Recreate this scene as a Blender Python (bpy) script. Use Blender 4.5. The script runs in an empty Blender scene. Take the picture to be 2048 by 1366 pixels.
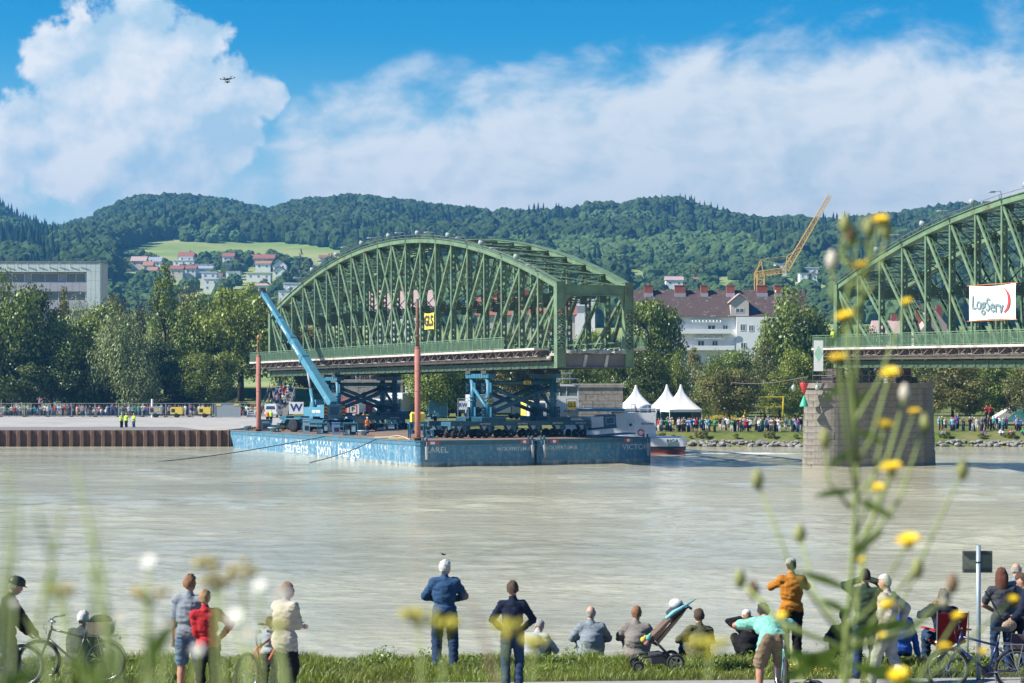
import bpy, bmesh, math, random
import numpy as np
from mathutils import Vector, Matrix, noise as mnoise
R = math.radians
random.seed(7)
rng = np.random.default_rng(11)
SC = bpy.context.scene
COL = SC.collection

# ------------------------------------------------------------------ camera
# metres; x right, y away from the camera over the river, z up from the water level
F, HC, HY, CX = 4500.0, 9.1, 738.0, 1024.0          # focal length in pixels of the 2048 px photograph, eye height, horizon row
cam_d = bpy.data.cameras.new('camera')
cam_d.sensor_width = 36.0
cam_d.lens = F / 2048.0 * 36.0
cam_d.shift_y = (HY - 683.0) / 2048.0
cam_d.clip_start = 0.2
cam_d.clip_end = 20000.0
cam_d.dof.use_dof = True
cam_d.dof.focus_distance = 170.0
cam_d.dof.aperture_fstop = 7.1
cam_o = bpy.data.objects.new('camera', cam_d)
COL.objects.link(cam_o)
cam_o.location = (0, 0, HC)
cam_o.rotation_euler = (R(90), 0, 0)
SC.camera = cam_o

# ------------------------------------------------------------------ sun and sky
SUN_AZ, SUN_EL = R(-104.0), R(40.0)                   # azimuth from +y towards +x: the sun stands to the left
sdir = Vector((math.sin(SUN_AZ) * math.cos(SUN_EL), math.cos(SUN_AZ) * math.cos(SUN_EL), math.sin(SUN_EL)))
sl = bpy.data.lights.new('sun', 'SUN')
sl.energy = 5.0
sl.angle = R(0.53)
sl.color = (1.0, 0.95, 0.87)
so = bpy.data.objects.new('sun', sl)
COL.objects.link(so)
so.rotation_euler = sdir.to_track_quat('Z', 'Y').to_euler()

world = bpy.data.worlds.new('World')
SC.world = world
world.use_nodes = True


class NT:
    """tiny node-tree writer"""
    def __init__(s, tree):
        s.t = tree
        s.n = tree.nodes
        s.n.clear()

    def node(s, typ, **kw):
        nd = s.n.new(typ)
        for k, v in kw.items():
            setattr(nd, k, v)
        return nd

    def put(s, sock, v):
        if isinstance(v, bpy.types.NodeSocket):
            s.t.links.new(v, sock)
        elif v is not None:
            if isinstance(v, (tuple, list)) and len(v) == 3 and sock.type == 'RGBA':
                v = tuple(v) + (1.0,)
            sock.default_value = v

    def math(s, op, a, b=None, c=None, clamp=False):
        nd = s.node('ShaderNodeMath', operation=op, use_clamp=clamp)
        for i, v in enumerate((a, b, c)):
            s.put(nd.inputs[i], v)
        return nd.outputs[0]

    def vmath(s, op, a, b=None, scale=None):
        nd = s.node('ShaderNodeVectorMath', operation=op)
        s.put(nd.inputs[0], a)
        if b is not None:
            s.put(nd.inputs[1], b)
        if scale is not None:
            s.put(nd.inputs['Scale'], scale)
        return nd.outputs['Value'] if op in ('DOT_PRODUCT', 'LENGTH', 'DISTANCE') else nd.outputs[0]

    def noise(s, vec, scale, detail=4, rough=.5, dist=0, out='Fac', lac=2.0):
        nd = s.node('ShaderNodeTexNoise')
        s.put(nd.inputs['Vector'], vec)
        for k, v in (('Scale', scale), ('Detail', detail), ('Roughness', rough), ('Distortion', dist), ('Lacunarity', lac)):
            s.put(nd.inputs[k], v)
        return nd.outputs[0 if out == 'Fac' else 1]

    def rng(s, v, a, b, c=0., d=1., smooth=False):
        nd = s.node('ShaderNodeMapRange')
        nd.interpolation_type = 'SMOOTHSTEP' if smooth else 'LINEAR'
        for i, q in enumerate((v, a, b, c, d)):
            s.put(nd.inputs[i], q)
        return nd.outputs[0]

    def mix(s, f, a, b, mode='MIX'):
        nd = s.node('ShaderNodeMix', data_type='RGBA', blend_type=mode)
        s.put(nd.inputs[0], f)
        s.put(nd.inputs[6], a)
        s.put(nd.inputs[7], b)
        return nd.outputs[2]

    def xyz(s, vec):
        nd = s.node('ShaderNodeSeparateXYZ')
        s.put(nd.inputs[0], vec)
        return nd.outputs

    def comb(s, x, y, z):
        nd = s.node('ShaderNodeCombineXYZ')
        for i, v in enumerate((x, y, z)):
            s.put(nd.inputs[i], v)
        return nd.outputs[0]

    def link(s, a, b):
        s.t.links.new(a, b)


SKY_STRENGTH = 0.085
w = NT(world.node_tree)
wout = w.node('ShaderNodeOutputWorld')
bg = w.node('ShaderNodeBackground')
w.link(bg.outputs[0], wout.inputs[0])
sky = w.node('ShaderNodeTexSky', sky_type='NISHITA', sun_disc=False, sun_elevation=SUN_EL, sun_rotation=SUN_AZ,
             altitude=300, air_density=1.0, dust_density=0.3, ozone_density=4.0)
gen = w.node('ShaderNodeTexCoord').outputs['Generated']
dx, dy, dz = w.xyz(gen)
elev = w.math('MULTIPLY', w.math('ARCSINE', dz), 57.29578)                      # degrees above the horizon
azim = w.math('MULTIPLY', w.math('ARCTAN2', dx, dy), 57.29578)                  # degrees right of +y
# the polarised, saturated blue of the photograph
hs = w.node('ShaderNodeHueSaturation')
w.put(hs.inputs['Saturation'], 1.45)
w.put(hs.inputs['Value'], 1.0)
w.link(sky.outputs[0], hs.inputs['Color'])
skyc = w.mix(w.rng(elev, -1., 10.5, 0, 1), (0.62, 0.98, 1.02), (0.0, 0.70, 0.80))
sky_base = w.mix(1.0, hs.outputs[0], skyc, 'MULTIPLY')
# clouds in direction space: a low bank all round, puffs above it, one towering cumulus to the left
pv = w.comb(w.math('MULTIPLY', azim, .1), w.math('MULTIPLY', elev, .16), w.math('MULTIPLY', azim, .013))
big = w.noise(pv, 1.1, 2, .5)
fb = w.noise(pv, 3.2, 9, .56, .25)
pv2 = w.vmath('ADD', pv, (-.035, .03, 0))
fb2 = w.noise(pv2, 3.2, 9, .56, .25)
fine = w.noise(pv, 9.0, 7, .6, .2)


def cumulus(fbm):
    best = None
    for a, e, r in ((-10.1, 8.1, 1.7), (-9.5, 9.0, 1.3), (-11.6, 7.7, .95), (-8.8, 7.0, 1.9), (-7.2, 7.0, 1.1), (-10.5, 6.5, 1.7), (-12.0, 5.6, 1.5), (-12.9, 5.2, 1.4),
                    (-11.0, 5.2, 1.6), (-7.6, 5.9, 1.1), (-9.2, 5.3, 1.5), (-6.2, 6.9, .6), (-7.9, 8.2, .9)):
        da = w.math('SUBTRACT', azim, a)
        de = w.math('MULTIPLY', w.math('SUBTRACT', elev, e), 1.1)
        d = w.math('SQRT', w.math('ADD', w.math('MULTIPLY', da, da), w.math('MULTIPLY', de, de)))
        v = w.math('SUBTRACT', 1.0, w.math('DIVIDE', d, r))
        best = v if best is None else w.math('SMOOTH_MAX', best, v, .25)
    return w.math('ADD', w.math('MULTIPLY', best, 1.15), w.math('MULTIPLY', w.math('SUBTRACT', fbm, .5), 2.9))


left = w.rng(azim, -7.0, -3.2, 0, 1, True)                                      # the bank thins out under the cumulus
bank_top = w.math('ADD', 7.3, w.math('MULTIPLY', w.math('SUBTRACT', big, .5), 5.2))
bank_top = w.math('ADD', bank_top, w.rng(azim, 1.0, 9.0, 0., 1.5, True))
bank = w.rng(elev, w.math('ADD', bank_top, 1.9), w.math('SUBTRACT', bank_top, 2.6), -.5, .85)
bank = w.math('ADD', bank, w.math('MULTIPLY', w.math('SUBTRACT', left, 1.), .72))
bank = w.math('ADD', bank, w.math('MULTIPLY', w.math('SUBTRACT', fb, .5), 1.5))
high = w.math('ADD', w.math('MULTIPLY', w.math('SUBTRACT', w.noise(pv, 1.7, 7, .55, .3), .655), 5.0), w.rng(elev, 9., 13., -1., 0.))
pvc = w.comb(w.math('MULTIPLY', azim, .14), w.math('MULTIPLY', elev, .15), 3.7)
fc_ = w.noise(pvc, 4.2, 10, .60, .1)
soft = w.noise(pvc, 2.6, 5, .5)
soft2 = w.noise(w.vmath('ADD', pvc, (-.05, .05, 0)), 2.6, 5, .5)
cu = cumulus(fc_)
d_bank = w.rng(w.math('MAXIMUM', bank, high), -.10, .42, 0, 1, True)
d_cu = w.rng(cu, -.06, .34, 0, 1, True)
haze_low = w.rng(elev, 8.6, 1.0, 0., .92, True)
# relief: the side towards the sun (left, up) is bright
rel = w.math('MULTIPLY', w.math('SUBTRACT', fb, fb2), 3.4)
sh_bank = w.math('ADD', w.math('ADD', .84, w.math('MULTIPLY', rel, 1.3)), w.math('MULTIPLY', w.math('SUBTRACT', fine, .5), .35), clamp=True)
sh_bank = w.math('ADD', w.math('MULTIPLY', sh_bank, .75), w.math('MULTIPLY', w.math('SUBTRACT', .62, big), 1.2), clamp=True)
lit_cu = w.rng(azim, -7.4, -11.8, 0., .46)
sh_cu = w.math('ADD', w.math('ADD', .40, w.math('MULTIPLY', w.math('SUBTRACT', soft, soft2), 6.0)), lit_cu)
sh_cu = w.math('ADD', sh_cu, w.math('MULTIPLY', w.math('SUBTRACT', .9, d_cu), .35))
sh_cu = w.math('ADD', sh_cu, w.math('MULTIPLY', w.math('SUBTRACT', fc_, .5), .55), clamp=True)
cl_lo, cl_hi = (.50, .65, .75), (.93, .94, .94)
cl_lo, cl_hi = [tuple(v * .62 for v in q_) for q_ in (cl_lo, cl_hi)]
c_bank = w.mix(sh_bank, cl_lo, cl_hi)
c_cu = w.mix(sh_cu, (.30, .415, .50), (.58, .58, .575))
skyfin = w.vmath('SCALE', sky_base, scale=SKY_STRENGTH)
skyfin = w.mix(haze_low, skyfin, (.40, .50, .55))
skyfin = w.mix(w.math('MULTIPLY', d_bank, .93), skyfin, c_bank)
skyfin = w.mix(w.math('MULTIPLY', d_cu, .97), skyfin, c_cu)
skyfin = w.mix(w.rng(elev, 0., -1.5), skyfin, (.10, .11, .09))                       # ground colour below the horizon
w.link(skyfin, bg.inputs[0])
bg.inputs[1].default_value = 1.0
world.cycles.sampling_method = 'MANUAL'
world.cycles.sample_map_resolution = 1024

# ------------------------------------------------------------------ picture settings
vs = SC.view_settings
vs.view_transform = 'Standard'
vs.look = 'None'
vs.exposure = 0.88
vs.gamma = 1.0
SC.render.engine = 'CYCLES'
cy = SC.cycles
cy.use_denoising = True
cy.max_bounces = 6
cy.diffuse_bounces = 2
cy.glossy_bounces = 3
cy.transmission_bounces = 4
cy.transparent_max_bounces = 8
cy.volume_bounces = 0
cy.use_adaptive_sampling = True
cy.adaptive_threshold = 0.015
cy.caustics_reflective = False
cy.caustics_refractive = False
cy.sample_clamp_indirect = 4.0


# ------------------------------------------------------------------ helpers
def P(px, py, y):
    """a point y metres away that the photograph shows at pixel (px, py)"""
    return Vector(((px - CX) * y / F, y, HC - (py - HY) * y / F))


def PX(px, y):
    return (px - CX) * y / F


def PZ(py, y):
    return HC - (py - HY) * y / F


class MB:
    """collects shapes into ONE mesh"""
    def __init__(s):
        s.v, s.f, s.m = [], [], []

    def add(s, vs_, fs, m=0):
        n = len(s.v)
        s.v += [tuple(v) for v in vs_]
        s.f += [[i + n for i in f] for f in fs]
        s.m += [m] * len(fs)
        return s

    def box(s, c, d, m=0, rot=None):
        hx, hy, hz = d[0] / 2, d[1] / 2, d[2] / 2
        vv = [Vector((x, y, z)) for z in (-hz, hz) for x, y in ((-hx, -hy), (hx, -hy), (hx, hy), (-hx, hy))]
        if rot is not None:
            vv = [rot @ v for v in vv]
        c = Vector(c)
        return s.add([v + c for v in vv], [(3, 2, 1, 0), (4, 5, 6, 7), (0, 1, 5, 4), (1, 2, 6, 5), (2, 3, 7, 6), (3, 0, 4, 7)], m)

    def b2(s, a, b, m=0):
        return s.box([(a[i] + b[i]) / 2 for i in range(3)], [abs(b[i] - a[i]) for i in range(3)], m)

    def bar(s, p, q, w_, h, m=0, up=(0, 0, 1)):
        p, q = Vector(p), Vector(q)
        d = q - p
        L = d.length
        if L < 1e-6:
            return s
        d /= L
        u = Vector(up)
        if abs(d.dot(u)) > .99:
            u = Vector((0, 1, 0)) if abs(d.y) < .9 else Vector((1, 0, 0))
        sx = d.cross(u).normalized()
        sz = sx.cross(d)
        rot = Matrix((sx, d, sz)).transposed()
        return s.box((p + q) / 2, (w_, L, h), m, rot)

    def tube(s, p, q, r, r2=None, n=8, m=0):
        p, q = Vector(p), Vector(q)
        r2 = r if r2 is None else r2
        d = (q - p)
        if d.length < 1e-6:
            return s
        d.normalize()
        u = Vector((0, 0, 1)) if abs(d.z) < .9 else Vector((1, 0, 0))
        a = d.cross(u).normalized()
        b = d.cross(a)
        vv = []
        for c, rr in ((p, r), (q, r2)):
            for i in range(n):
                t = 2 * math.pi * i / n
                vv.append(c + (a * math.cos(t) + b * math.sin(t)) * rr)
        fs = [(i, (i + 1) % n, n + (i + 1) % n, n + i) for i in range(n)]
        fs += [tuple(range(n - 1, -1, -1)), tuple(range(n, 2 * n))]
        return s.add(vv, fs, m)

    def path(s, pts, r, n=6, m=0):
        """a continuous tube along points, r a number or a list"""
        pts = [Vector(p) for p in pts]
        k = len(pts)
        rr = r if isinstance(r, (list, tuple)) else [r] * k
        vv = []
        u = None
        for i, p in enumerate(pts):
            d = (pts[min(i + 1, k - 1)] - pts[max(i - 1, 0)]).normalized()
            if u is None:
                u = Vector((0, 0, 1)) if abs(d.z) < .9 else Vector((1, 0, 0))
            a = d.cross(u)
            if a.length < 1e-4:
                a = d.cross(Vector((.3, .9, .1)))
            a.normalize()
            b = d.cross(a)
            u = -b
            for j in range(n):
                t = 2 * math.pi * j / n
                vv.append(p + (a * math.cos(t) + b * math.sin(t)) * rr[i])
        fs = [(i * n + j, i * n + (j + 1) % n, (i + 1) * n + (j + 1) % n, (i + 1) * n + j) for i in range(k - 1) for j in range(n)]
        fs += [tuple(range(n - 1, -1, -1)), tuple(range((k - 1) * n, k * n))]
        return s.add(vv, fs, m)

    def prism(s, poly, vec, m=0):
        n = len(poly)
        vec = Vector(vec)
        vv = [Vector(p) for p in poly] + [Vector(p) + vec for p in poly]
        fs = [tuple(range(n - 1, -1, -1)), tuple(range(n, 2 * n))] + [(i, (i + 1) % n, n + (i + 1) % n, n + i) for i in range(n)]
        return s.add(vv, fs, m)

    def lathe(s, prof, n=16, c=(0, 0, 0), M=None, m=0, cap=True):
        vv = []
        c = Vector(c)
        for r, z in prof:
            for i in range(n):
                t = 2 * math.pi * i / n
                v = Vector((r * math.cos(t), r * math.sin(t), z))
                vv.append((M @ v if M is not None else v) + c)
        k = len(prof)
        fs = [(j * n + i, j * n + (i + 1) % n, (j + 1) * n + (i + 1) % n, (j + 1) * n + i) for j in range(k - 1) for i in range(n)]
        if cap:
            fs += [tuple(range(n - 1, -1, -1)), tuple(range((k - 1) * n, k * n))]
        return s.add(vv, fs, m)

    def ell(s, c, r, seg=12, rings=8, m=0, rot=None):
        vv, c = [], Vector(c)
        r = (r, r, r) if isinstance(r, (int, float)) else r
        for j in range(1, rings):
            ph = math.pi * j / rings
            for i in range(seg):
                t = 2 * math.pi * i / seg
                vv.append(Vector((r[0] * math.sin(ph) * math.cos(t), r[1] * math.sin(ph) * math.sin(t), -r[2] * math.cos(ph))))
        vv += [Vector((0, 0, -r[2])), Vector((0, 0, r[2]))]
        if rot is not None:
            vv = [rot @ v for v in vv]
        k = (rings - 1) * seg
        fs = [(j * seg + i, j * seg + (i + 1) % seg, (j + 1) * seg + (i + 1) % seg, (j + 1) * seg + i) for j in range(rings - 2) for i in range(seg)]
        fs += [(k, (i + 1) % seg, i) for i in range(seg)]
        fs += [(k + 1, k - seg + i, k - seg + (i + 1) % seg) for i in range(seg)]
        return s.add([v + c for v in vv], fs, m)

    def torus(s, c, axis, Rr, r, n=28, k=6, m=0, a0=0., a1=2 * math.pi):
        c = Vector(c)
        ax = Vector(axis).normalized()
        u = Vector((0, 0, 1)) if abs(ax.z) < .9 else Vector((1, 0, 0))
        a = ax.cross(u).normalized()
        b = ax.cross(a)
        full = abs(a1 - a0 - 2 * math.pi) < 1e-6
        cnt = n if full else n + 1
        vv = []
        for i in range(cnt):
            t = a0 + (a1 - a0) * i / n
            e = a * math.cos(t) + b * math.sin(t)
            for j in range(k):
                q = 2 * math.pi * j / k
                vv.append(c + e * (Rr + r * math.cos(q)) + ax * (r * math.sin(q)))
        fs = []
        for i in range(n if full else n):
            i2 = (i + 1) % cnt
            for j in range(k):
                fs.append((i * k + j, i2 * k + j, i2 * k + (j + 1) % k, i * k + (j + 1) % k))
        return s.add(vv, fs, m)

    def mesh(s, name, mats, smooth=False):
        me = bpy.data.meshes.new(name)
        me.from_pydata(s.v, [], s.f)
        for mt in (mats if isinstance(mats, (list, tuple)) else [mats]):
            me.materials.append(mt)
        if any(s.m):
            me.polygons.foreach_set('material_index', s.m)
        if smooth:
            me.polygons.foreach_set('use_smooth', [True] * len(me.polygons))
        me.update()
        return me

    def obj(s, name, mats, parent=None, smooth=False, M=None):
        o = bpy.data.objects.new(name, s.mesh(name, mats, smooth))
        COL.objects.link(o)
        o.parent = parent
        if M is not None:
            o.matrix_local = M
        return o


def link_obj(name, me, parent=None, M=None):
    o = bpy.data.objects.new(name, me)
    COL.objects.link(o)
    o.parent = parent
    if M is not None:
        o.matrix_local = M
    return o


def tag(o, label=None, cat=None, group=None, kind=None):
    for k, v in (('label', label), ('category', cat), ('group', group), ('kind', kind)):
        if v:
            o[k] = v
    return o


def thing(name, label, cat, loc=(0, 0, 0), rz=0., group=None, M=None):
    o = bpy.data.objects.new(name, None)
    o.empty_display_size = .3
    COL.objects.link(o)
    o.matrix_local = M if M is not None else Matrix.Translation(loc) @ Matrix.Rotation(rz, 4, 'Z')
    return tag(o, label, cat, group)


KIDS = {}


def copy_tree(o, M=None, label=None, group=None):
    """a copy of a thing with copies of its parts and sub-parts"""
    kids = KIDS.get(o.name)
    if kids is None:
        kids = KIDS[o.name] = [(c, list(c.children)) for c in o.children]
    c = o.copy()
    COL.objects.link(c)
    if M is not None:
        c.matrix_local = M
    tag(c, label, None, group)
    for ch, subs in kids:
        d = ch.copy()
        COL.objects.link(d)
        d.parent = c
        for g in subs:
            e = g.copy()
            COL.objects.link(e)
            e.parent = d
    return c


MATS = {}


def mat(name, col, rough=.6, var=.12, scale=3., bump=0., metal=0., spec=.5, streak=0., dirt=None, dirtamt=.0, dscale=1.5):
    """procedural surface: base colour with uneven tone, optional stains of a second colour and fine relief"""
    if name in MATS:
        return MATS[name]
    m = bpy.data.materials.new(name)
    m.use_nodes = True
    t = NT(m.node_tree)
    out = t.node('ShaderNodeOutputMaterial')
    b = t.node('ShaderNodeBsdfPrincipled')
    t.link(b.outputs[0], out.inputs[0])
    tc = t.node('ShaderNodeTexCoord').outputs['Object']
    n = t.noise(tc, scale, 5, .6)
    c = t.mix(t.rng(n, .25, .75), [max(0, x * (1 - var)) for x in col], [min(1, x * (1 + var)) for x in col])
    if dirt is not None:
        mp = t.node('ShaderNodeMapping')
        mp.inputs['Scale'].default_value = (1, 1, .22 if streak else 1)
        t.link(tc, mp.inputs['Vector'])
        dn = t.noise(mp.outputs[0], dscale, 8, .68)
        c = t.mix(t.rng(dn, .62 - dirtamt * .25, .70 - dirtamt * .1, 0, .9), c, dirt)
    t.put(b.inputs['Base Color'], c)
    b.inputs['Roughness'].default_value = rough
    b.inputs['Metallic'].default_value = metal
    b.inputs['Specular IOR Level'].default_value = spec
    if bump:
        bn = t.node('ShaderNodeBump')
        bn.inputs['Strength'].default_value = bump
        bn.inputs['Distance'].default_value = .03
        t.link(t.noise(tc, scale * 6, 4, .6), bn.inputs['Height'])
        t.link(bn.outputs[0], b.inputs['Normal'])
    MATS[name] = m
    return m


def leafmat(name, col, var=.45, trans=.3, scale=.35):
    if name in MATS:
        return MATS[name]
    m = bpy.data.materials.new(name)
    m.use_nodes = True
    t = NT(m.node_tree)
    out = t.node('ShaderNodeOutputMaterial')
    d = t.node('ShaderNodeBsdfDiffuse')
    tr = t.node('ShaderNodeBsdfTranslucent')
    mx = t.node('ShaderNodeMixShader')
    mx.inputs[0].default_value = trans
    gl = t.node('ShaderNodeBsdfGlossy')
    gl.inputs['Roughness'].default_value = .45
    gl.inputs['Color'].default_value = (.6, .7, .6, 1)
    mx2 = t.node('ShaderNodeMixShader')
    mx2.inputs[0].default_value = .05
    geo = t.node('ShaderNodeNewGeometry')
    isl = geo.outputs['Random Per Island']
    tc = t.node('ShaderNodeTexCoord').outputs['Object']
    n = t.noise(tc, scale, 3, .5)
    f = t.math('ADD', t.math('MULTIPLY', isl, .5), t.math('MULTIPLY', t.rng(n, .3, .7), .5))
    rnd = t.node('ShaderNodeObjectInfo').outputs['Random']
    c = t.mix(f, [x * (1 - var) for x in col], [min(1, x * (1 + var) + (.012 if i == 0 else 0)) for i, x in enumerate(col)])
    c = t.mix(t.math('MULTIPLY', rnd, .35), c, t.mix(1., c, (1.25, .95, .7), 'MULTIPLY'))
    for s_ in (d, tr):
        t.link(c, s_.inputs['Color'])
    t.link(d.outputs[0], mx.inputs[1])
    t.link(tr.outputs[0], mx.inputs[2])
    t.link(mx.outputs[0], mx2.inputs[1])
    t.link(gl.outputs[0], mx2.inputs[2])
    t.link(mx2.outputs[0], out.inputs[0])
    MATS[name] = m
    return m


def glassmat(name='window_glass', col=(.05, .08, .1), rough=.08):
    return mat(name, col, rough, .2, 1.0, spec=.9)


def text_obj(txt, size, name, material, parent=None, M=None, ext=.006, sx=1.0, bold=0.0):
    """flat lettering as a mesh: the text stands in the local xz plane, reading along +x, centred"""
    cu_ = bpy.data.curves.new('lettering', 'FONT')
    cu_.body = txt
    cu_.size = size
    cu_.extrude = ext
    cu_.offset = bold * size
    cu_.align_x = 'CENTER'
    cu_.align_y = 'CENTER'
    cu_.resolution_u = 3
    to = bpy.data.objects.new('lettering', cu_)
    COL.objects.link(to)
    bpy.context.view_layer.update()
    dg = bpy.context.evaluated_depsgraph_get()
    me = bpy.data.meshes.new_from_object(to.evaluated_get(dg))
    COL.objects.unlink(to)
    bpy.data.objects.remove(to)
    me.transform(Matrix.Rotation(R(90), 4, 'X') @ Matrix.Diagonal((sx, 1, 1, 1)))
    me.materials.clear()
    me.materials.append(material)
    return link_obj(name, me, parent, M)


def np_mesh(name, verts, faces, material, uniform=4):
    """fast mesh from arrays of quads (or triangles)"""
    me = bpy.data.meshes.new(name)
    nv, nf = len(verts), len(faces)
    me.vertices.add(nv)
    me.vertices.foreach_set('co', np.asarray(verts, np.float32).ravel())
    me.loops.add(nf * uniform)
    me.loops.foreach_set('vertex_index', np.asarray(faces, np.int32).ravel())
    me.polygons.add(nf)
    me.polygons.foreach_set('loop_start', np.arange(0, nf * uniform, uniform, dtype=np.int32))
    me.update(calc_edges=True)
    me.materials.append(material)
    return me


def lerp_knots(x, ks):
    if x <= ks[0][0]:
        return ks[0][1]
    for (a, va), (b, vb) in zip(ks, ks[1:]):
        if x <= b:
            t = (x - a) / (b - a)
            return va + (vb - va) * t
    return ks[-1][1]


def sstep(x, a, b):
    t = min(1, max(0, (x - a) / (b - a)))
    return t * t * (3 - 2 * t)

# ================================================================== THE SETTING
def fn(x, y, s, seed=0):
    return mnoise.noise(Vector((x / s, y / s, seed * 7.13)))


# ---- near bank
def near_z(x, y):
    z = lerp_knots(y, [(-8, 7.6), (2, 7.45), (8, 6.9), (22, 4.5), (27, 4.1), (38.7, 4.1), (39.6, 3.9), (47, -.6), (50, -1.6)])
    if y > 36.6:
        z += .05 * fn(x, y, 1.3, 1) * min(1, (y - 36.6) / .6)
    elif y < 30.5:
        z += .06 * fn(x, y, 1.7, 2)
    return z


def grid(name, xs, ys, zf, material):
    vv = [(x, y, zf(x, y)) for y in ys for x in xs]
    n = len(xs)
    ff = [(j * n + i, j * n + i + 1, (j + 1) * n + i + 1, (j + 1) * n + i) for j in range(len(ys) - 1) for i in range(n - 1)]
    me = np_mesh(name, vv, ff, material)
    me.polygons.foreach_set('use_smooth', [True] * len(me.polygons))
    return link_obj(name, me)


def groundmat(name, a, b, scale, c=None, cs=.05, bump=.5):
    m = bpy.data.materials.new(name)
    m.use_nodes = True
    t = NT(m.node_tree)
    out = t.node('ShaderNodeOutputMaterial')
    bs = t.node('ShaderNodeBsdfPrincipled')
    t.link(bs.outputs[0], out.inputs[0])
    tc = t.node('ShaderNodeTexCoord').outputs['Object']
    n = t.noise(tc, scale, 8, .68)
    col = t.mix(t.rng(n, .3, .7), a, b)
    if c is not None:
        col = t.mix(t.rng(t.noise(tc, cs, 5, .6), .42, .62), col, c)
    t.link(col, bs.inputs['Base Color'])
    bs.inputs['Roughness'].default_value = .95
    bs.inputs['Specular IOR Level'].default_value = .15
    bn = t.node('ShaderNodeBump')
    bn.inputs['Strength'].default_value = bump
    bn.inputs['Distance'].default_value = .1
    t.link(n, bn.inputs['Height'])
    t.link(bn.outputs[0], bs.inputs['Normal'])
    MATS[name] = m
    return m


M_soil = groundmat('near_bank_turf', (.035, .06, .015), (.10, .13, .03), 6., (.12, .10, .05), .8)
near = grid('near_bank', [-900, -400, -150, -60] + [x * .5 - 22 for x in range(89)] + [60, 150, 400, 900], [-1500, -600, -200, -60, -20] + [y * .5 - 8 for y in range(117)], near_z, M_soil)
tag(near, kind='structure', label='grassy near bank sloping down to the river')
M_path = mat('path_asphalt', (.30, .29, .27), .95, .14, 9., .3)
pm = MB()
xs_ = [-900., -100., -40.] + [i - 22. for i in range(45)] + [40., 100., 900.]
vv, ff = [], []
for i, x in enumerate(xs_):
    e = .05 * fn(x, 0, 1.1, 5)
    vv += [(x, 30.6 + e, 4.109), (x, 35.85 + max(-.6, min(.8, .07 * x)) + e, 4.109)]
for i in range(len(xs_) - 1):
    ff.append((2 * i, 2 * i + 2, 2 * i + 3, 2 * i + 1))
pm.add(vv, ff)
tag(pm.obj('path', M_path), kind='structure')

# ---- river
M_wat = bpy.data.materials.new('river_water')
M_wat.use_nodes = True
t = NT(M_wat.node_tree)
o_ = t.node('ShaderNodeOutputMaterial')
b_ = t.node('ShaderNodeBsdfPrincipled')
t.link(b_.outputs[0], o_.inputs[0])
tc = t.node('ShaderNodeTexCoord').outputs['Object']
x_, y_, z_ = t.xyz(tc)
v_long = t.comb(t.math('MULTIPLY', x_, .45), y_, 0.)
n_big = t.noise(v_long, .05, 4, .55, .4)
n_mid = t.noise(v_long, .33, 5, .6, .5)
n_sml = t.noise(v_long, 1.7, 6, .62, .4)
n_fin = t.noise(v_long, 6.0, 3, .6, .2)
wcol = t.mix(t.rng(n_big, .3, .7), (.41, .385, .26), (.53, .50, .35))
# foam of the tug's wash
fy = t.math('ADD', y_, t.math('MULTIPLY', t.math('SUBTRACT', x_, 20.), .10))
fm = t.math('MULTIPLY', t.rng(t.math('ABSOLUTE', t.math('SUBTRACT', fy, 243.)), 6.5, .5, 0, 1, True),
            t.math('MULTIPLY', t.rng(x_, 14., 18., 0, 1, True), t.rng(x_, 40., 24., 0, 1, True)))
fo = t.rng(t.math('ADD', fm, t.math('MULTIPLY', t.math('SUBTRACT', t.noise(t.comb(t.math('MULTIPLY', x_, .5), y_, 0.), .8, 7, .65, .6), .5), 2.2)), .62, .95, 0, 1)
fo = t.math('MULTIPLY', fo, t.rng(fm, .02, .2))
wcol = t.mix(fo, wcol, (.75, .75, .70))
t.link(wcol, b_.inputs['Base Color'])
t.link(t.rng(fo, 0, 1, .10, .8), b_.inputs['Roughness'])
b_.inputs['IOR'].default_value = 1.33
hgt = t.math('ADD', t.math('MULTIPLY', n_mid, .9), t.math('MULTIPLY', n_sml, .32))
hgt = t.math('ADD', hgt, t.math('MULTIPLY', n_fin, .05))
amp = t.rng(n_big, .35, .65, .45, 1.15)
bp = t.node('ShaderNodeBump')
bp.inputs['Strength'].default_value = 1.0
bp.inputs['Distance'].default_value = .30
t.link(t.math('MULTIPLY', hgt, amp), bp.inputs['Height'])
t.link(bp.outputs[0], b_.inputs['Normal'])
MATS['river_water'] = M_wat
# the surface itself: real waves over the reach in view, running flat beyond it
rows = [44.0]
while rows[-1] < 263.5:
    rows.append(rows[-1] + max(.10, rows[-1] ** 2 / (F * HC) * 1.15))
rows = np.array(rows)
ncol = 680
uu = np.linspace(-.262, .262, ncol)
Xg, Yg = rows[:, None] * uu[None, :] * 1.04, np.repeat(rows[:, None], ncol, 1)
dyr = np.gradient(rows)[:, None]
Zg = np.zeros_like(Xg)
patch = np.zeros_like(Xg)
for k in range(7):
    a = rng.random() * 6.28
    L_ = rng.uniform(14, 60)
    patch += np.sin((Xg * np.cos(a) * .5 + Yg * np.sin(a)) * 6.283 / L_ + rng.random() * 6.28)
patch = .65 + .35 * np.tanh(patch * .6)
for k in range(64):
    L_ = .5 * 14 ** rng.random()
    a = R(90) + rng.normal() * R(34)
    kx, ky = np.cos(a) * 6.283 / L_, np.sin(a) * 6.283 / L_
    wob = .8 * np.sin(Xg * 6.283 / (L_ * rng.uniform(5, 9)) + rng.random() * 6.28)
    att = np.clip(L_ / (2.6 * dyr) - .35, 0, 1)
    Zg += att * patch * (.0040 * L_ ** .82) * np.sin(Xg * kx + Yg * ky + wob + rng.random() * 6.28)
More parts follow.
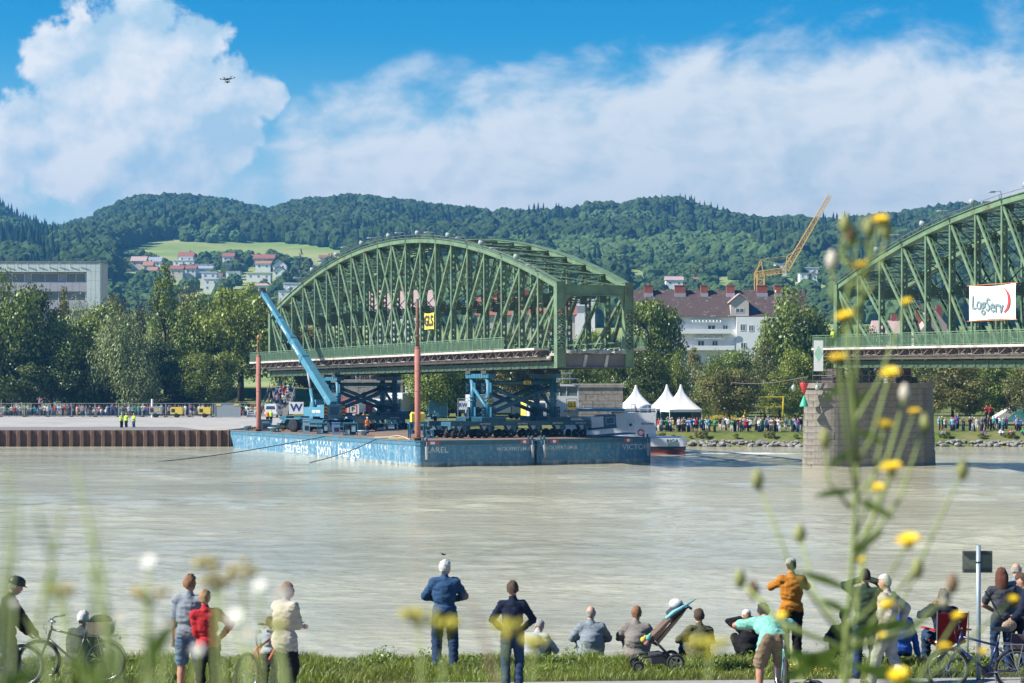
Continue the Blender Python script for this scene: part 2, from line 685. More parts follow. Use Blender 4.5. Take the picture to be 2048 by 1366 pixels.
edge = np.minimum(1, np.minimum(np.arange(ncol), np.arange(ncol)[::-1]) / 12.)[None, :]
Zg *= edge * np.minimum(1, np.minimum(np.arange(len(rows)), np.arange(len(rows))[::-1]) / 6.)[:, None]
nr_ = len(rows)
ii = (np.arange(nr_ - 1)[:, None] * ncol + np.arange(ncol - 1)[None, :]).ravel()
wme = np_mesh('river_water', np.stack([Xg, Yg, Zg], 2).reshape(-1, 3), np.stack([ii, ii + 1, ii + ncol + 1, ii + ncol], 1), M_wat)
wme.polygons.foreach_set('use_smooth', [True] * len(wme.polygons))
tag(link_obj('river_water', wme), kind='structure')
ea, eb = .262 * 1.04 * rows[0], .262 * 1.04 * rows[-1]
wm = MB().add([(-900, 36, 0), (900, 36, 0), (900, rows[0], 0), (ea, rows[0], 0), (-ea, rows[0], 0), (-900, rows[0], 0), (900, rows[-1], 0), (eb, rows[-1], 0), (-eb, rows[-1], 0), (-900, rows[-1], 0), (900, 300, 0), (-900, 300, 0)],
              [(0, 1, 2, 3, 4, 5), (3, 2, 6, 7), (5, 4, 8, 9), (9, 8, 7, 6, 10, 11)])
tag(wm.obj('river_water', M_wat), kind='structure')

# ---- land beyond the river: far bank, plain, hillsides in one sheet
RIDGE = [(-400, 400), (0, 412), (25, 430), (60, 452), (90, 466), (112, 472), (135, 462), (180, 440), (215, 420), (245, 402), (280, 394),
         (340, 391), (400, 395), (460, 400), (500, 410), (545, 416), (570, 408), (600, 400), (650, 395), (700, 390), (740, 392), (790, 400),
         (840, 405), (880, 412), (920, 425), (960, 433), (1000, 440), (1060, 432), (1100, 428), (1150, 425), (1180, 411), (1240, 415),
         (1290, 408), (1330, 405), (1370, 412), (1400, 425), (1430, 432), (1470, 435), (1520, 435), (1560, 430), (1600, 424), (1640, 432),
         (1700, 430), (1800, 420), (1900, 415), (2048, 410), (2500, 405)]
QUAY_X1, QUAY_Y0, QUAY_Y1 = PX(457, 264), 264.0, 342.0


def far_z(x, y):
    px = CX + F * x / max(y, 1)
    if y < 420:
        z = lerp_knots(y, [(258, -1.5), (263.2, -.4), (264.4, .15), (266.5, 1.05), (268.5, 1.5), (276, 1.75), (420, 2.3)])
        if x < QUAY_X1 + 6:
            q = sstep(x, QUAY_X1 + 6, QUAY_X1 + 1)
            z = z * (1 - q) + min(z, lerp_knots(y, [(258, -2), (300, -1.), (341, 1.7), (420, 2.3)])) * q
        dike = math.exp(-((y - 376) / 17.) ** 2) * 4.2 * sstep(px, 150, 420) * (1 - sstep(px, 560, 800) * .4) * (1 - sstep(px, 1150, 1250))
        return z + dike + .06 * fn(x, y, 4., 3) * (1 if y > 268 else .4)
    zr = HC + (HY - lerp_knots(px, RIDGE)) * 2200 / F - 13.
    z = lerp_knots(y, [(420, 2.3), (500, 3), (700, 6), (900, 20), (1100, 45), (1300, 68), (1500, 89), (2200, zr), (2650, zr - 45), (3300, zr - 80)])
    und = 15 * fn(x, y, 210, 4) + 8 * fn(x, y, 95, 6)
    return z + und * sstep(y, 1450, 1700) * (1 - sstep(y, 2050, 2200)) + 2.5 * fn(x, y, 70, 8) * sstep(y, 750, 950) * (1 - sstep(y, 2050, 2200))


def meadow(x, y):
    """open fields on the hillside, by compass direction and distance"""
    px = CX + F * x / y
    py = HY - F * (far_z(x, y) - HC) / y
    w_ = 4 * fn(x, y, 30, 9)
    if 255 < px < 700:
        top = lerp_knots(px, [(255, 500), (285, 486), (330, 478), (400, 483), (470, 484), (520, 485), (600, 488), (650, 494), (700, 506)]) + w_
        bot = lerp_knots(px, [(255, 506), (300, 518), (345, 530), (400, 520), (470, 514), (560, 518), (640, 532), (700, 540)]) + w_
        if top < py < bot:
            return True
    for a, b, c, d in ((1238, 1295, 546, 556), (1430, 1498, 564, 578), (1765, 1810, 436, 452), (1290, 1345, 556, 563)):
        if a < px < b and c + w_ < py < d + w_:
            return True
    return False


M_far = groundmat('far_bank_grass', (.07, .10, .02), (.16, .20, .04), .9, (.20, .19, .07), .15)
xs_ = [-160 + i * 2.0 for i in range(0, 161)]
ys_ = [258, 260, 262, 263.2, 264, 264.6, 265.4, 266.5, 267.5, 268.5, 270, 273, 277, 282, 290, 300, 315, 330, 340, 348, 354, 360, 366, 372, 378, 384, 390, 398, 408, 420]
fb_ = grid('far_bank', xs_, ys_, far_z, M_far)
tag(fb_, kind='structure', label='grassy far bank with a dike behind the quay')
M_hill = groundmat('hillside_meadow', (.15, .24, .06), (.26, .34, .10), .03, (.34, .36, .14), .011, .1)
hill = grid('hills', [-1200 + i * 20 for i in range(121)], [419.5, 460, 500, 560, 620, 680] + [700 + i * 20 for i in range(131)], far_z, M_hill)
tag(hill, kind='structure', label='wooded hills with a pale meadow')

# ---- quay of concrete behind rusty sheet piling
M_conc = mat('quay_concrete', (.40, .375, .335), .9, .12, .25, .2, dirt=(.29, .265, .23), dirtamt=.35, dscale=.12)
M_asph = mat('quay_asphalt', (.20, .185, .17), .95, .15, .5, .2)
q = MB()
q.add([(-170, 264.35, 1.9), (QUAY_X1, 264.35, 1.9), (QUAY_X1 + 4., 300, 1.92), (QUAY_X1 + 18., QUAY_Y1, 1.98), (-170, QUAY_Y1, 1.98),
       (-170, 264.35, -2), (QUAY_X1, 264.35, -2), (QUAY_X1 + 4., 300, -2), (QUAY_X1 + 18., QUAY_Y1, -2), (-170, QUAY_Y1, -2)],
      [(0, 1, 2, 3, 4), (0, 5, 6, 1), (1, 6, 7, 2), (2, 7, 8, 3), (3, 8, 9, 4), (4, 9, 5, 0)])
quay = q.obj('quay', M_conc)
tag(quay, kind='structure', label='concrete quay with rusty sheet piling')
q2 = MB().add([(-169.8, 264.6, 1.906), (QUAY_X1 - 3., 264.6, 1.906), (QUAY_X1 - 8., 279, 1.916), (-169.8, 279, 1.916)], [(0, 1, 2, 3)])
tag(q2.obj('asphalt_strip', M_asph, quay))
M_rust = mat('rusty_steel', (.13, .072, .045), .85, .3, 1.2, .3, dirt=(.24, .12, .06), dirtamt=.5, dscale=1.2, streak=1)
M_rust2 = mat('rusty_cap_steel', (.30, .17, .10), .85, .25, 1.5, .2)
SP = 1.24
prof = [(0, 0), (.36, 0), (.52, .42), (1.08, .42), (SP, 0)]
spm = MB()
nprof = len(prof)
vv = [(x, y, z) for z in (-1.2, 1.92) for x, y in prof]
spm.add(vv, [(i, i + 1, nprof + i + 1, nprof + i) for i in range(nprof - 1)])
spm_me = spm.mesh('sheet_pile', M_rust)
capm = MB().b2((0, -.05, 1.92), (SP - .02, .5, 1.99)).mesh('pile_cap', M_rust2)
k = 0
x = QUAY_X1 - SP
while x > -66.5:
    link_obj('sheet_pile', spm_me, quay, Matrix.Translation((x, 263.9, 0)))
    x -= SP
ret = MB()
rl = 20
vv = []
for i in range(rl):
    yb = 264.3 + i * 1.2
    for dx_, dy_ in ((0, 0), (0, .36), (-.4, .5), (-.4, 1.04), (0, 1.2)):
        for z in (-1.2, 1.95):
            vv.append((QUAY_X1 + .05 + dx_ + (yb + dy_ - 264.3) * .11, yb + dy_, z))
ret.add(vv, [(2 * i, 2 * i + 2, 2 * i + 3, 2 * i + 1) for i in range(len(vv) // 2 - 1)])
ret.obj('return_wall', M_rust, quay)

# ---- riprap stones at the far waterline
M_stone = mat('riprap_stone', (.26, .25, .23), .9, .35, 1.5, .4)
stone_me = []
for s_ in range(4):
    bm = bmesh.new()
    bmesh.ops.create_icosphere(bm, subdivisions=1, radius=1)
    for v in bm.verts:
        v.co *= .78 + .35 * random.random()
        v.co.z *= .62
    me = bpy.data.meshes.new('stone')
    bm.to_mesh(me)
    bm.free()
    me.materials.append(M_stone)
    stone_me.append(me)
for i in range(290):
    x = 16.5 + 46 * (i + random.random()) / 290
    y = 263.6 + random.random() * 1.6
    s_ = .14 + .34 * random.random() ** 1.6
    M = Matrix.Translation((x, y, max(.02, (y - 263.5) * .38) + .03)) @ Matrix.Rotation(random.random() * 6, 4, 'Z') @ Matrix.Diagonal((s_ * 1.4, s_, s_, 1))
    link_obj('stone', random.choice(stone_me), fb_, M)

# ================================================================== VEGETATION PROTOTYPES
def quads_from(cs, nrm, size, asp=1.0, up=None):
    """leaf-sized quads at centres cs facing nrm"""
    n = len(cs)
    nrm = nrm / np.linalg.norm(nrm, axis=1, keepdims=True)
    if up is None:
        a = rng.normal(size=(n, 3))
    else:
        a = np.tile(np.asarray(up, float), (n, 1)) + .35 * rng.normal(size=(n, 3))
    a = a - (a * nrm).sum(1, keepdims=True) * nrm
    a /= np.linalg.norm(a, axis=1, keepdims=True)
    b = np.cross(nrm, a)
    s = (size * (.6 + .8 * rng.random(n)))[:, None] if np.isscalar(size) else size[:, None]
    a = a * s * .5
    b = b * s * .5 * asp
    tip = 1.0
    V = np.stack([cs - a, cs - b * .9, cs + a * tip, cs + b * .9], 1).reshape(-1, 3)
    Fc = np.arange(4 * n).reshape(n, 4)
    return V, Fc


def crown_mesh(name, kind, nblob, per, leaf, material, seed):
    """a crown of leaf-sized faces gathered in clumps; unit size: height 1, base at z=0, radius about .45"""
    global rng
    rng = np.random.default_rng(seed)
    cs, ns, sz = [], [], []
    for i in range(nblob):
        for _ in range(40):
            if kind == 'round':
                p = rng.normal(size=3)
                p /= np.linalg.norm(p)
                p *= rng.random() ** .4
                c = np.array([p[0] * .40, p[1] * .40, .50 + p[2] * .42])
                r = .085 + .07 * rng.random()
            elif kind == 'cone':
                h = rng.random() ** .8
                rad = .40 * (1 - h) ** .75 * rng.random() ** .4 + .02
                a = rng.random() * 6.283
                c = np.array([math.cos(a) * rad, math.sin(a) * rad, .08 + .86 * h])
                r = (.055 + .06 * rng.random()) * (1.15 - .6 * h)
            elif kind == 'willow':
                p = rng.normal(size=3)
                p /= np.linalg.norm(p)
                p *= rng.random() ** .45
                c = np.array([p[0] * .42, p[1] * .42, .54 + p[2] * .40])
                r = .09 + .06 * rng.random()
            else:  # spread: wide and flat-based
                p = rng.normal(size=3)
                p /= np.linalg.norm(p)
                p *= rng.random() ** .4
                c = np.array([p[0] * .44, p[1] * .44, .55 + p[2] * (.37 if p[2] > 0 else .36)])
                r = .08 + .06 * rng.random()
            break
        n = int(per * (r / .11) ** 2)
        d = rng.normal(size=(n, 3))
        d /= np.linalg.norm(d, axis=1, keepdims=True)
        rad = r * (.55 + .6 * rng.random((n, 1)))
        sq = np.array([1.15, 1.15, .75]) if kind != 'willow' else np.array([.9, .9, 1.25])
        pts = c + d * rad * sq
        if kind == 'willow':
            pts[:, 2] -= .10 * rng.random(n) * (1 + 2 * np.hypot(pts[:, 0], pts[:, 1]))
        cs.append(pts)
        out = d * .9 + rng.normal(size=(n, 3)) * .45 + np.array([0, 0, .25])
        ns.append(out)
    cs, ns = np.concatenate(cs), np.concatenate(ns)
    ok = cs[:, 2] > .03
    cs, ns = cs[ok], ns[ok]
    V, Fc = quads_from(cs, ns, leaf, .75 if kind != 'willow' else .42, None if kind != 'willow' else (0, 0, 1))
    return np_mesh(name, V, Fc, material)


def trunk_mesh(name, seed, material, low=.16, limbs=7, r0=.028):
    rd = random.Random(seed)
    m = MB()
    m.path([(0, 0, -.02), (rd.uniform(-.01, .01), 0, low), (rd.uniform(-.03, .03), rd.uniform(-.03, .03), .45), (rd.uniform(-.03, .03), 0, .8)], [r0 * 1.25, r0, r0 * .6, r0 * .12], 8)
    for i in range(limbs):
        a = rd.random() * 6.28
        z = low + .05 + rd.random() * .35
        L = .2 + .16 * rd.random()
        m.path([(0, 0, z), (math.cos(a) * L * .5, math.sin(a) * L * .5, z + L * .45), (math.cos(a) * L, math.sin(a) * L, z + L * .75)], [r0 * .45, r0 * .3, r0 * .08], 5)
    return m.mesh(name, material, True)


M_bark = mat('bark', (.05, .04, .03), .95, .3, 8., .6)
LEAF = {
    'dark': leafmat('leaves_dark', (.092, .138, .026), .6),
    'mid': leafmat('leaves_mid', (.175, .235, .036), .55),
    'fresh': leafmat('leaves_fresh', (.23, .30, .042), .5),
    'pale': leafmat('leaves_pale', (.26, .33, .13), .4),
    'olive': leafmat('leaves_olive', (.17, .18, .05), .45),
    'yellow': leafmat('leaves_yellow', (.21, .19, .03), .4),
    'rust': leafmat('leaves_rust', (.19, .16, .05), .4),
    'red': leafmat('leaves_red', (.12, .03, .03), .4),
    'fir': leafmat('needles_dark', (.018, .045, .025), .5),
}
CROWN = {}
for kind_, nb, per_, lf, cnt in (('round', 70, 175, .030, 3), ('cone', 95, 130, .027, 2), ('willow', 66, 190, .036, 2), ('spread', 74, 170, .030, 2)):
    CROWN[kind_] = [crown_mesh('crown', kind_, nb, per_, lf, LEAF['mid'], 100 + 17 * i + len(kind_)) for i in range(cnt)]
SMALL = [crown_mesh('crown', 'round', 16, 48, .085, LEAF['mid'], 501), crown_mesh('crown', 'spread', 16, 48, .085, LEAF['mid'], 502),
         crown_mesh('crown', 'cone', 24, 36, .075, LEAF['mid'], 503)]
TRUNK = [trunk_mesh('trunk', 31 + i, M_bark) for i in range(3)]


def tree(label, x, y, z, h, wd, kind='round', tint='mid', group='trees on the far bank', small=False, name='tree'):
    """a tapered trunk with limbs and a crown of clumped leaf faces; wd = crown width in metres"""
    sx = wd / .95
    o = thing(name, label, 'tree', (x, y, z), 0, group)
    kk = random.randrange(99)
    rot = Matrix.Rotation(random.random() * 6.28, 4, 'Z')
    link_obj('trunk', TRUNK[kk % 3], o, rot @ Matrix.Diagonal((h * (.4 if kind == 'cone' else .85) if not small else sx, h * (.4 if kind == 'cone' else .85) if not small else sx, h, 1)))
    if small:
        me = SMALL[2] if kind == 'cone' else SMALL[kk % 2]
    else:
        me = CROWN[kind][kk % len(CROWN[kind])]
    c = link_obj('crown', me, o, rot @ Matrix.Diagonal((sx, sx, h, 1)))
    c.material_slots[0].link = 'OBJECT'
    c.material_slots[0].material = LEAF[tint]
    return o


# ---- forest on the hills: nobody could count it
def crunchy(name, seed, conifer, material):
    bm = bmesh.new()
    if conifer:
        rd = random.Random(seed)
        z = 0.
        for i in range(6):
            r = .30 * (1 - i / 6.4)
            z0 = .12 + i * .145
            vs_ = [bm.verts.new((math.cos(a) * r * rd.uniform(.7, 1.15), math.sin(a) * r * rd.uniform(.7, 1.15), z0 + rd.uniform(-.03, .03))) for a in [2 * math.pi * j / 8 for j in range(8)]]
            top = bm.verts.new((0, 0, z0 + .26))
            for j in range(8):
                bm.faces.new((vs_[j], vs_[(j + 1) % 8], top))
    else:
        bmesh.ops.create_icosphere(bm, subdivisions=3, radius=.5)
        for v in bm.verts:
            n1 = mnoise.noise(v.co * 4.2 + Vector((seed, 0, 0)))
            n2 = mnoise.noise(v.co * 10. + Vector((0, seed, 0)))
            v.co *= 1 + .30 * n1 + .22 * n2
            v.co.z = (v.co.z + .5) * .95
            if v.co.z < .35:
                v.co.z *= .7
    me = bpy.data.meshes.new(name)
    bm.to_mesh(me)
    bm.free()
    me.materials.append(material)
    return me


def forestmat(name, col, var):
    m = bpy.data.materials.new(name)
    m.use_nodes = True
    t = NT(m.node_tree)
    out = t.node('ShaderNodeOutputMaterial')
    d = t.node('ShaderNodeBsdfDiffuse')
    t.link(d.outputs[0], out.inputs[0])
    rnd = t.node('ShaderNodeObjectInfo').outputs['Random']
    tc = t.node('ShaderNodeTexCoord').outputs['Object']
    n = t.noise(tc, 5., 4, .7)
    f = t.math('ADD', t.math('MULTIPLY', rnd, .55), t.math('MULTIPLY', t.rng(n, .3, .7), .45))
    c = t.mix(f, [x * (1 - var) for x in col], [x * (1 + var) for x in col])
    t.link(c, d.inputs['Color'])
    MATS[name] = m
    return m


def scatter(name, label, pts, scl, protos):
    """one object of kind stuff: geometry nodes set a crown on every point"""
    me = bpy.data.meshes.new(name)
    me.from_pydata(pts, [], [])
    at = me.attributes.new('size', 'FLOAT_VECTOR', 'POINT')
    at.data.foreach_set('vector', np.asarray(scl, np.float32).ravel())
    ra = me.attributes.new('turn', 'FLOAT', 'POINT')
    ra.data.foreach_set('value', np.asarray([random.random() * 6.28 for _ in pts], np.float32))
    o = link_obj(name, me)
    g = bpy.data.node_groups.new(name, 'GeometryNodeTree')
    g.interface.new_socket('Geometry', in_out='INPUT', socket_type='NodeSocketGeometry')
    g.interface.new_socket('Geometry', in_out='OUTPUT', socket_type='NodeSocketGeometry')
    nin, nout = g.nodes.new('NodeGroupInput'), g.nodes.new('NodeGroupOutput')
    ip = g.nodes.new('GeometryNodeInstanceOnPoints')
    ci = g.nodes.new('GeometryNodeCollectionInfo')
    c = bpy.data.collections.new(name + '_kinds')
    for p in protos:
        c.objects.link(bpy.data.objects.new('kind', p))
    ci.inputs['Collection'].default_value = c
    ci.inputs['Separate Children'].default_value = True
    ci.inputs['Reset Children'].default_value = True
    ip.inputs['Pick Instance'].default_value = True
    a1 = g.nodes.new('GeometryNodeInputNamedAttribute')
    a1.data_type = 'FLOAT_VECTOR'
    a1.inputs['Name'].default_value = 'size'
    a2 = g.nodes.new('GeometryNodeInputNamedAttribute')
    a2.data_type = 'FLOAT'
    a2.inputs['Name'].default_value = 'turn'
    cx = g.nodes.new('ShaderNodeCombineXYZ')
    er = g.nodes.new('FunctionNodeEulerToRotation')
    g.links.new(a2.outputs[0], cx.inputs[2])
    g.links.new(cx.outputs[0], er.inputs[0])
    g.links.new(nin.outputs[0], ip.inputs['Points'])
    g.links.new(ci.outputs[0], ip.inputs['Instance'])
    g.links.new(a1.outputs[0], ip.inputs['Scale'])
    g.links.new(er.outputs[0], ip.inputs['Rotation'])
    g.links.new(ip.outputs[0], nout.inputs[0])
    md = o.modifiers.new('scatter', 'NODES')
    md.node_group = g
    tag(o, label, None, None, 'stuff')
    return o


M_fd = forestmat('forest_broadleaf', (.048, .078, .030), .6)
M_fl = forestmat('forest_young', (.085, .135, .048), .35)
M_fg = forestmat('garden_foliage', (.060, .100, .036), .5)
M_fc = forestmat('forest_conifer', (.022, .045, .028), .5)
broad = [crunchy('crown', 3.1 * i + 1, False, M_fd) for i in range(4)]
young = [crunchy('crown', 3.7 * i + 2, False, M_fl) for i in range(3)]
garden = [crunchy('crown', 2.9 * i + 4, False, M_fg) for i in range(3)]
conif = [crunchy('crown', i + 5, True, M_fc) for i in range(2)]

# ================================================================== THE IRON BRIDGE
M_green = mat('bridge_green_paint', (.13, .205, .115), .55, .35, .9, .15, dirt=(.13, .09, .05), dirtamt=.18, dscale=.8)
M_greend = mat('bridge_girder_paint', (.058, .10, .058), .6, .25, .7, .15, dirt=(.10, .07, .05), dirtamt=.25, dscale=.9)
M_rail = mat('railing_green', (.135, .225, .135), .5, .15, 1.5)
M_edge = mat('footpath_edge', (.52, .47, .42), .85, .2, .8, .2, dirt=(.30, .22, .18), dirtamt=.3, dscale=.6)
M_pipe = mat('pipe_cladding', (.42, .38, .31), .6, .2, .6, .1, dirt=(.22, .17, .12), dirtamt=.3, dscale=.5)
M_iron = mat('dark_iron', (.065, .055, .05), .75, .3, 1.5, .2)
M_brkt = mat('bracket_iron', (.17, .13, .12), .7, .25, 1.5)
M_slab = mat('deck_concrete', (.42, .39, .35), .9, .2, .8, .4)
M_girder = mat('end_girder_steel', (.13, .125, .125), .75, .25, .8, .2, dirt=(.20, .14, .10), dirtamt=.3)
NP, PL, WB = 20, 4.15, 7.0


def hz_(k):
    return 7.55 + 6.55 * (1 - ((k - 10) / 10.) ** 2)


def laced(p, q, wx, wy, th=.05, step=.62, lace=.055, flange=.06):
    """a riveted member from p to q: two side channels facing across the bridge, latticed between them"""
    m = MB()
    p, q = Vector(p), Vector(q)
    d = (q - p)
    L = d.length
    d.normalize()
    ex = Vector((1, 0, 0))
    ey = d.cross(ex).normalized()
    for s in (-1, 1):
        o = ex * (s * wx / 2)
        m.bar(p + o, q + o, wy, th, 0, ex)                     # web plate
        for e in (-1, 1):
            a = ey * (e * wy / 2) - ex * (s * flange)
            m.bar(p + o + a, q + o + a, th, flange * 2, 0, ex)
    n = max(2, int(L / step))
    for e in (-1, 1):
        a = ey * (e * wy / 2)
        for i in range(n):
            t0, t1 = L * i / n, L * (i + 1) / n
            for s in (-1, 1):
                m.bar(p + d * t0 + ex * (s * wx / 2) + a, p + d * t1 - ex * (s * wx / 2) + a, lace, .02, 0, ey)
    return m


def railing_mesh():
    m = MB()
    for i in range(4):
        y = PL * i / 4
        m.box((0, y + .03, .48), (.07, .07, 1.34))
    m.bar((0, 0, 1.15), (0, PL, 1.15), .07, .06)
    m.bar((0, 0, .10), (0, PL, .10), .05, .05)
    m.bar((0, 0, .98), (0, PL, .98), .03, .04)
    n = 30
    for i in range(n):
        y = PL * (i + .5) / n
        m.box((0, y, .54), (.03, .042, .9))
    return m.mesh('railing_panel', M_rail)


RAILM = railing_mesh()


def bridge(label, M, far_extra=2, near_extra=0, lamps=True):
    B = thing('bridge_span', label, 'bridge', M=M)
    Ltot = NP * PL
    for side in (0, 1):
        X = side * WB
        # bottom chord: plate girder with flanges
        m = MB()
        m.b2((X - .27, -.25, .10), (X - .22, Ltot + .25, .60))
        m.b2((X + .22, -.25, .10), (X + .27, Ltot + .25, .60))
        m.b2((X - .40, -.3, 0.), (X + .40, Ltot + .3, .097))
        for i in range(NP * 2):
            m.b2((X - .30, i * PL / 2 - .09, .12), (X - .273, i * PL / 2 + .09, .58))
            m.b2((X + .273, i * PL / 2 - .09, .12), (X + .30, i * PL / 2 + .09, .58))
        m.obj('bottom_chord', M_greend, B)
        # top chord: boxes following the arc, with a wide cover plate
        m = MB()
        for k in range(NP):
            a, b = Vector((X, k * PL, hz_(k))), Vector((X, (k + 1) * PL, hz_(k + 1)))
            m.bar(a, b, .62, .44)
            up = Vector((0, 0, .25))
            m.bar(a + up, b + up, .86, .055)
            m.bar(a - up, b - up, .70, .04)
        m.obj('top_chord', M_green, B)
        for k in range(NP + 1):
            if k in (0, NP):
                continue
            y = k * PL
            laced((X, y, .60), (X, y, hz_(k) - .2), .52, .20 if k % 2 else .20, .05, .58, .06, .05).obj('vertical_post', M_green, B)
        for k in range(NP + 1):                                # two-panel diagonals falling towards midspan, crossing there
            todo = []
            if k <= 8:
                todo.append(k + 2)
            if k >= 12:
                todo.append(k - 2)
            if 8 <= k <= 10:
                todo += [k + 2] if k + 2 not in todo else []
            if 10 <= k <= 12:
                todo += [k - 2] if k - 2 not in todo else []
            for q in todo:
                lean = .0 if q > k else .0
                laced((X + lean, k * PL, hz_(k) - .25), (X + lean, q * PL, .7), .36, .26, .04, .75, .05, .04).obj('diagonal', M_green, B)
        # short end diagonals and end hangers
        laced((X, 0, hz_(0) - .25), (X, PL, .7), .34, .24, .04, .75, .05, .04).obj('diagonal', M_green, B)
        laced((X, Ltot, hz_(NP) - .25), (X, Ltot - PL, .7), .34, .24, .04, .75, .05, .04).obj('diagonal', M_green, B)
        # end posts: riveted boxes, solid head and foot, X lattice between
        for ye, sg in ((0., -1), (Ltot, 1)):
            m = MB()
            for s in (-1, 1):
                m.b2((X + s * .40 - .04, ye - .33, 0.), (X + s * .40 + .04, ye + .33, hz_(0) + .30))
            m.b2((X - .36, ye - .28, 0.02), (X + .36, ye + .28, 1.75))
            m.b2((X - .36, ye - .28, hz_(0) - 2.2), (X + .36, ye + .28, hz_(0) + .34))
            m.b2((X - .50, ye - .38, hz_(0) + .30), (X + .50, ye + .38, hz_(0) + .36))
            for i in range(7):
                z0 = 1.75 + i * (hz_(0) - 3.95) / 7
                z1 = 1.75 + (i + 1) * (hz_(0) - 3.95) / 7
                for yy in (ye - .3, ye + .3):
                    for s in (-1, 1):
                        m.bar((X - s * .38, yy, z0), (X + s * .38, yy, z1), .10, .025, 0, (0, 1, 0))
            m.obj('end_post', M_green, B)
            if side == 0:
                z = hz_(0)
                m = MB()
                m.b2((.45, ye - .22, z - .82), (WB - .45, ye + .22, z + .02))
                m.b2((.45, ye - .32, z + .022), (WB - .45, ye + .32, z + .07))
                m.b2((.45, ye - .32, z - .87), (WB - .45, ye + .32, z - .822))
                for s in (0, 1):                                # curved haunches
                    xo = .45 if s == 0 else WB - .45
                    sx = 1 if s == 0 else -1
                    arc = [(xo, ye - .12, z - .87)] + [(xo + sx * (1.05 - 1.05 * math.sin(a)), ye - .12, z - .87 - 1.35 + 1.35 * math.cos(a)) for a in [math.pi / 2 * i / 6 for i in range(7)]][::-1]
                    arc = [(xo + sx * 1.05, ye - .12, z - .875)] + [(xo + sx * (1.05 - 1.0 * math.sin(t_)), ye - .12, z - .875 - 1.3 * (1 - math.cos(t_))) for t_ in [math.pi / 2 * i / 6 for i in range(1, 7)]] + [(xo, ye - .12, z - .875)]
                    m.prism(arc, (0, .24, 0))
                m.obj('portal_beam', M_green, B)
    # top lateral bracing and sway frames
    for k in range(1, NP):
        y, z = k * PL, hz_(k)
        m = MB()
        for dz_ in (.05, -.42):
            for dy_ in (-.16, .16):
                m.bar((.3, y + dy_, z + dz_), (WB - .3, y + dy_, z + dz_), .09, .08)
        n = 9
        for i in range(n):
            xa, xb = .3 + (WB - .6) * i / n, .3 + (WB - .6) * (i + 1) / n
            m.bar((xa, y, z + .05), (xb, y, z - .42), .05, .04)
            m.bar((xa, y, z - .42), (xb, y, z + .05), .05, .04)
        for s in (-1, 1):                                       # gusset boxes at the heads of the posts
            xc = .55 if s < 0 else WB - .55
            m.b2((xc - .25, y - .2, z - .8), (xc + .25, y + .2, z - .1))
        m.obj('cross_strut', M_greend, B)
        if z > 8.6:
            m = MB()
            zl = 6.35
            for dz_ in (0, .5):
                m.bar((.28, y, zl + dz_), (WB - .28, y, zl + dz_), .16, .10)
            for i in range(8):
                xa, xb = .3 + (WB - .6) * i / 8, .3 + (WB - .6) * (i + 1) / 8
                m.bar((xa, y, zl), (xb, y, zl + .5), .05, .04)
                m.bar((xa, y, zl + .5), (xb, y, zl), .05, .04)
            m.bar((.3, y, zl + .5), (WB - .3, y, z - .45), .12, .07)
            m.bar((.3, y, z - .45), (WB - .3, y, zl + .5), .12, .07)
            for xc in (.5, WB - .5):
                m.b2((xc - .28, y - .17, zl - .15), (xc + .28, y + .17, zl + .65))
            m.obj('sway_frame', M_greend, B)
    for k in range(0, NP):
        m = MB()
        for a, b in (((.3, k * PL), (WB - .3, (k + 1) * PL)), ((WB - .3, k * PL), (.3, (k + 1) * PL))):
            m.bar((a[0], a[1], hz_(k) + .0), (b[0], b[1], hz_(k + 1) + .0), .14, .10)
            m.bar((a[0], a[1], hz_(k) - .3), (b[0], b[1], hz_(k + 1) - .3), .10, .06)
        m.obj('lateral_brace', M_green, B)
    # floor
    fbm_ = MB().b2((.3, -.14, .12), (WB - .3, .14, 1.15)).mesh('floor_beam', M_iron)
    for k in range(1, NP):
        link_obj('floor_beam', fbm_, B, Matrix.Translation((0, k * PL, 0)))
    for x in (1.6, 2.7, 4.3, 5.4):
        MB().b2((x - .1, .1, .60), (x + .1, Ltot - .1, 1.16)).obj('stringer', M_iron, B)
    m = MB()
    m.b2((.45, .5, 1.17), (WB - .45, Ltot - .3, 1.42))
    m.obj('deck', M_slab, B)
    for ye in (-.05, Ltot + .05):
        m = MB()
        m.b2((.42, ye - .10, .04), (WB - .42, ye + .10, 1.25))
        m.b2((.42, ye - .30, .0), (WB - .42, ye + .30, .06))
        g = m.obj('end_girder', M_girder, B)
        m = MB()
        sg = -1 if ye < 1 else 1
        for xs in (2.35, 4.55):
            MB().bar((xs, ye + sg * .14, .06), (xs + .25, ye + sg * .14, 1.2), .28, .10, 0, (0, 1, 0)).obj('stiffener', M_edge, g)
        # broken edge of the concrete roadway above it
        m = MB()
        rd = random.Random(5)
        n = 26
        low, topz, dep = [], [], []
        for i in range(n + 1):
            low.append(1.26 + .10 * rd.random())
            topz.append(1.55 + .16 * rd.random())
            dep.append(.25 + .45 * rd.random())
        vv = []
        for i in range(n + 1):
            x = .45 + (WB - .9) * i / n
            e = ye + sg * dep[i]
            vv += [(x, e, low[i] + .05), (x, e - sg * .1, topz[i]), (x, ye - sg * .8, 1.44), (x, ye - sg * .8, low[i] - .04)]
        ff = []
        for i in range(n):
            for j in range(4):
                a, b = i * 4 + j, i * 4 + (j + 1) % 4
                ff.append((a, b, b + 4, a + 4))
        ff += [(0, 1, 2, 3), (n * 4 + 3, n * 4 + 2, n * 4 + 1, n * 4)]
        m.add(vv, ff)
        m.obj('broken_roadway_edge', M_slab, B)
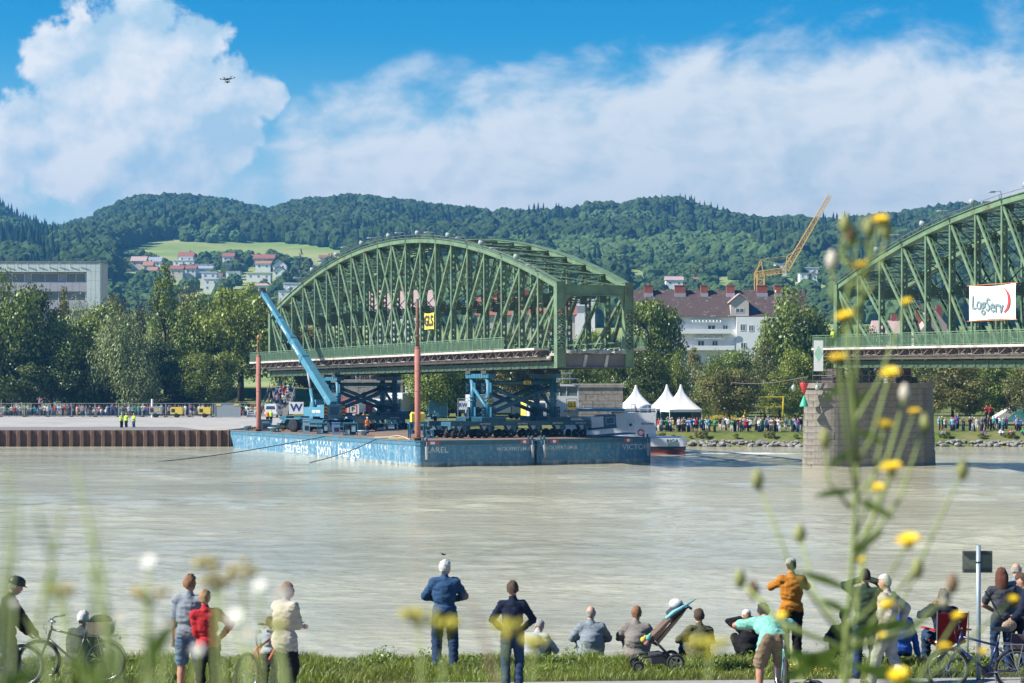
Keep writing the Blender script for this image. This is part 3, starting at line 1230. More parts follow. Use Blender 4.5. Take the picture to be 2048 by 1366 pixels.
    # footpaths on both sides with brackets, pipe and railing
    for side in (0, 1):
        sg = -1 if side == 0 else 1
        X = side * WB
        y0, y1 = -near_extra * PL, Ltot + far_extra * PL
        if side == 0 and near_extra == 0:
            y0 = 1.4
        m = MB()
        m.b2((X + sg * .45, y0, 1.66), (X + sg * 1.95, y1, 1.86))
        m.obj('footpath', M_edge, B)
        m = MB()
        m.bar((X + sg * .32, 0, 1.58), (X + sg * 1.9, 0, 1.58), .08, .12)
        m.bar((X + sg * .32, 0, .72), (X + sg * 1.85, 0, 1.52), .08, .07)
        m.bar((X + sg * 1.0, 0, 1.05), (X + sg * 1.0, 0, 1.55), .06, .06)
        m.bar((X + sg * 1.75, 0, 1.0), (X + sg * 1.75, 0, 1.6), .09, .09)
        m.bar((X + sg * 1.75, 0, 1.05), (X + sg * 1.75, -PL / 4, 1.58), .06, .06)
        bm_ = m.mesh('footpath_bracket', M_brkt)
        yy = PL / 2
        while yy < y1:
            link_obj('footpath_bracket', bm_, B, Matrix.Translation((0, yy, 0)))
            yy += PL / 2
        MB().bar((X + sg * 1.75, y0 + .3, 1.06), (X + sg * 1.75, y1 - .2, 1.06), .06, .05).obj('bracket_rail', M_brkt, B)
        m = MB()
        m.b2((X + sg * .42, max(.3, y0), 1.2), (X + sg * .62, min(Ltot, y1), 1.62))
        m.obj('footpath_stringer', M_iron, B)
        m = MB()
        m.tube((X + sg * .62, .7, .92), (X + sg * .62, Ltot - .2, .92), .19, None, 10)
        for i in range(21):
            m.tube((X + sg * .62, .8 + i * 4.05, .92), (X + sg * .62, .95 + i * 4.05, .92), .215, None, 10)
        m.obj('pipe', M_pipe, B, True)
        k = int(math.ceil(y0 / PL - .01))
        kend = NP
        for i in range(k, kend):
            if side == 0 and near_extra == 0 and i < 2:
                continue
            link_obj('railing_panel', RAILM, B, Matrix.Translation((X + sg * 1.88, i * PL, 1.86)))
        link_obj('railing_panel', RAILM, B, Matrix.Translation((X + sg * 1.88, NP * PL, 1.86)) @ Matrix.Diagonal((1, far_extra, 1, 1)))
        # inner safety rail
        m = MB()
        for dz_ in (.45, .95):
            m.bar((X - sg * .55, .5, 1.42 + dz_), (X - sg * .55, Ltot - .5, 1.42 + dz_), .05, .07)
        m.obj('guard_rail', M_rail, B)
    # street lamps and floodlights along the near arch
    if lamps:
        for k in range(1, NP):
            z = hz_(k)
            y = k * PL
            m = MB()
            if k % 2:
                m.path([(-.3, y, z + .2), (-.3, y, z + .80), (-.4, y, z + .86), (-1.0, y, z + .84)], .035, 6)
                m.ell((-1.15, y, z + .80), (.38, .15, .10), 10, 6)
            else:
                m.tube((-.45, y, z + .2), (-.45, y, z + .6), .05)
                m.tube((-.75, y, z + .78), (-.2, y, z + .70), .24, .16, 10)
            m.obj('bridge_lamp', M_lampm, B, True)
        m = MB()
        pts = [(-.48, k * PL, hz_(k) + .55) for k in range(0, NP + 1)]
        m.path(pts, .025, 5)
        for k in range(0, NP + 1):
            m.tube((-.48, k * PL, hz_(k) + .25), (-.48, k * PL, hz_(k) + .58), .02, None, 5)
        m.obj('arch_hand_cable', M_brkt, B)
    return B


M_lampm = mat('lamp_housing', (.32, .38, .36), .45, .1, 3.)
TH_M = R(24.4)
NEAR_M = Vector((4.38, 205.5, 9.24 - .05))
MOVE = Matrix.Translation(NEAR_M) @ Matrix.Rotation(TH_M, 4, 'Z') @ Matrix.Rotation(-.0125, 4, 'X')
bridge_m = bridge('green iron arched truss span carried on towers above the blue barge', MOVE, .8, 0)
TH_F = R(19.0)
FAR_F = Vector((30.7, 211.0, 9.22))
FIXM = Matrix.Translation(FAR_F) @ Matrix.Rotation(TH_F, 4, 'Z') @ Matrix.Translation((0, -NP * PL, 0))
bridge_f = bridge('green iron arched truss span still resting on the stone pier at right', FIXM, .45, 1)

# ---- the stone pier of the fixed span, block by block
M_gran = mat('granite_block', (.235, .21, .175), .9, .35, 1.3, .5, dirt=(.13, .11, .09), dirtamt=.42, dscale=.55)
M_mort = mat('dark_joint', (.06, .055, .05), .95, .2, 2.)
PIER = Matrix.Translation((FAR_F.x, FAR_F.y, 0)) @ Matrix.Rotation(TH_F, 4, 'Z') @ Matrix.Translation((3.6, .9, 0))
pier = thing('bridge_pier', 'rounded granite block pier standing in the river under the fixed span', 'bridge pier', M=PIER)


def stadium(a, b, n=9):
    """outline: straight sides of half length a, round ends of radius b, counter-clockwise"""
    pts = []
    k = 5
    for i in range(k):
        pts.append((-a + 2 * a * i / k, -b))
    for i in range(n):
        t_ = -math.pi / 2 + math.pi * i / n
        pts.append((a + b * math.cos(t_), b * math.sin(t_)))
    for i in range(k):
        pts.append((a - 2 * a * i / k, b))
    for i in range(n):
        t_ = math.pi / 2 + math.pi * i / n
        pts.append((-a + b * math.cos(t_), b * math.sin(t_)))
    return pts


def outline_len(a, b, s):
    """point at arc length s along the stadium starting bottom-left"""
    per = 4 * a + 2 * math.pi * b
    s = s % per
    if s < 2 * a:
        return (-a + s, -b)
    s -= 2 * a
    if s < math.pi * b:
        t_ = -math.pi / 2 + s / b
        return (a + b * math.cos(t_), b * math.sin(t_))
    s -= math.pi * b
    if s < 2 * a:
        return (a - s, b)
    s -= 2 * a
    t_ = math.pi / 2 + s / b
    return (-a + b * math.cos(t_), b * math.sin(t_))


PA, PB = 4.0, 2.35
core = MB()
o0 = stadium(PA, PB * 1.02, 12)
core.add([(x * 1.035, y * 1.035, -2) for x, y in o0] + [(x * .985, y * .985, 7.3) for x, y in o0],
         [(i, (i + 1) % len(o0), len(o0) + (i + 1) % len(o0), len(o0) + i) for i in range(len(o0))] + [tuple(range(len(o0), 2 * len(o0)))])
core.obj('mortar_core', M_mort, pier)
NC, NBL = 13, 22
per = 4 * PA + 2 * math.pi * PB
crs = (7.3 + .4) / NC
blk = {}
for par in (0, 1):
    for j in range(NBL):
        s0, s1 = per * (j + par * .5) / NBL + .012, per * (j + 1 + par * .5) / NBL - .012
        q_ = [outline_len(PA, PB, s0 + (s1 - s0) * i / 4) for i in range(5)]
        inn = [(x * .9, y * .86) for x, y in q_]
        m = MB()
        n = 10
        ring = q_ + inn[::-1]
        zz = crs / 2 - .012
        m.add([(x, y, -zz) for x, y in ring] + [(x, y, zz) for x, y in ring],
              [(i, i + 1, 6 + 4 + i + 1, 6 + 4 + i) for i in range(9)] + [(9, 0, 10, 19), tuple(range(9, -1, -1)), tuple(range(10, 20))])
        blk[par, j] = m.mesh('granite_block', M_gran)
for c in range(NC):
    zc = -.4 + crs * (c + .5)
    f = 1.06 - .045 * (c + .5) / NC
    for j in range(NBL):
        e = 1 + random.uniform(-.004, .006)
        link_obj('granite_block', blk[c % 2, j], pier, Matrix.Translation((0, 0, zc)) @ Matrix.Diagonal((f * e, f * e, 1, 1)))
m = MB()
o1 = stadium(PA, PB, 12)
m.add([(x * 1.055, y * 1.055, 7.31) for x, y in o1] + [(x * 1.055, y * 1.055, 7.78) for x, y in o1],
      [(i, (i + 1) % len(o1), len(o1) + (i + 1) % len(o1), len(o1) + i) for i in range(len(o1))] + [tuple(range(len(o1), 2 * len(o1))), tuple(range(len(o1) - 1, -1, -1))])
m.obj('cap_stone', M_gran, pier)
for x in (-3.6, 3.4):
    m = MB()
    m.b2((x - .9, -1.5, 7.79), (x + .9, 1.0, 8.35))
    m.b2((x - .45, -1.1, 8.352), (x + .45, .7, 9.18))
    m.obj('bearing', M_iron, pier)
m = MB()                                                       # inspection cage along the pier head
for s in (-1, 1):
    yy = s * 2.0
    for z in (7.95, 8.5, 9.0):
        m.bar((-4.9, yy, z), (5.6, yy, z), .06, .06)
    for i in range(15):
        x = -4.9 + 10.5 * i / 14
        m.bar((x, yy, 7.79), (x, yy, 9.0), .05, .05)
        if i < 14:
            m.bar((x, yy, 8.5), (x + .75, yy, 7.95), .04, .04)
for x in (-4.9, 5.6):
    for z in (7.95, 8.5, 9.0):
        m.bar((x, -2., z), (x, 2., z), .06, .06)
m.obj('inspection_cage', M_brkt, pier)
# navigation marks and floodlights on the pier nose
M_white = mat('white_paint', (.78, .78, .76), .5, .06, 2.)
M_red = mat('signal_red', (.62, .06, .06), .5, .1, 3.)
M_sgreen = mat('signal_green', (.05, .42, .26), .5, .1, 3.)
pA = P(1608, 768, 209)
nb = thing('navigation_cones', 'red cone above green cone, day marks hanging left of the pier', 'sign', pA)
m = MB()
m.lathe([(.04, -1.0), (.42, .15), (.42, .2)], 14, (0, 0, -.1))
m.obj('red_cone', M_red, nb, True)
m = MB()
m.lathe([(.42, -2.0), (.42, -1.95), (.04, -.95)], 14, (0, 0, -.1))
m.obj('green_cone', M_sgreen, nb, True)
m = MB()
m.bar((-1.2, 0, .25), (3.2, .4, .32), .08, .08)
m.tube((0, 0, .3), (0, 0, -2.1), .03)
m.obj('bracket', M_brkt, nb)
for dx_ in (-.95, 1.25):
    fl = thing('floodlight', 'round floodlight hanging %s the red and green cones' % ('left of' if dx_ < 0 else 'right of'), 'lamp', pA + Vector((dx_, .1, .2)))
    m = MB()
    m.path([(0, 0, 0), (0, 0, -.3)], .03)
    m.ell((0, 0, -.55), (.22, .22, .3), 10, 8)
    m.obj('housing', M_lampm, fl, True)
bd = thing('navigation_board', 'tall white board with a green diamond at the bridge end', 'sign', P(1637, 740, 207))
m = MB()
m.b2((-.42, -.05, -.1), (.42, .05, 2.72))
m.obj('board', M_white, bd)
m = MB()
m.prism([(0, -.057, .75), (.40, -.057, 1.5), (0, -.057, 2.25), (-.40, -.057, 1.5)], (0, .004, 0))
m.obj('diamond', mat('pale_green_sign', (.36, .62, .46), .5, .08, 2.), bd)

# ---- banners
M_yel = mat('banner_yellow', (.80, .60, .08), .7, .1, 2.)
M_ink = mat('banner_ink', (.05, .05, .045), .7, .1, 3.)
M_ban = mat('banner_white', (.80, .80, .80), .7, .05, 1.)


def cloth(w_, h, nx=14, nz=8, amp=.06, seed=1):
    m = MB()
    vv = []
    for j in range(nz + 1):
        for i in range(nx + 1):
            x, z = w_ * (i / nx - .5), h * (j / nz - .5)
            pin = 1 - abs(2 * i / nx - 1) ** 2
            vv.append((x, amp * fn(x * 2 + seed * 9, z * 2, 1., seed), z - (.05 * h) * pin * (1 if j > nz / 2 else -.6)))
    for off in (0, .012):
        n0 = len(vv) if off else 0
    ff = [(j * (nx + 1) + i, j * (nx + 1) + i + 1, (j + 1) * (nx + 1) + i + 1, (j + 1) * (nx + 1) + i) for j in range(nz) for i in range(nx)]
    m.add(vv, ff)
    return m


def on_bridge(Mb, x, y, z, rz=-90):
    return Mb @ Matrix.Translation((x, y, z)) @ Matrix.Rotation(R(rz), 4, 'Z')


bn1 = thing('banner', 'small yellow banner lettered GLS tied inside the carried span', 'banner', M=on_bridge(MOVE, -.42, 30.4, 5.25) @ Matrix.Scale(.87, 4))
cloth(2.9, 2.0, 10, 6, .05, 2).obj('cloth', M_yel, bn1, True)
text_obj('GLS', 1.75, 'lettering', M_ink, bn1, Matrix.Translation((0, -.09, -.02)), .004, .88, .03)
m = MB()
for sx in (-1, 1):
    for sz in (-1, 1):
        m.tube((sx * 1.42, 0, sz * .98), (sx * 1.9, .05, sz * 1.12), .02, None, 4)
m.obj('tie', M_brkt, bn1)
bn2 = thing('banner', 'large white banner lettered LogServ with a red crescent on the right span', 'banner', M=on_bridge(FIXM, -.45, 55.1, 5.35) @ Matrix.Scale(.88, 4))
cloth(8.2, 3.35, 22, 10, .035, 3).obj('cloth', M_ban, bn2, True)
M_lg = mat('print_grey_green', (.17, .25, .26), .7, .1, 2.)
lt = text_obj('LogServ', 1.75, 'lettering', M_lg, bn2, Matrix.Translation((-.75, -.10, -.25)) @ Matrix(((1, 0, .22, 0), (0, 1, 0, 0), (0, 0, 1, 0), (0, 0, 0, 1))), .004, 1.0, .015)
m = MB()
cr = []
for i in range(13):
    t_ = R(-62 + 152 * i / 12)
    cr.append((1.55 + 1.75 * math.cos(t_), -.11, .10 + 1.28 * math.sin(t_)))
for i in range(13):
    t_ = R(90 - 152 * i / 12)
    cr.append((1.50 + 1.42 * math.cos(t_), -.11, .14 + 1.24 * math.sin(t_)))
m.add(cr, [(i, i + 1, 24 - i, 25 - i) for i in range(12)])
m.obj('crescent', M_red, bn2)
m = MB()
for sz in (-1, 1):
    m.tube((-4.5, 0, sz * 1.68), (4.4, 0, sz * 1.68), .035, None, 5)
m.obj('batten', mat('batten_orange', (.6, .22, .08), .7, .1, 2.), bn2)

# ================================================================== TREES ON THE FAR BANK
def T(px, top, wpx, y, kind, tint, label, group='trees on the far bank'):
    x = PX(px, y)
    z = far_z(x, y) if x > QUAY_X1 + 20 or y > QUAY_Y1 else max(far_z(x, y), 1.9)
    return tree(label, x, y, z - .1, (PZ(top, y) - z) * 1.06, wpx * y / F * 1.14, kind, tint, group)


G1 = 'tall trees behind the left quay'
for a in (
    (-60, 560, 150, 352, 'round', 'dark', 'dark tree cut by the left edge of the view'),
    (12, 545, 160, 350, 'round', 'mid', 'tall dark tree in front of the pale apartment block, far left'),
    (70, 578, 120, 356, 'spread', 'dark', 'second dark tree from the left, shading the apartment block'),
    (128, 574, 66, 392, 'cone', 'yellow', 'small yellowish tree poking up before the apartment block'),
    (180, 602, 110, 388, 'willow', 'pale', 'silvery tree right of the yellowish one'),
    (150, 612, 140, 352, 'round', 'mid', 'rounded tree left of the pale willow'),
    (238, 596, 120, 392, 'round', 'olive', 'olive tree rising behind the pale willow'),
    (252, 632, 150, 350, 'willow', 'pale', 'pale green willow drooping behind the crowd'),
    (330, 530, 118, 368, 'cone', 'mid', 'tallest pointed green tree right of the willow'),
    (300, 660, 110, 362, 'round', 'dark', 'dark tree between the willow and the pointed tree'),
    (398, 592, 100, 366, 'round', 'mid', 'green tree right of the pointed one'),
    (482, 556, 150, 362, 'spread', 'fresh', 'broad bright green tree behind the far red pile'),
    (420, 690, 110, 352, 'round', 'mid', 'lower green tree above the grey trailer'),
    (560, 590, 90, 385, 'round', 'mid', 'green tree just left of the truss arch'),
    (436, 586, 116, 388, 'round', 'mid', 'green tree filling the gap left of the broad bright tree'),
    (212, 610, 110, 372, 'spread', 'mid', 'green tree at the right corner of the apartment block'),
    (372, 575, 100, 392, 'round', 'olive', 'olive crown rising right of the pointed tree'),
    (20, 690, 150, 347, 'spread', 'dark', 'low dark tree over the crowd at far left'),
    (105, 700, 130, 349, 'spread', 'dark', 'low dark tree over the middle of the left crowd'),
    (198, 720, 120, 354, 'round', 'dark', 'low dark tree left of the willow trunk'),
    (368, 700, 100, 356, 'round', 'dark', 'low dark tree over the yellow machines'),
):
    T(*a, G1)
G2 = 'trees seen through and under the carried span'
for a in (
    (620, 640, 100, 392, 'round', 'rust', 'brownish tree seen through the left of the truss'),
    (690, 660, 90, 396, 'round', 'olive', 'olive tree seen through the truss left of the yellow banner'),
    (765, 700, 90, 398, 'spread', 'mid', 'low green tree behind the middle of the truss'),
    (640, 775, 70, 372, 'spread', 'fresh', 'bright bush beside the steps under the span'),
    (870, 700, 110, 330, 'round', 'fresh', 'green tree behind the near red pile'),
    (935, 690, 100, 335, 'spread', 'mid', 'green tree behind the left legs of the front tower'),
    (1005, 650, 110, 345, 'spread', 'olive', 'olive tree behind the crossed braces of the front tower'),
    (1060, 660, 90, 352, 'round', 'mid', 'green tree behind the right legs of the front tower'),
    (1195, 640, 90, 340, 'round', 'fresh', 'bright tree seen through the end portal'),
    (1150, 690, 80, 322, 'spread', 'mid', 'tree above the wheelhouse of the tug'),
    (1235, 720, 110, 305, 'spread', 'dark', 'dark tree above the old stone abutment'),
):
    T(*a, G2)
G3 = 'trees between the two spans'
for a in (
    (1305, 572, 120, 352, 'round', 'mid', 'tall green tree right of the end portal'),
    (1290, 690, 90, 300, 'round', 'dark', 'dark tree behind the left white tent'),
    (1345, 705, 84, 305, 'willow', 'mid', 'green tree behind the twin white tents'),
    (1388, 695, 80, 325, 'cone', 'yellow', 'yellow topped tree below the white house'),
    (1420, 712, 80, 318, 'willow', 'mid', 'slim green tree left of the round olive one'),
    (1458, 726, 112, 288, 'spread', 'olive', 'round olive brown tree beside the white tents'),
    (1478, 690, 110, 335, 'round', 'mid', 'green tree in front of the white house'),
    (1592, 578, 140, 352, 'round', 'mid', 'tall dark green tree hiding the end of the white house'),
    (1560, 650, 100, 356, 'round', 'fresh', 'bright green tree over the right end of the white house'),
    (1530, 680, 90, 318, 'cone', 'olive', 'pale olive tree left of the pier'),
    (1588, 690, 84, 308, 'round', 'fresh', 'green tree touching the pier nose'),
    (1642, 640, 80, 350, 'round', 'mid', 'tree behind the white navigation board'),
    (1560, 745, 80, 300, 'spread', 'mid', 'low tree above the crowd left of the pier'),
):
    T(*a, G3)
G4 = 'trees behind the right span'
for a in (
    (1730, 640, 70, 360, 'round', 'dark', 'dark tree seen through the left end of the fixed span'),
    (1905, 725, 130, 292, 'spread', 'olive', 'broad olive tree right of the pier under the span'),
    (1985, 700, 110, 318, 'round', 'mid', 'tree with a bare dark trunk under the right span'),
    (2052, 728, 90, 292, 'spread', 'olive', 'olive tree cut by the right edge'),
    (1850, 690, 90, 340, 'round', 'mid', 'tree peeping between pier and right span'),
    (1945, 650, 90, 372, 'round', 'mid', 'tree behind the white banner'),
    (2030, 660, 90, 365, 'round', 'fresh', 'bright tree behind the right end of the white banner'),
):
    T(*a, G4)

# low bushes along the waterline
for i, (px, py, w_) in enumerate(((1322, 872, 26), (1345, 878, 20), (1404, 880, 34), (1470, 878, 24), (1540, 882, 30), (1590, 878, 22), (1890, 882, 30), (1960, 884, 26), (2020, 880, 30), (1380, 876, 16))):
    y = 266.3
    x = PX(px, y)
    o = thing('bush', ['low leafy bush at the waterline beside the tug', 'small bush right of the tug stern', 'widest bush at the waterline left of the pier',
                       'bush at the waterline below the round olive tree', 'bush at the waterline near the yellow playground', 'bush just left of the pier',
                       'bush at the waterline just right of the pier', 'bush at the waterline below the red shirts', 'bush at the waterline at far right',
                       'tiny bush between two larger bushes near the tug'][i], 'bush', (x, y, .75), 0, 'waterline bushes')
    c = link_obj('foliage', SMALL[i % 2], o, Matrix.Diagonal((w_ * y / F, w_ * y / F * .8, w_ * y / F * .62, 1)))
    c.material_slots[0].link = 'OBJECT'
    c.material_slots[0].material = LEAF['fresh' if i % 2 else 'olive']

# ================================================================== BUILDINGS
M_wall_w = mat('render_white', (.83, .83, .81), .85, .05, .5, .1)
M_wall_c = mat('render_cream', (.66, .58, .46), .85, .08, .5, .1)
M_tile_r = mat('roof_tile_red', (.30, .115, .085), .85, .25, 2., .4)
M_tile_o = mat('roof_tile_orange', (.38, .19, .13), .85, .2, 2., .4)
M_tile_p = mat('roof_tile_pink', (.46, .33, .30), .85, .15, 2., .3)
M_tile_g = mat('roof_sheet_grey', (.34, .36, .38), .6, .12, 1., .2)
M_tile_d = mat('roof_slate_dark', (.06, .07, .085), .7, .2, 1., .2)
M_pane = glassmat()
M_frame = mat('window_frame_white', (.72, .72, .70), .5, .05, 2.)


def windows(parent, face_y, rects, frame=.09, proud=.03):
    """each window its own part with its pane a sub-part; rects (x0,x1,z0,z1) on a wall facing -y"""
    for x0, x1, z0, z1 in rects:
        m = MB()
        f = frame
        y0, y1 = face_y - proud, face_y + .05
        m.b2((x0, y0, z0), (x1, y1, z0 + f))
        m.b2((x0, y0, z1 - f), (x1, y1, z1))
        m.b2((x0, y0, z0 + f), (x0 + f, y1, z1 - f))
        m.b2((x1 - f, y0, z0 + f), (x1, y1, z1 - f))
        if x1 - x0 > .9:
            c = (x0 + x1) / 2
            m.b2((c - f / 2, y0, z0 + f), (c + f / 2, y1, z1 - f))
        w_ = m.obj('window', M_frame, parent)
        MB().b2((x0 + f * .8, face_y - .012, z0 + f * .8), (x1 - f * .8, face_y - .006, z1 - f * .8)).obj('pane', M_pane, w_)


HOUSES = []
HLAB = []


def house(label, px0, px1, py_top, py_eave, y, hwall, roof='gable', wall=None, tile=None, rz=0., depth=9., gableside=False, flat=False):
    """a hillside house: its eaves and ridge where the photograph shows them"""
    hwall += 1.5
    y = min((900 + 10 * i for i in range(60)), key=lambda q: abs(far_z(PX((px0 + px1) / 2, q), q) + hwall - PZ(py_eave, q)))
    wd = (px1 - px0) * y / F
    x = PX((px0 + px1) / 2, y)
    ze = PZ(py_eave, y)
    zt = PZ(py_top, y)
    zg = min(ze - hwall, far_z(x, y) + .5)
    o = thing('house', label, 'house', (x, y + depth / 2, zg), rz, 'hillside houses')
    H_ = ze - zg
    hw, hd = wd / 2, depth / 2
    HOUSES.append((x, y, hw, depth))
    HLAB.append(label)
    MB().b2((-hw, -hd, -1.5), (hw, hd, H_)).obj('wall', wall or M_wall_w, o)
    rh = zt - ze
    if flat:
        m = MB()
        m.b2((-hw - .3, -hd - .3, H_ + .002), (hw + .3, hd + .3, H_ + .35))
        m.obj('roof', tile or M_tile_g, o)
    elif gableside:
        m = MB()
        ov = .5
        poly = [(-hw - ov, -hd - ov, H_ - .25), (0, -hd - ov, H_ + rh), (hw + ov, -hd - ov, H_ - .25), (hw + ov, -hd - ov, H_), (0, -hd - ov, H_ + rh + .32), (-hw - ov, -hd - ov, H_)]
        m.prism([poly[0], poly[1], poly[4], poly[5]], (0, 2 * (hd + ov), 0))
        m.prism([poly[1], poly[2], poly[3], poly[4]], (0, 2 * (hd + ov), 0))
        r_ = m.obj('roof', tile or M_tile_r, o)
        m = MB()
        m.prism([(-hw, -hd, H_), (hw, -hd, H_), (0, -hd, H_ + rh - .05)], (0, 2 * hd, 0))
        m.obj('gable', wall or M_wall_w, o)
        m = MB()
        m.b2((hw * .3, -.4, H_ + rh * .5), (hw * .3 + .8, .4, H_ + rh + .7))
        m.obj('chimney', M_tile_r, r_)
    else:
        m = MB()
        ov = .5
        hip = hw * .35 if roof == 'hip' else -ov
        a = [(-hw - ov, -hd - ov, H_), (hw + ov, -hd - ov, H_), (hw + ov, hd + ov, H_), (-hw - ov, hd + ov, H_), (-hw + hip if roof == 'hip' else -hw - ov, 0, H_ + rh), (hw - hip if roof == 'hip' else hw + ov, 0, H_ + rh)]
        m.add(a, [(0, 1, 5, 4), (2, 3, 4, 5), (1, 2, 5), (3, 0, 4), (3, 2, 1, 0)])
        r_ = m.obj('roof', tile or M_tile_r, o)
        m = MB()
        m.b2((hw * .35, .3, H_ + rh * .6), (hw * .35 + .8, 1.1, H_ + rh + .8))
        m.obj('chimney', M_tile_r, r_)
    n = max(2, int(wd / 3.2))
    rects = []
    for fl in range(max(1, int(H_ / 2.9))):
        for i in range(n):
            xc = -hw + wd * (i + .5) / n
            zb = H_ - 2.2 - fl * 2.8
            if zb > .2:
                rects.append((xc - .55, xc + .55, zb, zb + 1.3))
    windows(o, -hd - .02, rects)
    return o


for a, kw in (
    (('grey and red gabled house at the left edge of the village', 262, 291, 512, 522, 1260, 4), dict(tile=M_tile_p, wall=M_wall_c)),
    (('house with a pale grey roof below the meadow, village left', 297, 321, 513, 523, 1265, 3), dict(tile=M_tile_g)),
    (('small house with orange roof between the two left gables', 286, 304, 522, 531, 1225, 3), dict(tile=M_tile_o)),
    (('small orange roofed house low at the village left', 295, 312, 533, 541, 1190, 3), dict(tile=M_tile_o)),
    (('tall white house with red and white roof above its terraces', 357, 386, 503, 513, 1250, 5), dict(tile=M_tile_r, gableside=False)),
    (('long white terrace block under the tall white house', 346, 388, 519, 521, 1235, 4), dict(flat=True, tile=M_wall_w)),
    (('white house with red roof, left of a red roofed pair', 339, 365, 530, 538, 1180, 4), dict(tile=M_tile_r, wall=M_wall_c)),
    (('white house with red roof, right of a red roofed pair', 370, 391, 530, 537, 1182, 4), dict(tile=M_tile_r)),
    (('wide white house with low grey roof in the village middle', 386, 424, 524, 529, 1200, 5), dict(flat=True, tile=M_tile_g)),
    (('lower wing of the wide white house, grey sheet roof', 388, 424, 531, 537, 1170, 3), dict(tile=M_tile_g)),
    (('white cubic house with a red roof patch', 403, 433, 542, 545, 1140, 6), dict(flat=True, tile=M_wall_w)),
    (('white cube house with terrace low in the village', 407, 437, 556, 558, 1110, 5), dict(flat=True, tile=M_wall_w)),
    (('low red roofed annexe of the cubic house', 416, 442, 546, 551, 1128, 2), dict(tile=M_tile_r)),
    (('red roofed house half hidden by round trees', 445, 467, 505, 513, 1270, 4), dict(tile=M_tile_r)),
    (('dark gabled house left of centre behind firs', 450, 462, 526, 533, 1200, 3), dict(tile=M_tile_d)),
    (('flat roofed white bungalow in the village middle', 452, 479, 541, 543, 1150, 3), dict(flat=True, tile=M_tile_g)),
    (('large twin gabled house with dark red roof on the meadow edge', 501, 548, 508, 517, 1285, 3), dict(tile=M_tile_r, wall=M_wall_c)),
    (('white house with orange roof below the twin gabled one', 511, 541, 521, 527, 1235, 3), dict(tile=M_tile_o)),
    (('white gable house with steep dark slate roof', 546, 573, 519, 531, 1225, 4), dict(tile=M_tile_d, gableside=True)),
    (('second steep dark roofed gable just below the first', 547, 571, 533, 541, 1185, 3), dict(tile=M_tile_d, gableside=True)),
    (('long flat white house right of the bungalow', 493, 541, 545, 547, 1140, 3), dict(flat=True, tile=M_tile_g)),
    (('white villa with pink hipped roof beside a red bush', 505, 538, 566, 571, 1085, 4), dict(tile=M_tile_p, roof='hip')),
    (('white boxy building left of the truss arch', 567, 606, 565, 567, 1090, 5), dict(flat=True, tile=M_wall_w)),
    (('grey boxy building low beside the truss arch', 557, 590, 580, 582, 1060, 4), dict(flat=True, tile=M_tile_g)),
    (('dark red barn roof on the meadow right of the village', 638, 664, 509, 515, 1330, 2), dict(tile=M_tile_r)),
    (('long white farmhouse with pinkish roof below the wood', 1332, 1366, 552, 560, 1150, 4), dict(tile=M_tile_p)),
    (('small red roof among trees right of the farmhouse', 1389, 1404, 553, 558, 1150, 2), dict(tile=M_tile_r)),
    (('white building behind the tower crane jib', 1551, 1573, 526, 528, 1280, 5), dict(flat=True, tile=M_tile_g)),
    (('upper white house on the slope right of the tower crane', 1610, 1636, 533, 536, 1260, 4), dict(flat=True, tile=M_wall_w)),
    (('white gabled house right of the tower crane', 1618, 1634, 544, 550, 1210, 3), dict(tile=M_tile_r, gableside=True)),
    (('grey flat house below the upper white house', 1600, 1622, 545, 547, 1215, 4), dict(flat=True, tile=M_tile_g)),
    (('red roofed house behind the left end of the right span', 1724, 1752, 566, 574, 1100, 4), dict(tile=M_tile_o)),
):
    house(*a, **kw)

# trees between the hillside houses
rv = random.Random(21)
nv = 0
for i in range(900):
    if nv >= 90:
        break
    right = rv.random() < .38
    px = rv.uniform(1240, 1690) if right else rv.uniform(225, 700)
    y = rv.uniform(960, 1330)
    x = PX(px, y)
    if meadow(x, y) and rv.random() < .9 or any(abs(x - q[0]) < q[2] + 3 and -85 < y - q[1] < 12 for q in HOUSES):
        continue
    z = far_z(x, y)
    py = HY - F * (z - HC) / y
    # keep house fronts free
    nv += 1
    c = rv.random()
    kind_ = 'cone' if c < .22 else 'round'
    tint_ = 'fir' if c < .22 else ('dark' if c < .42 else 'mid' if c < .8 else 'red' if c > .97 else 'olive')
    h = rv.uniform(5.5, 10.5) * (1.2 if c < .22 else 1)
    what = {'fir': 'slim dark fir', 'dark': 'dark round tree', 'mid': 'green round tree', 'olive': 'olive green tree', 'red': 'dark red leaved tree'}[tint_]
    k = min(range(len(HOUSES)), key=lambda i: (HOUSES[i][0] - x) ** 2 * 4 + (HOUSES[i][1] - y) ** 2 * .3)
    hx, hy = HOUSES[k][:2]
    pos = ('left of' if x < hx else 'right of') if abs(x - hx) * 2 > abs(y - hy) * .5 else ('below' if y < hy else 'above')
    lab = ' '.join(('%s %s the %s' % (what, pos, HLAB[k])).split()[:16])
    tree(lab, x, y, z - .2, h, h * (.5 if c < .22 else 1.0), kind_, tint_, 'garden trees on the hillside', True)


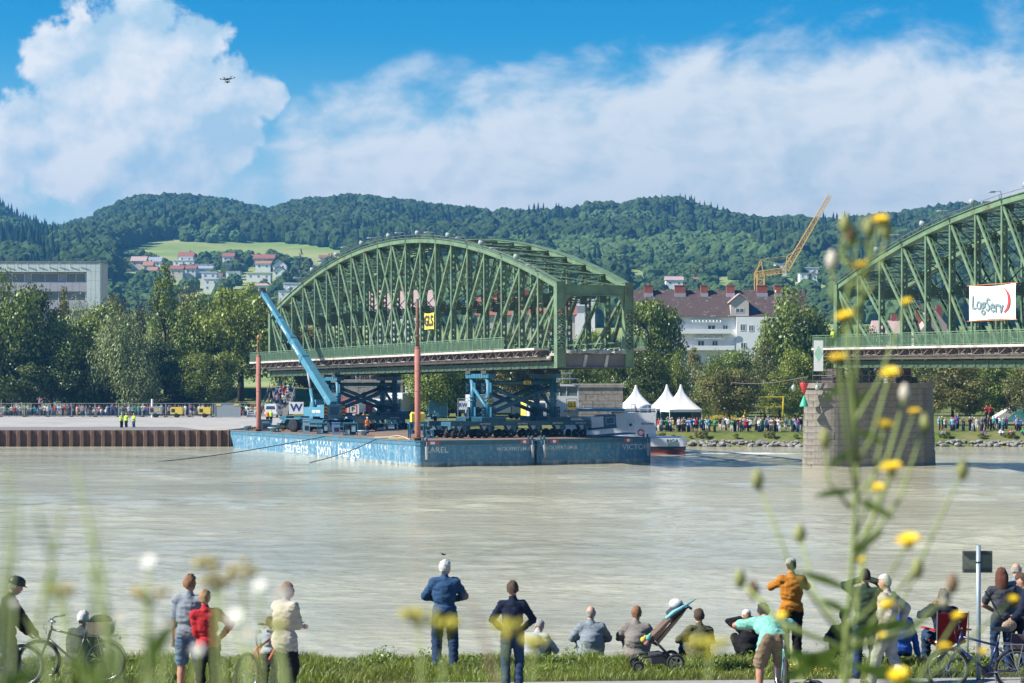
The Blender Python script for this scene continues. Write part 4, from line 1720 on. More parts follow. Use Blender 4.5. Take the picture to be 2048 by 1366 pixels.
# ---- the white apartment house with the brown tiled roof
M_tile_b = bpy.data.materials.new('roof_tile_brown')
M_tile_b.use_nodes = True
t = NT(M_tile_b.node_tree)
o_ = t.node('ShaderNodeOutputMaterial')
b_ = t.node('ShaderNodeBsdfPrincipled')
t.link(b_.outputs[0], o_.inputs[0])
tc = t.node('ShaderNodeTexCoord').outputs['Object']
xx, yy, zz = t.xyz(tc)
br = t.node('ShaderNodeTexBrick')
br.inputs['Scale'].default_value = 1.0
br.inputs['Brick Width'].default_value = .45
br.inputs['Row Height'].default_value = .30
br.inputs['Mortar Size'].default_value = .035
t.link(t.comb(xx, t.math('ADD', zz, t.math('MULTIPLY', yy, .4)), 0.), br.inputs['Vector'])
br.inputs['Color1'].default_value = (.125, .078, .07, 1)
br.inputs['Color2'].default_value = (.085, .055, .05, 1)
br.inputs['Mortar'].default_value = (.055, .04, .04, 1)
lich = t.rng(t.noise(t.comb(xx, yy, t.math('MULTIPLY', zz, .5)), 1.1, 8, .75), .58, .66)
t.link(t.mix(t.math('MULTIPLY', lich, .8), br.outputs[0], (.36, .30, .27)), b_.inputs['Base Color'])
b_.inputs['Roughness'].default_value = .9
bp = t.node('ShaderNodeBump')
bp.inputs['Strength'].default_value = .6
bp.inputs['Distance'].default_value = .06
t.link(br.outputs['Fac'], bp.inputs['Height'])
bp.invert = True
t.link(bp.outputs[0], b_.inputs['Normal'])
MATS['roof_tile_brown'] = M_tile_b
M_brick = mat('chimney_brick', (.30, .085, .06), .9, .25, 3., .4)
M_awn = mat('awning_slats', (.62, .68, .66), .6, .08, 1.)
yA = 420.
xa, xb = PX(1268, yA), PX(1612, yA)
ze, zr_ = PZ(634, yA), PZ(578, yA)
apt = thing('apartment_house', 'white apartment house with long brown tiled roof and brick chimneys', 'building', (0, yA, 2.2))
Z0 = 2.2
m = MB()
m.b2((xa, 0, -1), (PX(1472, yA), 12, ze - Z0))
m.b2((PX(1472, yA), -1.0, -1), (xb, 12, ze - Z0 - .003))
m.obj('wall', M_wall_w, apt)
m = MB()
m.add([(xa - .5, -.7, ze - Z0 + .02), (xb + .5, -.7, ze - Z0 + .02), (xb + .5, 12.7, ze - Z0 + .02), (xa - .5, 12.7, ze - Z0 + .02), (xa - .5, 6, zr_ - Z0), (xb + .5, 6, zr_ - Z0)],
      [(0, 1, 5, 4), (2, 3, 4, 5), (1, 2, 5), (3, 0, 4), (3, 2, 1, 0)])
roof = m.obj('roof', M_tile_b, apt)
for cpx, cw in ((1300, 90), (1364, 112), (1413, 72), (1466, 82), (1530, 106), (1562, 76)):
    w_ = cw / 5.12 * yA / F
    xc = PX(cpx, yA)
    m = MB()
    m.b2((xc - w_ / 2, 4.6, zr_ - Z0 - 1.6), (xc + w_ / 2, 5.8, zr_ - Z0 + .75))
    ch = m.obj('chimney', M_brick, roof)
    m = MB()
    m.b2((xc - w_ / 2 - .06, 4.54, zr_ - Z0 + .752), (xc + w_ / 2 + .06, 5.86, zr_ - Z0 + .9))
    m.obj('chimney_cap', M_brick, ch)
    m = MB()
    m.b2((xc - w_ / 2 - .04, 4.3, zr_ - Z0 - 1.7), (xc + w_ / 2 + .04, 4.58, zr_ - Z0 - .62))
    m.obj('flashing', M_tile_g, ch)
d0, d1 = PX(1461, yA), PX(1497, yA)
dm = (d0 + d1) / 2
zb, ze2, zt2 = PZ(632, yA) - Z0, PZ(604, yA) - Z0, PZ(588, yA) - Z0
m = MB()
m.b2((d0, -.55, zb), (d1, 4.6, ze2))
m.prism([(d0, -.55, ze2), (d1, -.55, ze2), (dm, -.55, zt2 - .12)], (0, 5, 0))
dor = m.obj('dormer', mat('dormer_render', (.56, .49, .44), .9, .06, 1.), apt)
m = MB()
for s in (-1, 1):
    e = d0 - .35 if s < 0 else d1 + .35
    m.prism([(e, -.85, ze2 - .2), (dm, -.85, zt2 - .02), (dm, -.85, zt2 + .16), (e, -.85, ze2 - .02)], (0, 5.6, 0))
m.obj('dormer_roof', M_tile_p, dor)
windows(dor, -.56, [(dm - .8, dm + .8, zb + .55, zb + 1.45)])
wr = []
for (a, b, c, d_) in ((1415, 1431, 650, 661), (1445, 1456, 650, 661), (1354, 1367, 683, 694), (1395, 1409, 681, 695), (1424, 1436, 681, 695), (1310, 1322, 650, 661), (1330, 1342, 684, 695)):
    wr.append((PX(a, yA), PX(b, yA), PZ(d_, yA) - Z0, PZ(c, yA) - Z0))
windows(apt, -.02, wr, .12)
wr = []
for (a, b, c, d_) in ((1479, 1490, 648, 662), (1496, 1506, 650, 663), (1530, 1541, 650, 663), (1560, 1571, 650, 663), (1480, 1491, 685, 697), (1530, 1541, 685, 697)):
    wr.append((PX(a, yA), PX(b, yA), PZ(d_, yA) - Z0, PZ(c, yA) - Z0))
windows(apt, -1.02, wr, .12)
for (a, b, c) in ((1384, 1440, 638), (1390, 1444, 671)):
    x0, x1, z = PX(a, yA), PX(b, yA), PZ(c, yA) - Z0
    m = MB()
    m.bar((x0, -.05, z), (x1, -.05, z), .10, .12)
    m.bar((x0, -1.35, z - .62), (x1, -1.35, z - .62), .10, .12)
    for i in range(9):
        x = x0 + (x1 - x0) * i / 8
        m.bar((x, -.05, z), (x, -1.35, z - .62), .16, .08)
    m.obj('awning', M_awn, apt)
    m = MB()
    m.b2((x0 - 3.5, -1.5, z - 2.15 - .6), (x1 + 2.2, -1.38, z - 2.15 + .25))
    m.b2((x0 - 3.5, -1.37, z - 2.75), (x1 + 2.2, -.01, z - 2.63))
    m.obj('balcony', M_wall_w, apt)
m = MB()
m.prism([(PX(1504, yA), .35, ze - Z0 + .7), (PX(1517, yA), .35, ze - Z0 + .7), (PX(1517, yA), 1.6, ze - Z0 + 1.75), (PX(1504, yA), 1.6, ze - Z0 + 1.75)], (0, -.1, .12))
m.obj('roof_window', M_pane, roof)

# ---- the pale panel-clad apartment block at far left
M_clad = mat('pale_cladding', (.62, .68, .64), .7, .06, .4, .1)
M_lil = mat('lilac_parapet', (.44, .42, .46), .8, .06, .5)
yB = 425.
blk_ = thing('apartment_block', 'pale green panel clad apartment block with flat roof at far left', 'building', (0, yB, 2.2))
x1 = PX(203, yB)
x0 = PX(-140, yB)
zt = PZ(526, yB) - Z0
MB().b2((x0, 0, -1), (x1, 6.5, zt)).obj('wall', M_lil, blk_)
for i in range(12):                                              # cladding panels of the end bay
    pass
m = MB()
m.b2((x0 - .4, -1.6, zt + .002), (x1 + .15, 6.7, zt + .3))
m.obj('roof', mat('roof_edge_dark', (.18, .2, .2), .7, .1, 1.), blk_)
xe = PX(176, yB)
pw = (x1 - xe) / 3
for i in range(3):
    for j in range(9):
        m = MB()
        m.b2((xe + i * pw + .02, -1.5, zt - .02 - (j + 1) * 1.65), (xe + (i + 1) * pw - .02, -.02, zt - .04 - j * 1.65))
        m.obj('cladding_panel', M_clad, blk_)
for j in range(3):
    zz0 = zt - 3.5 * j
    n = 22
    for i in range(n):
        xa_, xb_ = x0 + (xe - x0) * i / n, x0 + (xe - x0) * (i + 1) / n
        if j == 0:
            m = MB()
            m.b2((xa_ + .02, -1.5, zz0 - 1.75), (xb_ - .02, -.02, zz0 - .03))
            m.obj('cladding_panel', M_clad, blk_)
        m = MB()
        m.b2((xa_ + .02, -1.45, zz0 - 5.3 - .1), (xb_ - .02, -1.3, zz0 - 3.75))
        m.obj('parapet_panel', M_lil, blk_)
    rects = []
    for (a, b) in ((62, 118), (132, 172), (0, 50), (-60, -10)):
        rects.append((PX(a, yB), PX(b, yB), zz0 - 3.7, zz0 - 1.9))
    windows(blk_, -.06, rects, .12)
for i in range(15):
    x = x0 + (xe - x0) * (i + .5) / 15
    m = MB()
    m.bar((x, -1.52, zt - .9), (x, -1.9, zt - .05), .1, .1)
    m.obj('eaves_bracket', M_frame, blk_)

# ---- houses glimpsed through the trusses
for (label, a, b, pt, pe, y, wl, tl, gs, dp) in (
    ('long house with red tiled roof seen through the carried span', 955, 1150, 592, 630, 405, M_wall_c, M_tile_r, False, 12),
    ('large grey roofed house behind the middle of the truss', 738, 868, 578, 618, 440, M_wall_w, M_tile_p, False, 12),
    ('white house filling the view through the end portal', 1095, 1190, 596, 612, 430, M_wall_w, M_tile_g, False, 12),
    ('house with pinkish roof and gable behind the right span', 1836, 1906, 622, 672, 430, M_wall_c, M_tile_p, True, 14),
    ('lower house with red chimneys behind the right span', 1755, 1838, 640, 668, 450, M_wall_w, M_tile_p, False, 10),
):
    x = PX((a + b) / 2, y)
    wd = (b - a) * y / F
    h = PZ(pe, y) - 2.2
    rh = PZ(pt, y) - PZ(pe, y)
    o = thing('town_house', label, 'house', (x, y + dp / 2, 2.2), 0)
    hw, hd = wd / 2, dp / 2
    MB().b2((-hw, -hd, -1), (hw, hd, h)).obj('wall', wl, o)
    m = MB()
    if gs:
        m.add([(-hw - .4, -hd - .4, h), (hw + .4, -hd - .4, h), (hw + .4, hd + .4, h), (-hw - .4, hd + .4, h), (0, -hd - .4, h + rh), (0, hd + .4, h + rh)],
              [(0, 4, 5, 3), (1, 2, 5, 4), (0, 1, 4), (2, 3, 5), (3, 2, 1, 0)])
    else:
        m.add([(-hw - .4, -hd - .4, h), (hw + .4, -hd - .4, h), (hw + .4, hd + .4, h), (-hw - .4, hd + .4, h), (-hw - .4, 0, h + rh), (hw + .4, 0, h + rh)],
              [(0, 1, 5, 4), (2, 3, 4, 5), (1, 2, 5), (3, 0, 4), (3, 2, 1, 0)])
    rf = m.obj('roof', tl, o)
    for i in range(3):
        xc = -hw * .6 + hw * .6 * i
        m = MB()
        m.b2((xc - .55, -.2, h + rh * .55), (xc + .55, .7, h + rh + 1.3))
        m.obj('chimney', M_brick, rf)
    rects = []
    n = max(3, int(wd / 2.8))
    for fl in range(3):
        for i in range(n):
            xc = -hw + wd * (i + .5) / n
            zb = h - 2.1 - fl * 3.0
            if zb > .4:
                rects.append((xc - .55, xc + .55, zb, zb + 1.5))
    windows(o, -hd - .02, rects)

# ================================================================== TOWER CRANE, TENTS, PLAY FRAME
M_cry = mat('crane_yellow', (.74, .46, .13), .5, .12, .5)
yC = 620.


def lattice(p, q, w0, w1, nseg, r=.08):
    m = MB()
    p, q = Vector(p), Vector(q)
    d = (q - p).normalized()
    sx = d.cross(Vector((0, 1, 0)))
    sx = sx.normalized() if sx.length > .1 else Vector((1, 0, 0))
    sy = d.cross(sx).normalized()

    def c(i, k):
        t_ = i / nseg
        w_ = (w0 + (w1 - w0) * t_) / 2
        a, b = ((-1, -1), (1, -1), (1, 1), (-1, 1))[k]
        return p.lerp(q, t_) + sx * a * w_ + sy * b * w_
    for k in range(4):
        m.bar(c(0, k), c(nseg, k), r * 2, r * 2)
        for i in range(nseg):
            m.bar(c(i, k), c(i + 1, (k + 1) % 4), r, r)
            m.bar(c(i, k), c(i, (k + 1) % 4), r, r)
    return m


tcr = thing('tower_crane', 'yellow luffing tower crane rising behind the brown roof', 'crane', (0, 0, 0))
A, Bp, Cp = P(1520, 546, yC), P(1572, 540, yC), P(1660, 390, yC)
lattice(P(1521, 700, yC), P(1521, 548, yC), 1.9, 1.9, 14, .11).obj('mast', M_cry, tcr)
lattice(P(1512, 549, yC), Bp, 1.5, 1.4, 8, .10).obj('lower_jib', M_cry, tcr)
lattice(Bp, Cp, 1.5, .9, 20, .09).obj('raised_jib', M_cry, tcr)
m = MB()
top = P(1521, 519, yC)
for a in (P(1508, 560, yC), P(1527, 546, yC)):
    m.bar(a, top, .22, .22)
m.bar(P(1509, 545, yC), P(1509, 585, yC), .25, .25)
m.bar(P(1509, 545, yC), P(1524, 525, yC), .2, .2)
m.obj('rear_frame', M_cry, tcr)
m = MB()
m.path([top, P(1575, 534, yC)], .05, 5)
kp = P(1574, 512, yC)
m.path([top, kp], .04, 5)
m.path([kp, P(1600, 495, yC)], .06, 5)
m.bar(kp, Bp, .2, .2)
m.bar(kp, P(1582, 524, yC), .2, .2)
m.obj('stay_rope', M_cry, tcr)
m = MB()
m.box(P(1537, 547, yC), (3.2, 1.2, 1.0))
m.obj('counterweight', mat('crane_panel', (.6, .42, .2), .6, .2, .7), tcr)

M_tent = mat('tent_canvas', (.84, .84, .85), .7, .03, 1.)
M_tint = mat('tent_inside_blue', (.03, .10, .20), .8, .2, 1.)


def pagoda(label, px, y, wpx, peak, eave, groundz, mt):
    x = PX(px, y)
    hw = wpx * y / F / 2
    zp, ze_ = PZ(peak, y) - groundz, PZ(eave, y) - groundz
    o = thing('pagoda_tent', label, 'tent', (x, y, groundz), R(12), 'white pagoda tents')
    m = MB()
    rings = []
    n = 7
    for i in range(n + 1):
        t_ = i / n
        r = hw * ((1 - t_) ** 1.75) + .10
        z = ze_ + (zp - ze_) * t_
        rings.append((r, z))
    vv = []
    for r, z in rings:
        for k in range(16):
            s = k / 4.
            e = int(s)
            f_ = s - e
            c = [(-1, -1), (1, -1), (1, 1), (-1, 1), (-1, -1)]
            dip = 1 - .05 * math.sin(math.pi * f_)
            vv.append(((c[e][0] * (1 - f_) + c[e + 1][0] * f_) * r * dip, (c[e][1] * (1 - f_) + c[e + 1][1] * f_) * r * dip, z))
    ff = [(j * 16 + k, j * 16 + (k + 1) % 16, (j + 1) * 16 + (k + 1) % 16, (j + 1) * 16 + k) for j in range(n) for k in range(16)]
    m.add(vv, ff)
    m.obj('canopy', mt, o, True)
    m = MB()
    for a, b in (((-1, -1), (1, -1)), ((1, -1), (1, 1)), ((1, 1), (-1, 1)), ((-1, 1), (-1, -1))):
        m.bar((a[0] * hw * 1.02, a[1] * hw * 1.02, ze_ - .12), (b[0] * hw * 1.02, b[1] * hw * 1.02, ze_ - .12), .04, .34)
    m.obj('valance', mt, o)
    for a in ((-1, -1), (1, -1), (1, 1), (-1, 1)):
        m = MB()
        m.tube((a[0] * hw, a[1] * hw, 0), (a[0] * hw, a[1] * hw, ze_), .05, None, 6)
        m.obj('pole', M_white, o)
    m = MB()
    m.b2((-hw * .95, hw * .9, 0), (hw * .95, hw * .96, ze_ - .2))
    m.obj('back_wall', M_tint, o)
    return o


pagoda('white pagoda tent standing alone nearest the tug', 1272, 292, 62, 770, 817, 1.85, M_tent)
pagoda('white pagoda tent on the left of a touching pair', 1334, 296, 60, 769, 817, 1.85, M_tent)
pagoda('white pagoda tent on the right of a touching pair', 1362, 290, 66, 769, 819, 1.85, M_tent)
pagoda('small blue tent peeping between the white tents', 1296, 305, 34, 800, 818, 1.85, mat('tent_blue', (.02, .16, .50), .7, .1, 1.))
kiosk = thing('kiosk', 'brown timber kiosk in the shade behind the tents', 'kiosk', (PX(1380, 306), 306, 1.85))
m = MB()
for i in range(10):
    m = MB()
    m.b2((-1.5 + i * .3 + .01, -.8, 0), (-1.5 + (i + 1) * .3 - .01, .8, 2.5))
    m.obj('plank', mat('kiosk_timber', (.30, .19, .10), .8, .2, 2.), kiosk)
MB().b2((-1.7, -1., 2.502), (1.7, 1., 2.65)).obj('roof', M_tile_d, kiosk)
M_pl = mat('play_yellow', (.75, .55, .04), .5, .08, 2.)
pf = thing('play_frame', 'yellow playground frame with a tunnel ring among the spectators', 'playground', P(1525, 846, 292))
m = MB()
for x in (-2.2, 2.6):
    m.tube((x, 0, 0), (x * 1.05, 0, 3.5), .10, None, 8)
m.bar((-2.3, 0, 3.4), (2.7, 0, 3.4), .14, .14)
m.bar((-2.3, 0, 2.1), (2.7, 0, 2.1), .12, .12)
m.obj('frame', M_pl, pf)
m = MB()
m.torus((-3.2, 0, 1.4), (0, 1, 0), 1.05, .22, 24, 8)
m.obj('tunnel_ring', M_pl, pf, True)
m = MB()
m.prism([(-6.8, 0, .3), (-4.4, 0, 1.2), (-4.4, 0, 1.55), (-6.8, 0, .65)], (0, .5, 0))
m.obj('slide', M_pl, pf)
# skate ramp at far right
rp = thing('skate_ramp', 'pale skate ramp with painted side behind the spectators at far right', 'ramp', (PX(2025, 300), 300, 1.8))
m = MB()
m.prism([(-3.6, 0, 0), (3.6, 0, 0), (3.6, 0, 2.9), (1.2, 0, 2.9)], (0, 3, 0))
m.obj('ramp_body', mat('ramp_ply', (.55, .53, .47), .8, .1, 1.), rp)
m = MB()
m.prism([(-1.2, -.02, .3), (2.6, -.02, .3), (2.6, -.02, 2.4), (1.2, -.02, 2.2)], (0, .008, 0))
m.obj('painted_side', mat('ramp_paint', (.08, .30, .27), .7, .6, 1.2), rp)

# ---- old stone abutments
M_ashl = mat('abutment_stone', (.34, .30, .25), .95, .25, 1., .4, dirt=(.15, .13, .11), dirtamt=.3)


def abutment(label, px0, px1, pyt, y, zb, dep, split):
    o = thing('stone_abutment', label, 'abutment', (0, y, 0))
    x0, x1, z1 = PX(px0, y), PX(px1, y), PZ(pyt, y)
    MB().b2((x0 + .06, .06, zb - 1), (x1 - .06, dep, z1 - .02)).obj('mortar_core', M_mort, o)
    h = .72
    n = int((z1 - zb) / h)
    h = (z1 - zb) / n
    for r_ in range(n):
        x = x0 - (0 if r_ % 2 else .6)
        while x < x1 - .1:
            w_ = random.uniform(1.2, 1.6)
            a, b = max(x, x0), min(x + w_, x1)
            if b - a > .15:
                MB().b2((a + .015, 0 - random.uniform(0, .03), zb + r_ * h + .015), (b - .015, .3, zb + (r_ + 1) * h - .015)).obj('stone_block', M_ashl, o)
            x += w_
    MB().b2((x0 - .15, -.15, z1), (x1 + .15, dep + .1, z1 + .4)).obj('coping', M_ashl, o)
    return o


abutment('old stone abutment beside the tug wheelhouse', 1150, 1246, 775, 272, 1.2, 8, 0)
abutment('stone abutment wall behind the rear tower, crowded on top', 664, 806, 765, 345, 1.9, 8, 0)

fpts = {'b': ([], []), 'y': ([], []), 'c': ([], []), 'g': ([], [])}
y = 960.
while y < 2420:
    step = 7.2 if y < 1500 else 7.8
    half = y * .262 + 40
    x = -half
    while x < half:
        X, Y = x + random.uniform(-.45, .45) * step, y + random.uniform(-.45, .45) * step
        x += step
        px = CX + F * X / Y
        z = far_z(X, Y)
        py = HY - F * (z - HC) / Y
        if meadow(X, Y):
            continue
        hh = random.uniform(.62, 1.42)
        vill = (225 < px < 700 and py > 500) or (1240 < px < 1700 and py > 520)
        if vill:
            if any(abs(X - hx) < hw_ + .5 and -85 < Y - hy < hd_ + 3 for hx, hy, hw_, hd_ in HOUSES) or random.random() < .30 or y > 1400:
                continue
            g_ = hh * random.choice((.7, .85, 1.))
            fpts['g'][0].append((X, Y, z - .6))
            fpts['g'][1].append((6.6 * g_, 6.6 * g_, 5.6 * g_))
            continue
        yng = (1085 < px < 1520 and 498 + 12 * fn(X, Y, 60, 2) < py < 548) or (690 < px < 1090 and py > 540) or fn(X, Y, 120, 12) > .42 and py > 440
        con = (px < 120 and fn(X, Y, 60, 3) > .05) or fn(X, Y, 75, 17) > .33 and random.random() < .7 or random.random() < .02
        con = con and (Y < 1950 or px < 110)
        if yng:
            k_ = 'y'
            s_ = (9 * hh, 9 * hh, 8.5 * hh)
        elif con:
            k_ = 'c'
            s_ = (11 * hh, 11 * hh, 13.5 * hh)
        else:
            k_ = 'b'
            s_ = (10.5 * hh, 10.5 * hh, 12 * hh)
        fpts[k_][0].append((X, Y, z - 1.))
        fpts[k_][1].append(s_)
    y += step * .87
scatter('broadleaf_wood', 'dark broadleaf wood covering the hills', *fpts['b'], broad)
scatter('young_wood', 'paler young wood on the lower hillside', *fpts['y'], young)
scatter('garden_thicket', 'garden trees and hedges filling the slopes between the houses', *fpts['g'], garden)
scatter('conifer_wood', 'dark conifers among the hillside wood', *fpts['c'], conif)
print('forest', {k: len(v[0]) for k, v in fpts.items()})

# ================================================================== BARGES AND WHAT THEY CARRY
B0 = Vector((-8.8, 208.3, 0))
BM = Matrix.Translation(B0) @ Matrix.Rotation(TH_M, 4, 'Z') @ Matrix.Rotation(-.0075, 4, 'X')
BMI = BM.inverted()
DK = 2.45                                                       # deck height in the barge frame


def onb(x, y, z=DK, rz=0.):
    return BM @ Matrix.Translation((x, y, z)) @ Matrix.Rotation(R(rz), 4, 'Z')


def deck_at(px, py):
    """barge coordinates of the deck point seen at a pixel"""
    z = 2.3
    for _ in range(4):
        y = F * (HC - z) / (py - HY)
        l = BMI @ Vector((PX(px, y), y, z))
        z = (BM @ Vector((l.x, l.y, DK))).z
    return l.x, l.y


M_hull = bpy.data.materials.new('barge_hull_paint')
M_hull.use_nodes = True
t = NT(M_hull.node_tree)
o_ = t.node('ShaderNodeOutputMaterial')
b_ = t.node('ShaderNodeBsdfPrincipled')
t.link(b_.outputs[0], o_.inputs[0])
tc = t.node('ShaderNodeTexCoord').outputs['Object']
xx, yy, zz = t.xyz(tc)
st = t.comb(t.math('MULTIPLY', xx, 1.), yy, t.math('MULTIPLY', zz, .22))
n1 = t.noise(st, .9, 7, .65)
n2 = t.noise(tc, 2.6, 6, .7)
n3 = t.noise(st, 2.2, 8, .72)
c = t.mix(t.rng(n1, .3, .7), (.035, .15, .25), (.06, .205, .32))
side = t.rng(xx, .3, .05, 0., 1.)                                 # the long outer side is chalked and scraped by fenders
c = t.mix(t.math('MULTIPLY', t.math('ADD', t.rng(n2, .50, .66), t.rng(n3, .52, .66), clamp=True), t.math('ADD', .28, t.math('MULTIPLY', side, .36))), c, (.46, .52, .52))
c = t.mix(t.math('MULTIPLY', t.rng(n3, .60, .70), .75), c, (.20, .105, .055))
band = t.math('ADD', zz, t.math('MULTIPLY', t.math('SUBTRACT', n2, .5), .5))
c = t.mix(t.rng(band, .30, .12), c, (.12, .115, .085))
c = t.mix(t.math('MULTIPLY', t.rng(band, .5, .30), t.rng(n1, .42, .6)), c, (.40, .40, .35))
t.link(c, b_.inputs['Base Color'])
b_.inputs['Roughness'].default_value = .6
MATS['barge_hull_paint'] = M_hull
M_deck = mat('rusty_deck', (.20, .13, .09), .9, .35, .6, .3, dirt=(.32, .25, .19), dirtamt=.4, dscale=.5)
M_blue = mat('plant_blue', (.035, .17, .26), .5, .18, 1.2, .05, dirt=(.16, .30, .36), dirtamt=.2)
M_lblue = mat('crane_blue', (.075, .235, .325), .4, .12, .8, .03, dirt=(.30, .46, .52), dirtamt=.12)
M_pblue = mat('pale_blue_cabinet', (.30, .50, .58), .55, .12, 1.)
M_dblue = mat('dark_blue_steel', (.028, .12, .18), .55, .25, 1., .1, dirt=(.10, .16, .18), dirtamt=.2)
M_tyre = mat('tyre_rubber', (.022, .022, .024), .9, .25, 4., .3)
M_rim = mat('wheel_rim', (.16, .20, .22), .5, .15, 3.)
M_hub = mat('wheel_hub_white', (.55, .57, .57), .5, .1, 3.)
M_wlet = mat('worn_lettering', (.56, .60, .60), .7, .15, 3., dirt=(.10, .24, .32), dirtamt=.55, dscale=2.2)
M_dark = mat('machinery_black', (.03, .03, .032), .7, .3, 3.)
M_orng = mat('hazard_orange', (.72, .34, .03), .6, .1, 2.)
M_grey = mat('machine_grey', (.32, .34, .35), .6, .15, 2.)
M_spud = mat('spud_pile_red', (.36, .135, .10), .75, .2, .8, .2, dirt=(.20, .12, .09), dirtamt=.35, dscale=.7, streak=1)
M_beige = mat('coil_canvas', (.46, .40, .30), .85, .15, 2., .2)
BL, BW = 58.0, 12.2
for i, (nm, lab) in enumerate((('barge', 'left blue barge lettered KAREL and sarens twin barge'), ('barge', 'right blue barge lettered VICTOR'))):
    o = thing(nm, lab, 'barge', M=BM @ Matrix.Translation((i * (BW + .22), 0, 0)))
    m = MB()
    c = .35
    pl = [(c, 0), (BW - c, 0), (BW, c), (BW, BL - c), (BW - c, BL), (c, BL), (0, BL - c), (0, c)]
    pb = [(x, y if y < 30 else min(y, BL - 3.6)) for x, y in pl]
    m.add([(x, y, -1.0) for x, y in pb] + [(x, y, .5) for x, y in [(x, y if y < 30 else min(y, BL - 1.6)) for x, y in pl]] + [(x, y, DK - .45) for x, y in pl],
          [(j, (j + 1) % 8, 8 + (j + 1) % 8, 8 + j) for j in range(8)] + [(8 + j, 8 + (j + 1) % 8, 16 + (j + 1) % 8, 16 + j) for j in range(8)])
    m.obj('hull', M_hull, o)
    m = MB()
    e = .05
    up = [(x + (-e if x < 6 else e), y + (-e if y < 30 else e)) for x, y in pl]
    for z0, z1, q_ in ((DK - .451, DK - .38, up), (DK - .38, DK - .08, pl), (DK - .08, DK, up)):
        m.add([(x, y, z0) for x, y in q_] + [(x, y, z1) for x, y in q_], [(j, (j + 1) % 8, 8 + (j + 1) % 8, 8 + j) for j in range(8)] + [tuple(range(8, 16)), tuple(range(7, -1, -1))])
    m.obj('rubbing_strake', M_hull if i == 9 else mat('strake_paint', (.05, .17, .25), .7, .25, 1., .1, dirt=(.20, .11, .06), dirtamt=.45, dscale=.9), o)
    m = MB()
    for k in range(40):                                          # ribs between the two strake bars of the near end
        m.b2((.5 + k * .28, -.045, DK - .37), (.56 + k * .28, .0, DK - .09))
    tag(m.obj('strake_ribs', M_dblue, o), kind='stuff')
    m = MB()
    m.add([(x, y, DK + .004) for x, y in pl], [tuple(range(8))])
    m.obj('deck_plate', M_deck, o)
    for k, (xr) in enumerate(((.9, 2.2), (10.5, 11.4)) if i == 0 else ((1.2, 2.1), (9.1, 10.0))):
        m = MB()
        w3 = (xr[1] - xr[0]) / 3
        for q_ in range(3):
            m.b2((xr[0] + q_ * w3, -.075, DK - .36), (xr[0] + (q_ + 1) * w3, -.05, DK - .10), q_ % 2)
        m.obj('red_white_mark', [M_red, M_white], o)
    # hanging fenders and bitts at the corners of the near end
    for xf in ((.9, 11.7) if i == 0 else (.55, 11.6)):
        m = MB()
        m.tube((xf, -.22, DK - .55), (xf, -.22, DK - 1.75), .17, .12, 10)
        m.tube((xf, -.12, DK - .1), (xf, -.22, DK - .55), .03)
        m.obj('fender', M_grey, o)
        m = MB()
        for s in (-.2, .2):
            m.tube((xf + s, .25, DK), (xf + s, .25, DK + .35), .10, None, 8)
        m.b2((xf - .35, -.02, DK - .05), (xf + .35, .5, DK + .02))
        m.obj('bitt', M_dblue, o)
    tx = lambda s, size, x, z, sx, nm_='lettering': text_obj(s, size, nm_, M_wlet, o, Matrix.Translation((x, -.012, z)), .004, sx, .012)
    if i == 0:
        tx('KAREL', .74, 1.95, 1.55, 1.12)
        tx('WOLVERTEM-B', .50, 9.85, 1.55, 1.05)
        for s, yc, sx in (('sarens', 34.2, 1.75), ('twin', 25.6, 1.45), ('barge', 18.2, 1.62)):
            text_obj(s, 1.75, 'side_lettering', M_wlet, o, Matrix.Translation((-.012, yc, .98)) @ Matrix.Rotation(R(-90), 4, 'Z'), .004, sx, .012)
        m = MB()
        for k in range(46):                                      # traces of an older line of lettering along the top edge
            if random.random() < .42:
                y = 8 + k * 1.02
                m.b2((-.008, y, DK - .9 - random.uniform(0, .14)), (-.002, y + random.uniform(.15, .5), DK - .62))
        tag(m.obj('old_lettering', M_wlet, o), kind='stuff')
    else:
        tx('WOLVERTEM-B', .50, 2.3, 1.6, 1.05)
        tx('VICTOR', .74, 10.35, 1.55, 1.05)
    # hatches and bollards on deck are things of their own


def bollard(lab, x, y):
    o = thing('bollard', lab, 'bollard', M=onb(x, y), group='deck bollards')
    m = MB()
    m.lathe([(.32, 0), (.30, .34), (.62, .46), (.62, .54)], 14)
    m.obj('post', M_pblue, o, True)
    MB().lathe([(.95, .0), (.95, .03)], 16).obj('base_plate', M_deck, o)


for px, py, lab in ((545, 864, 'mooring bollard beside the blue power unit at the far end'), (727, 871, 'mooring bollard in front of the orange worker'), (487, 861, 'mooring bollard at the far left corner of the barge')):
    x, y = deck_at(px, py)
    bollard(lab, max(.9, x), y)


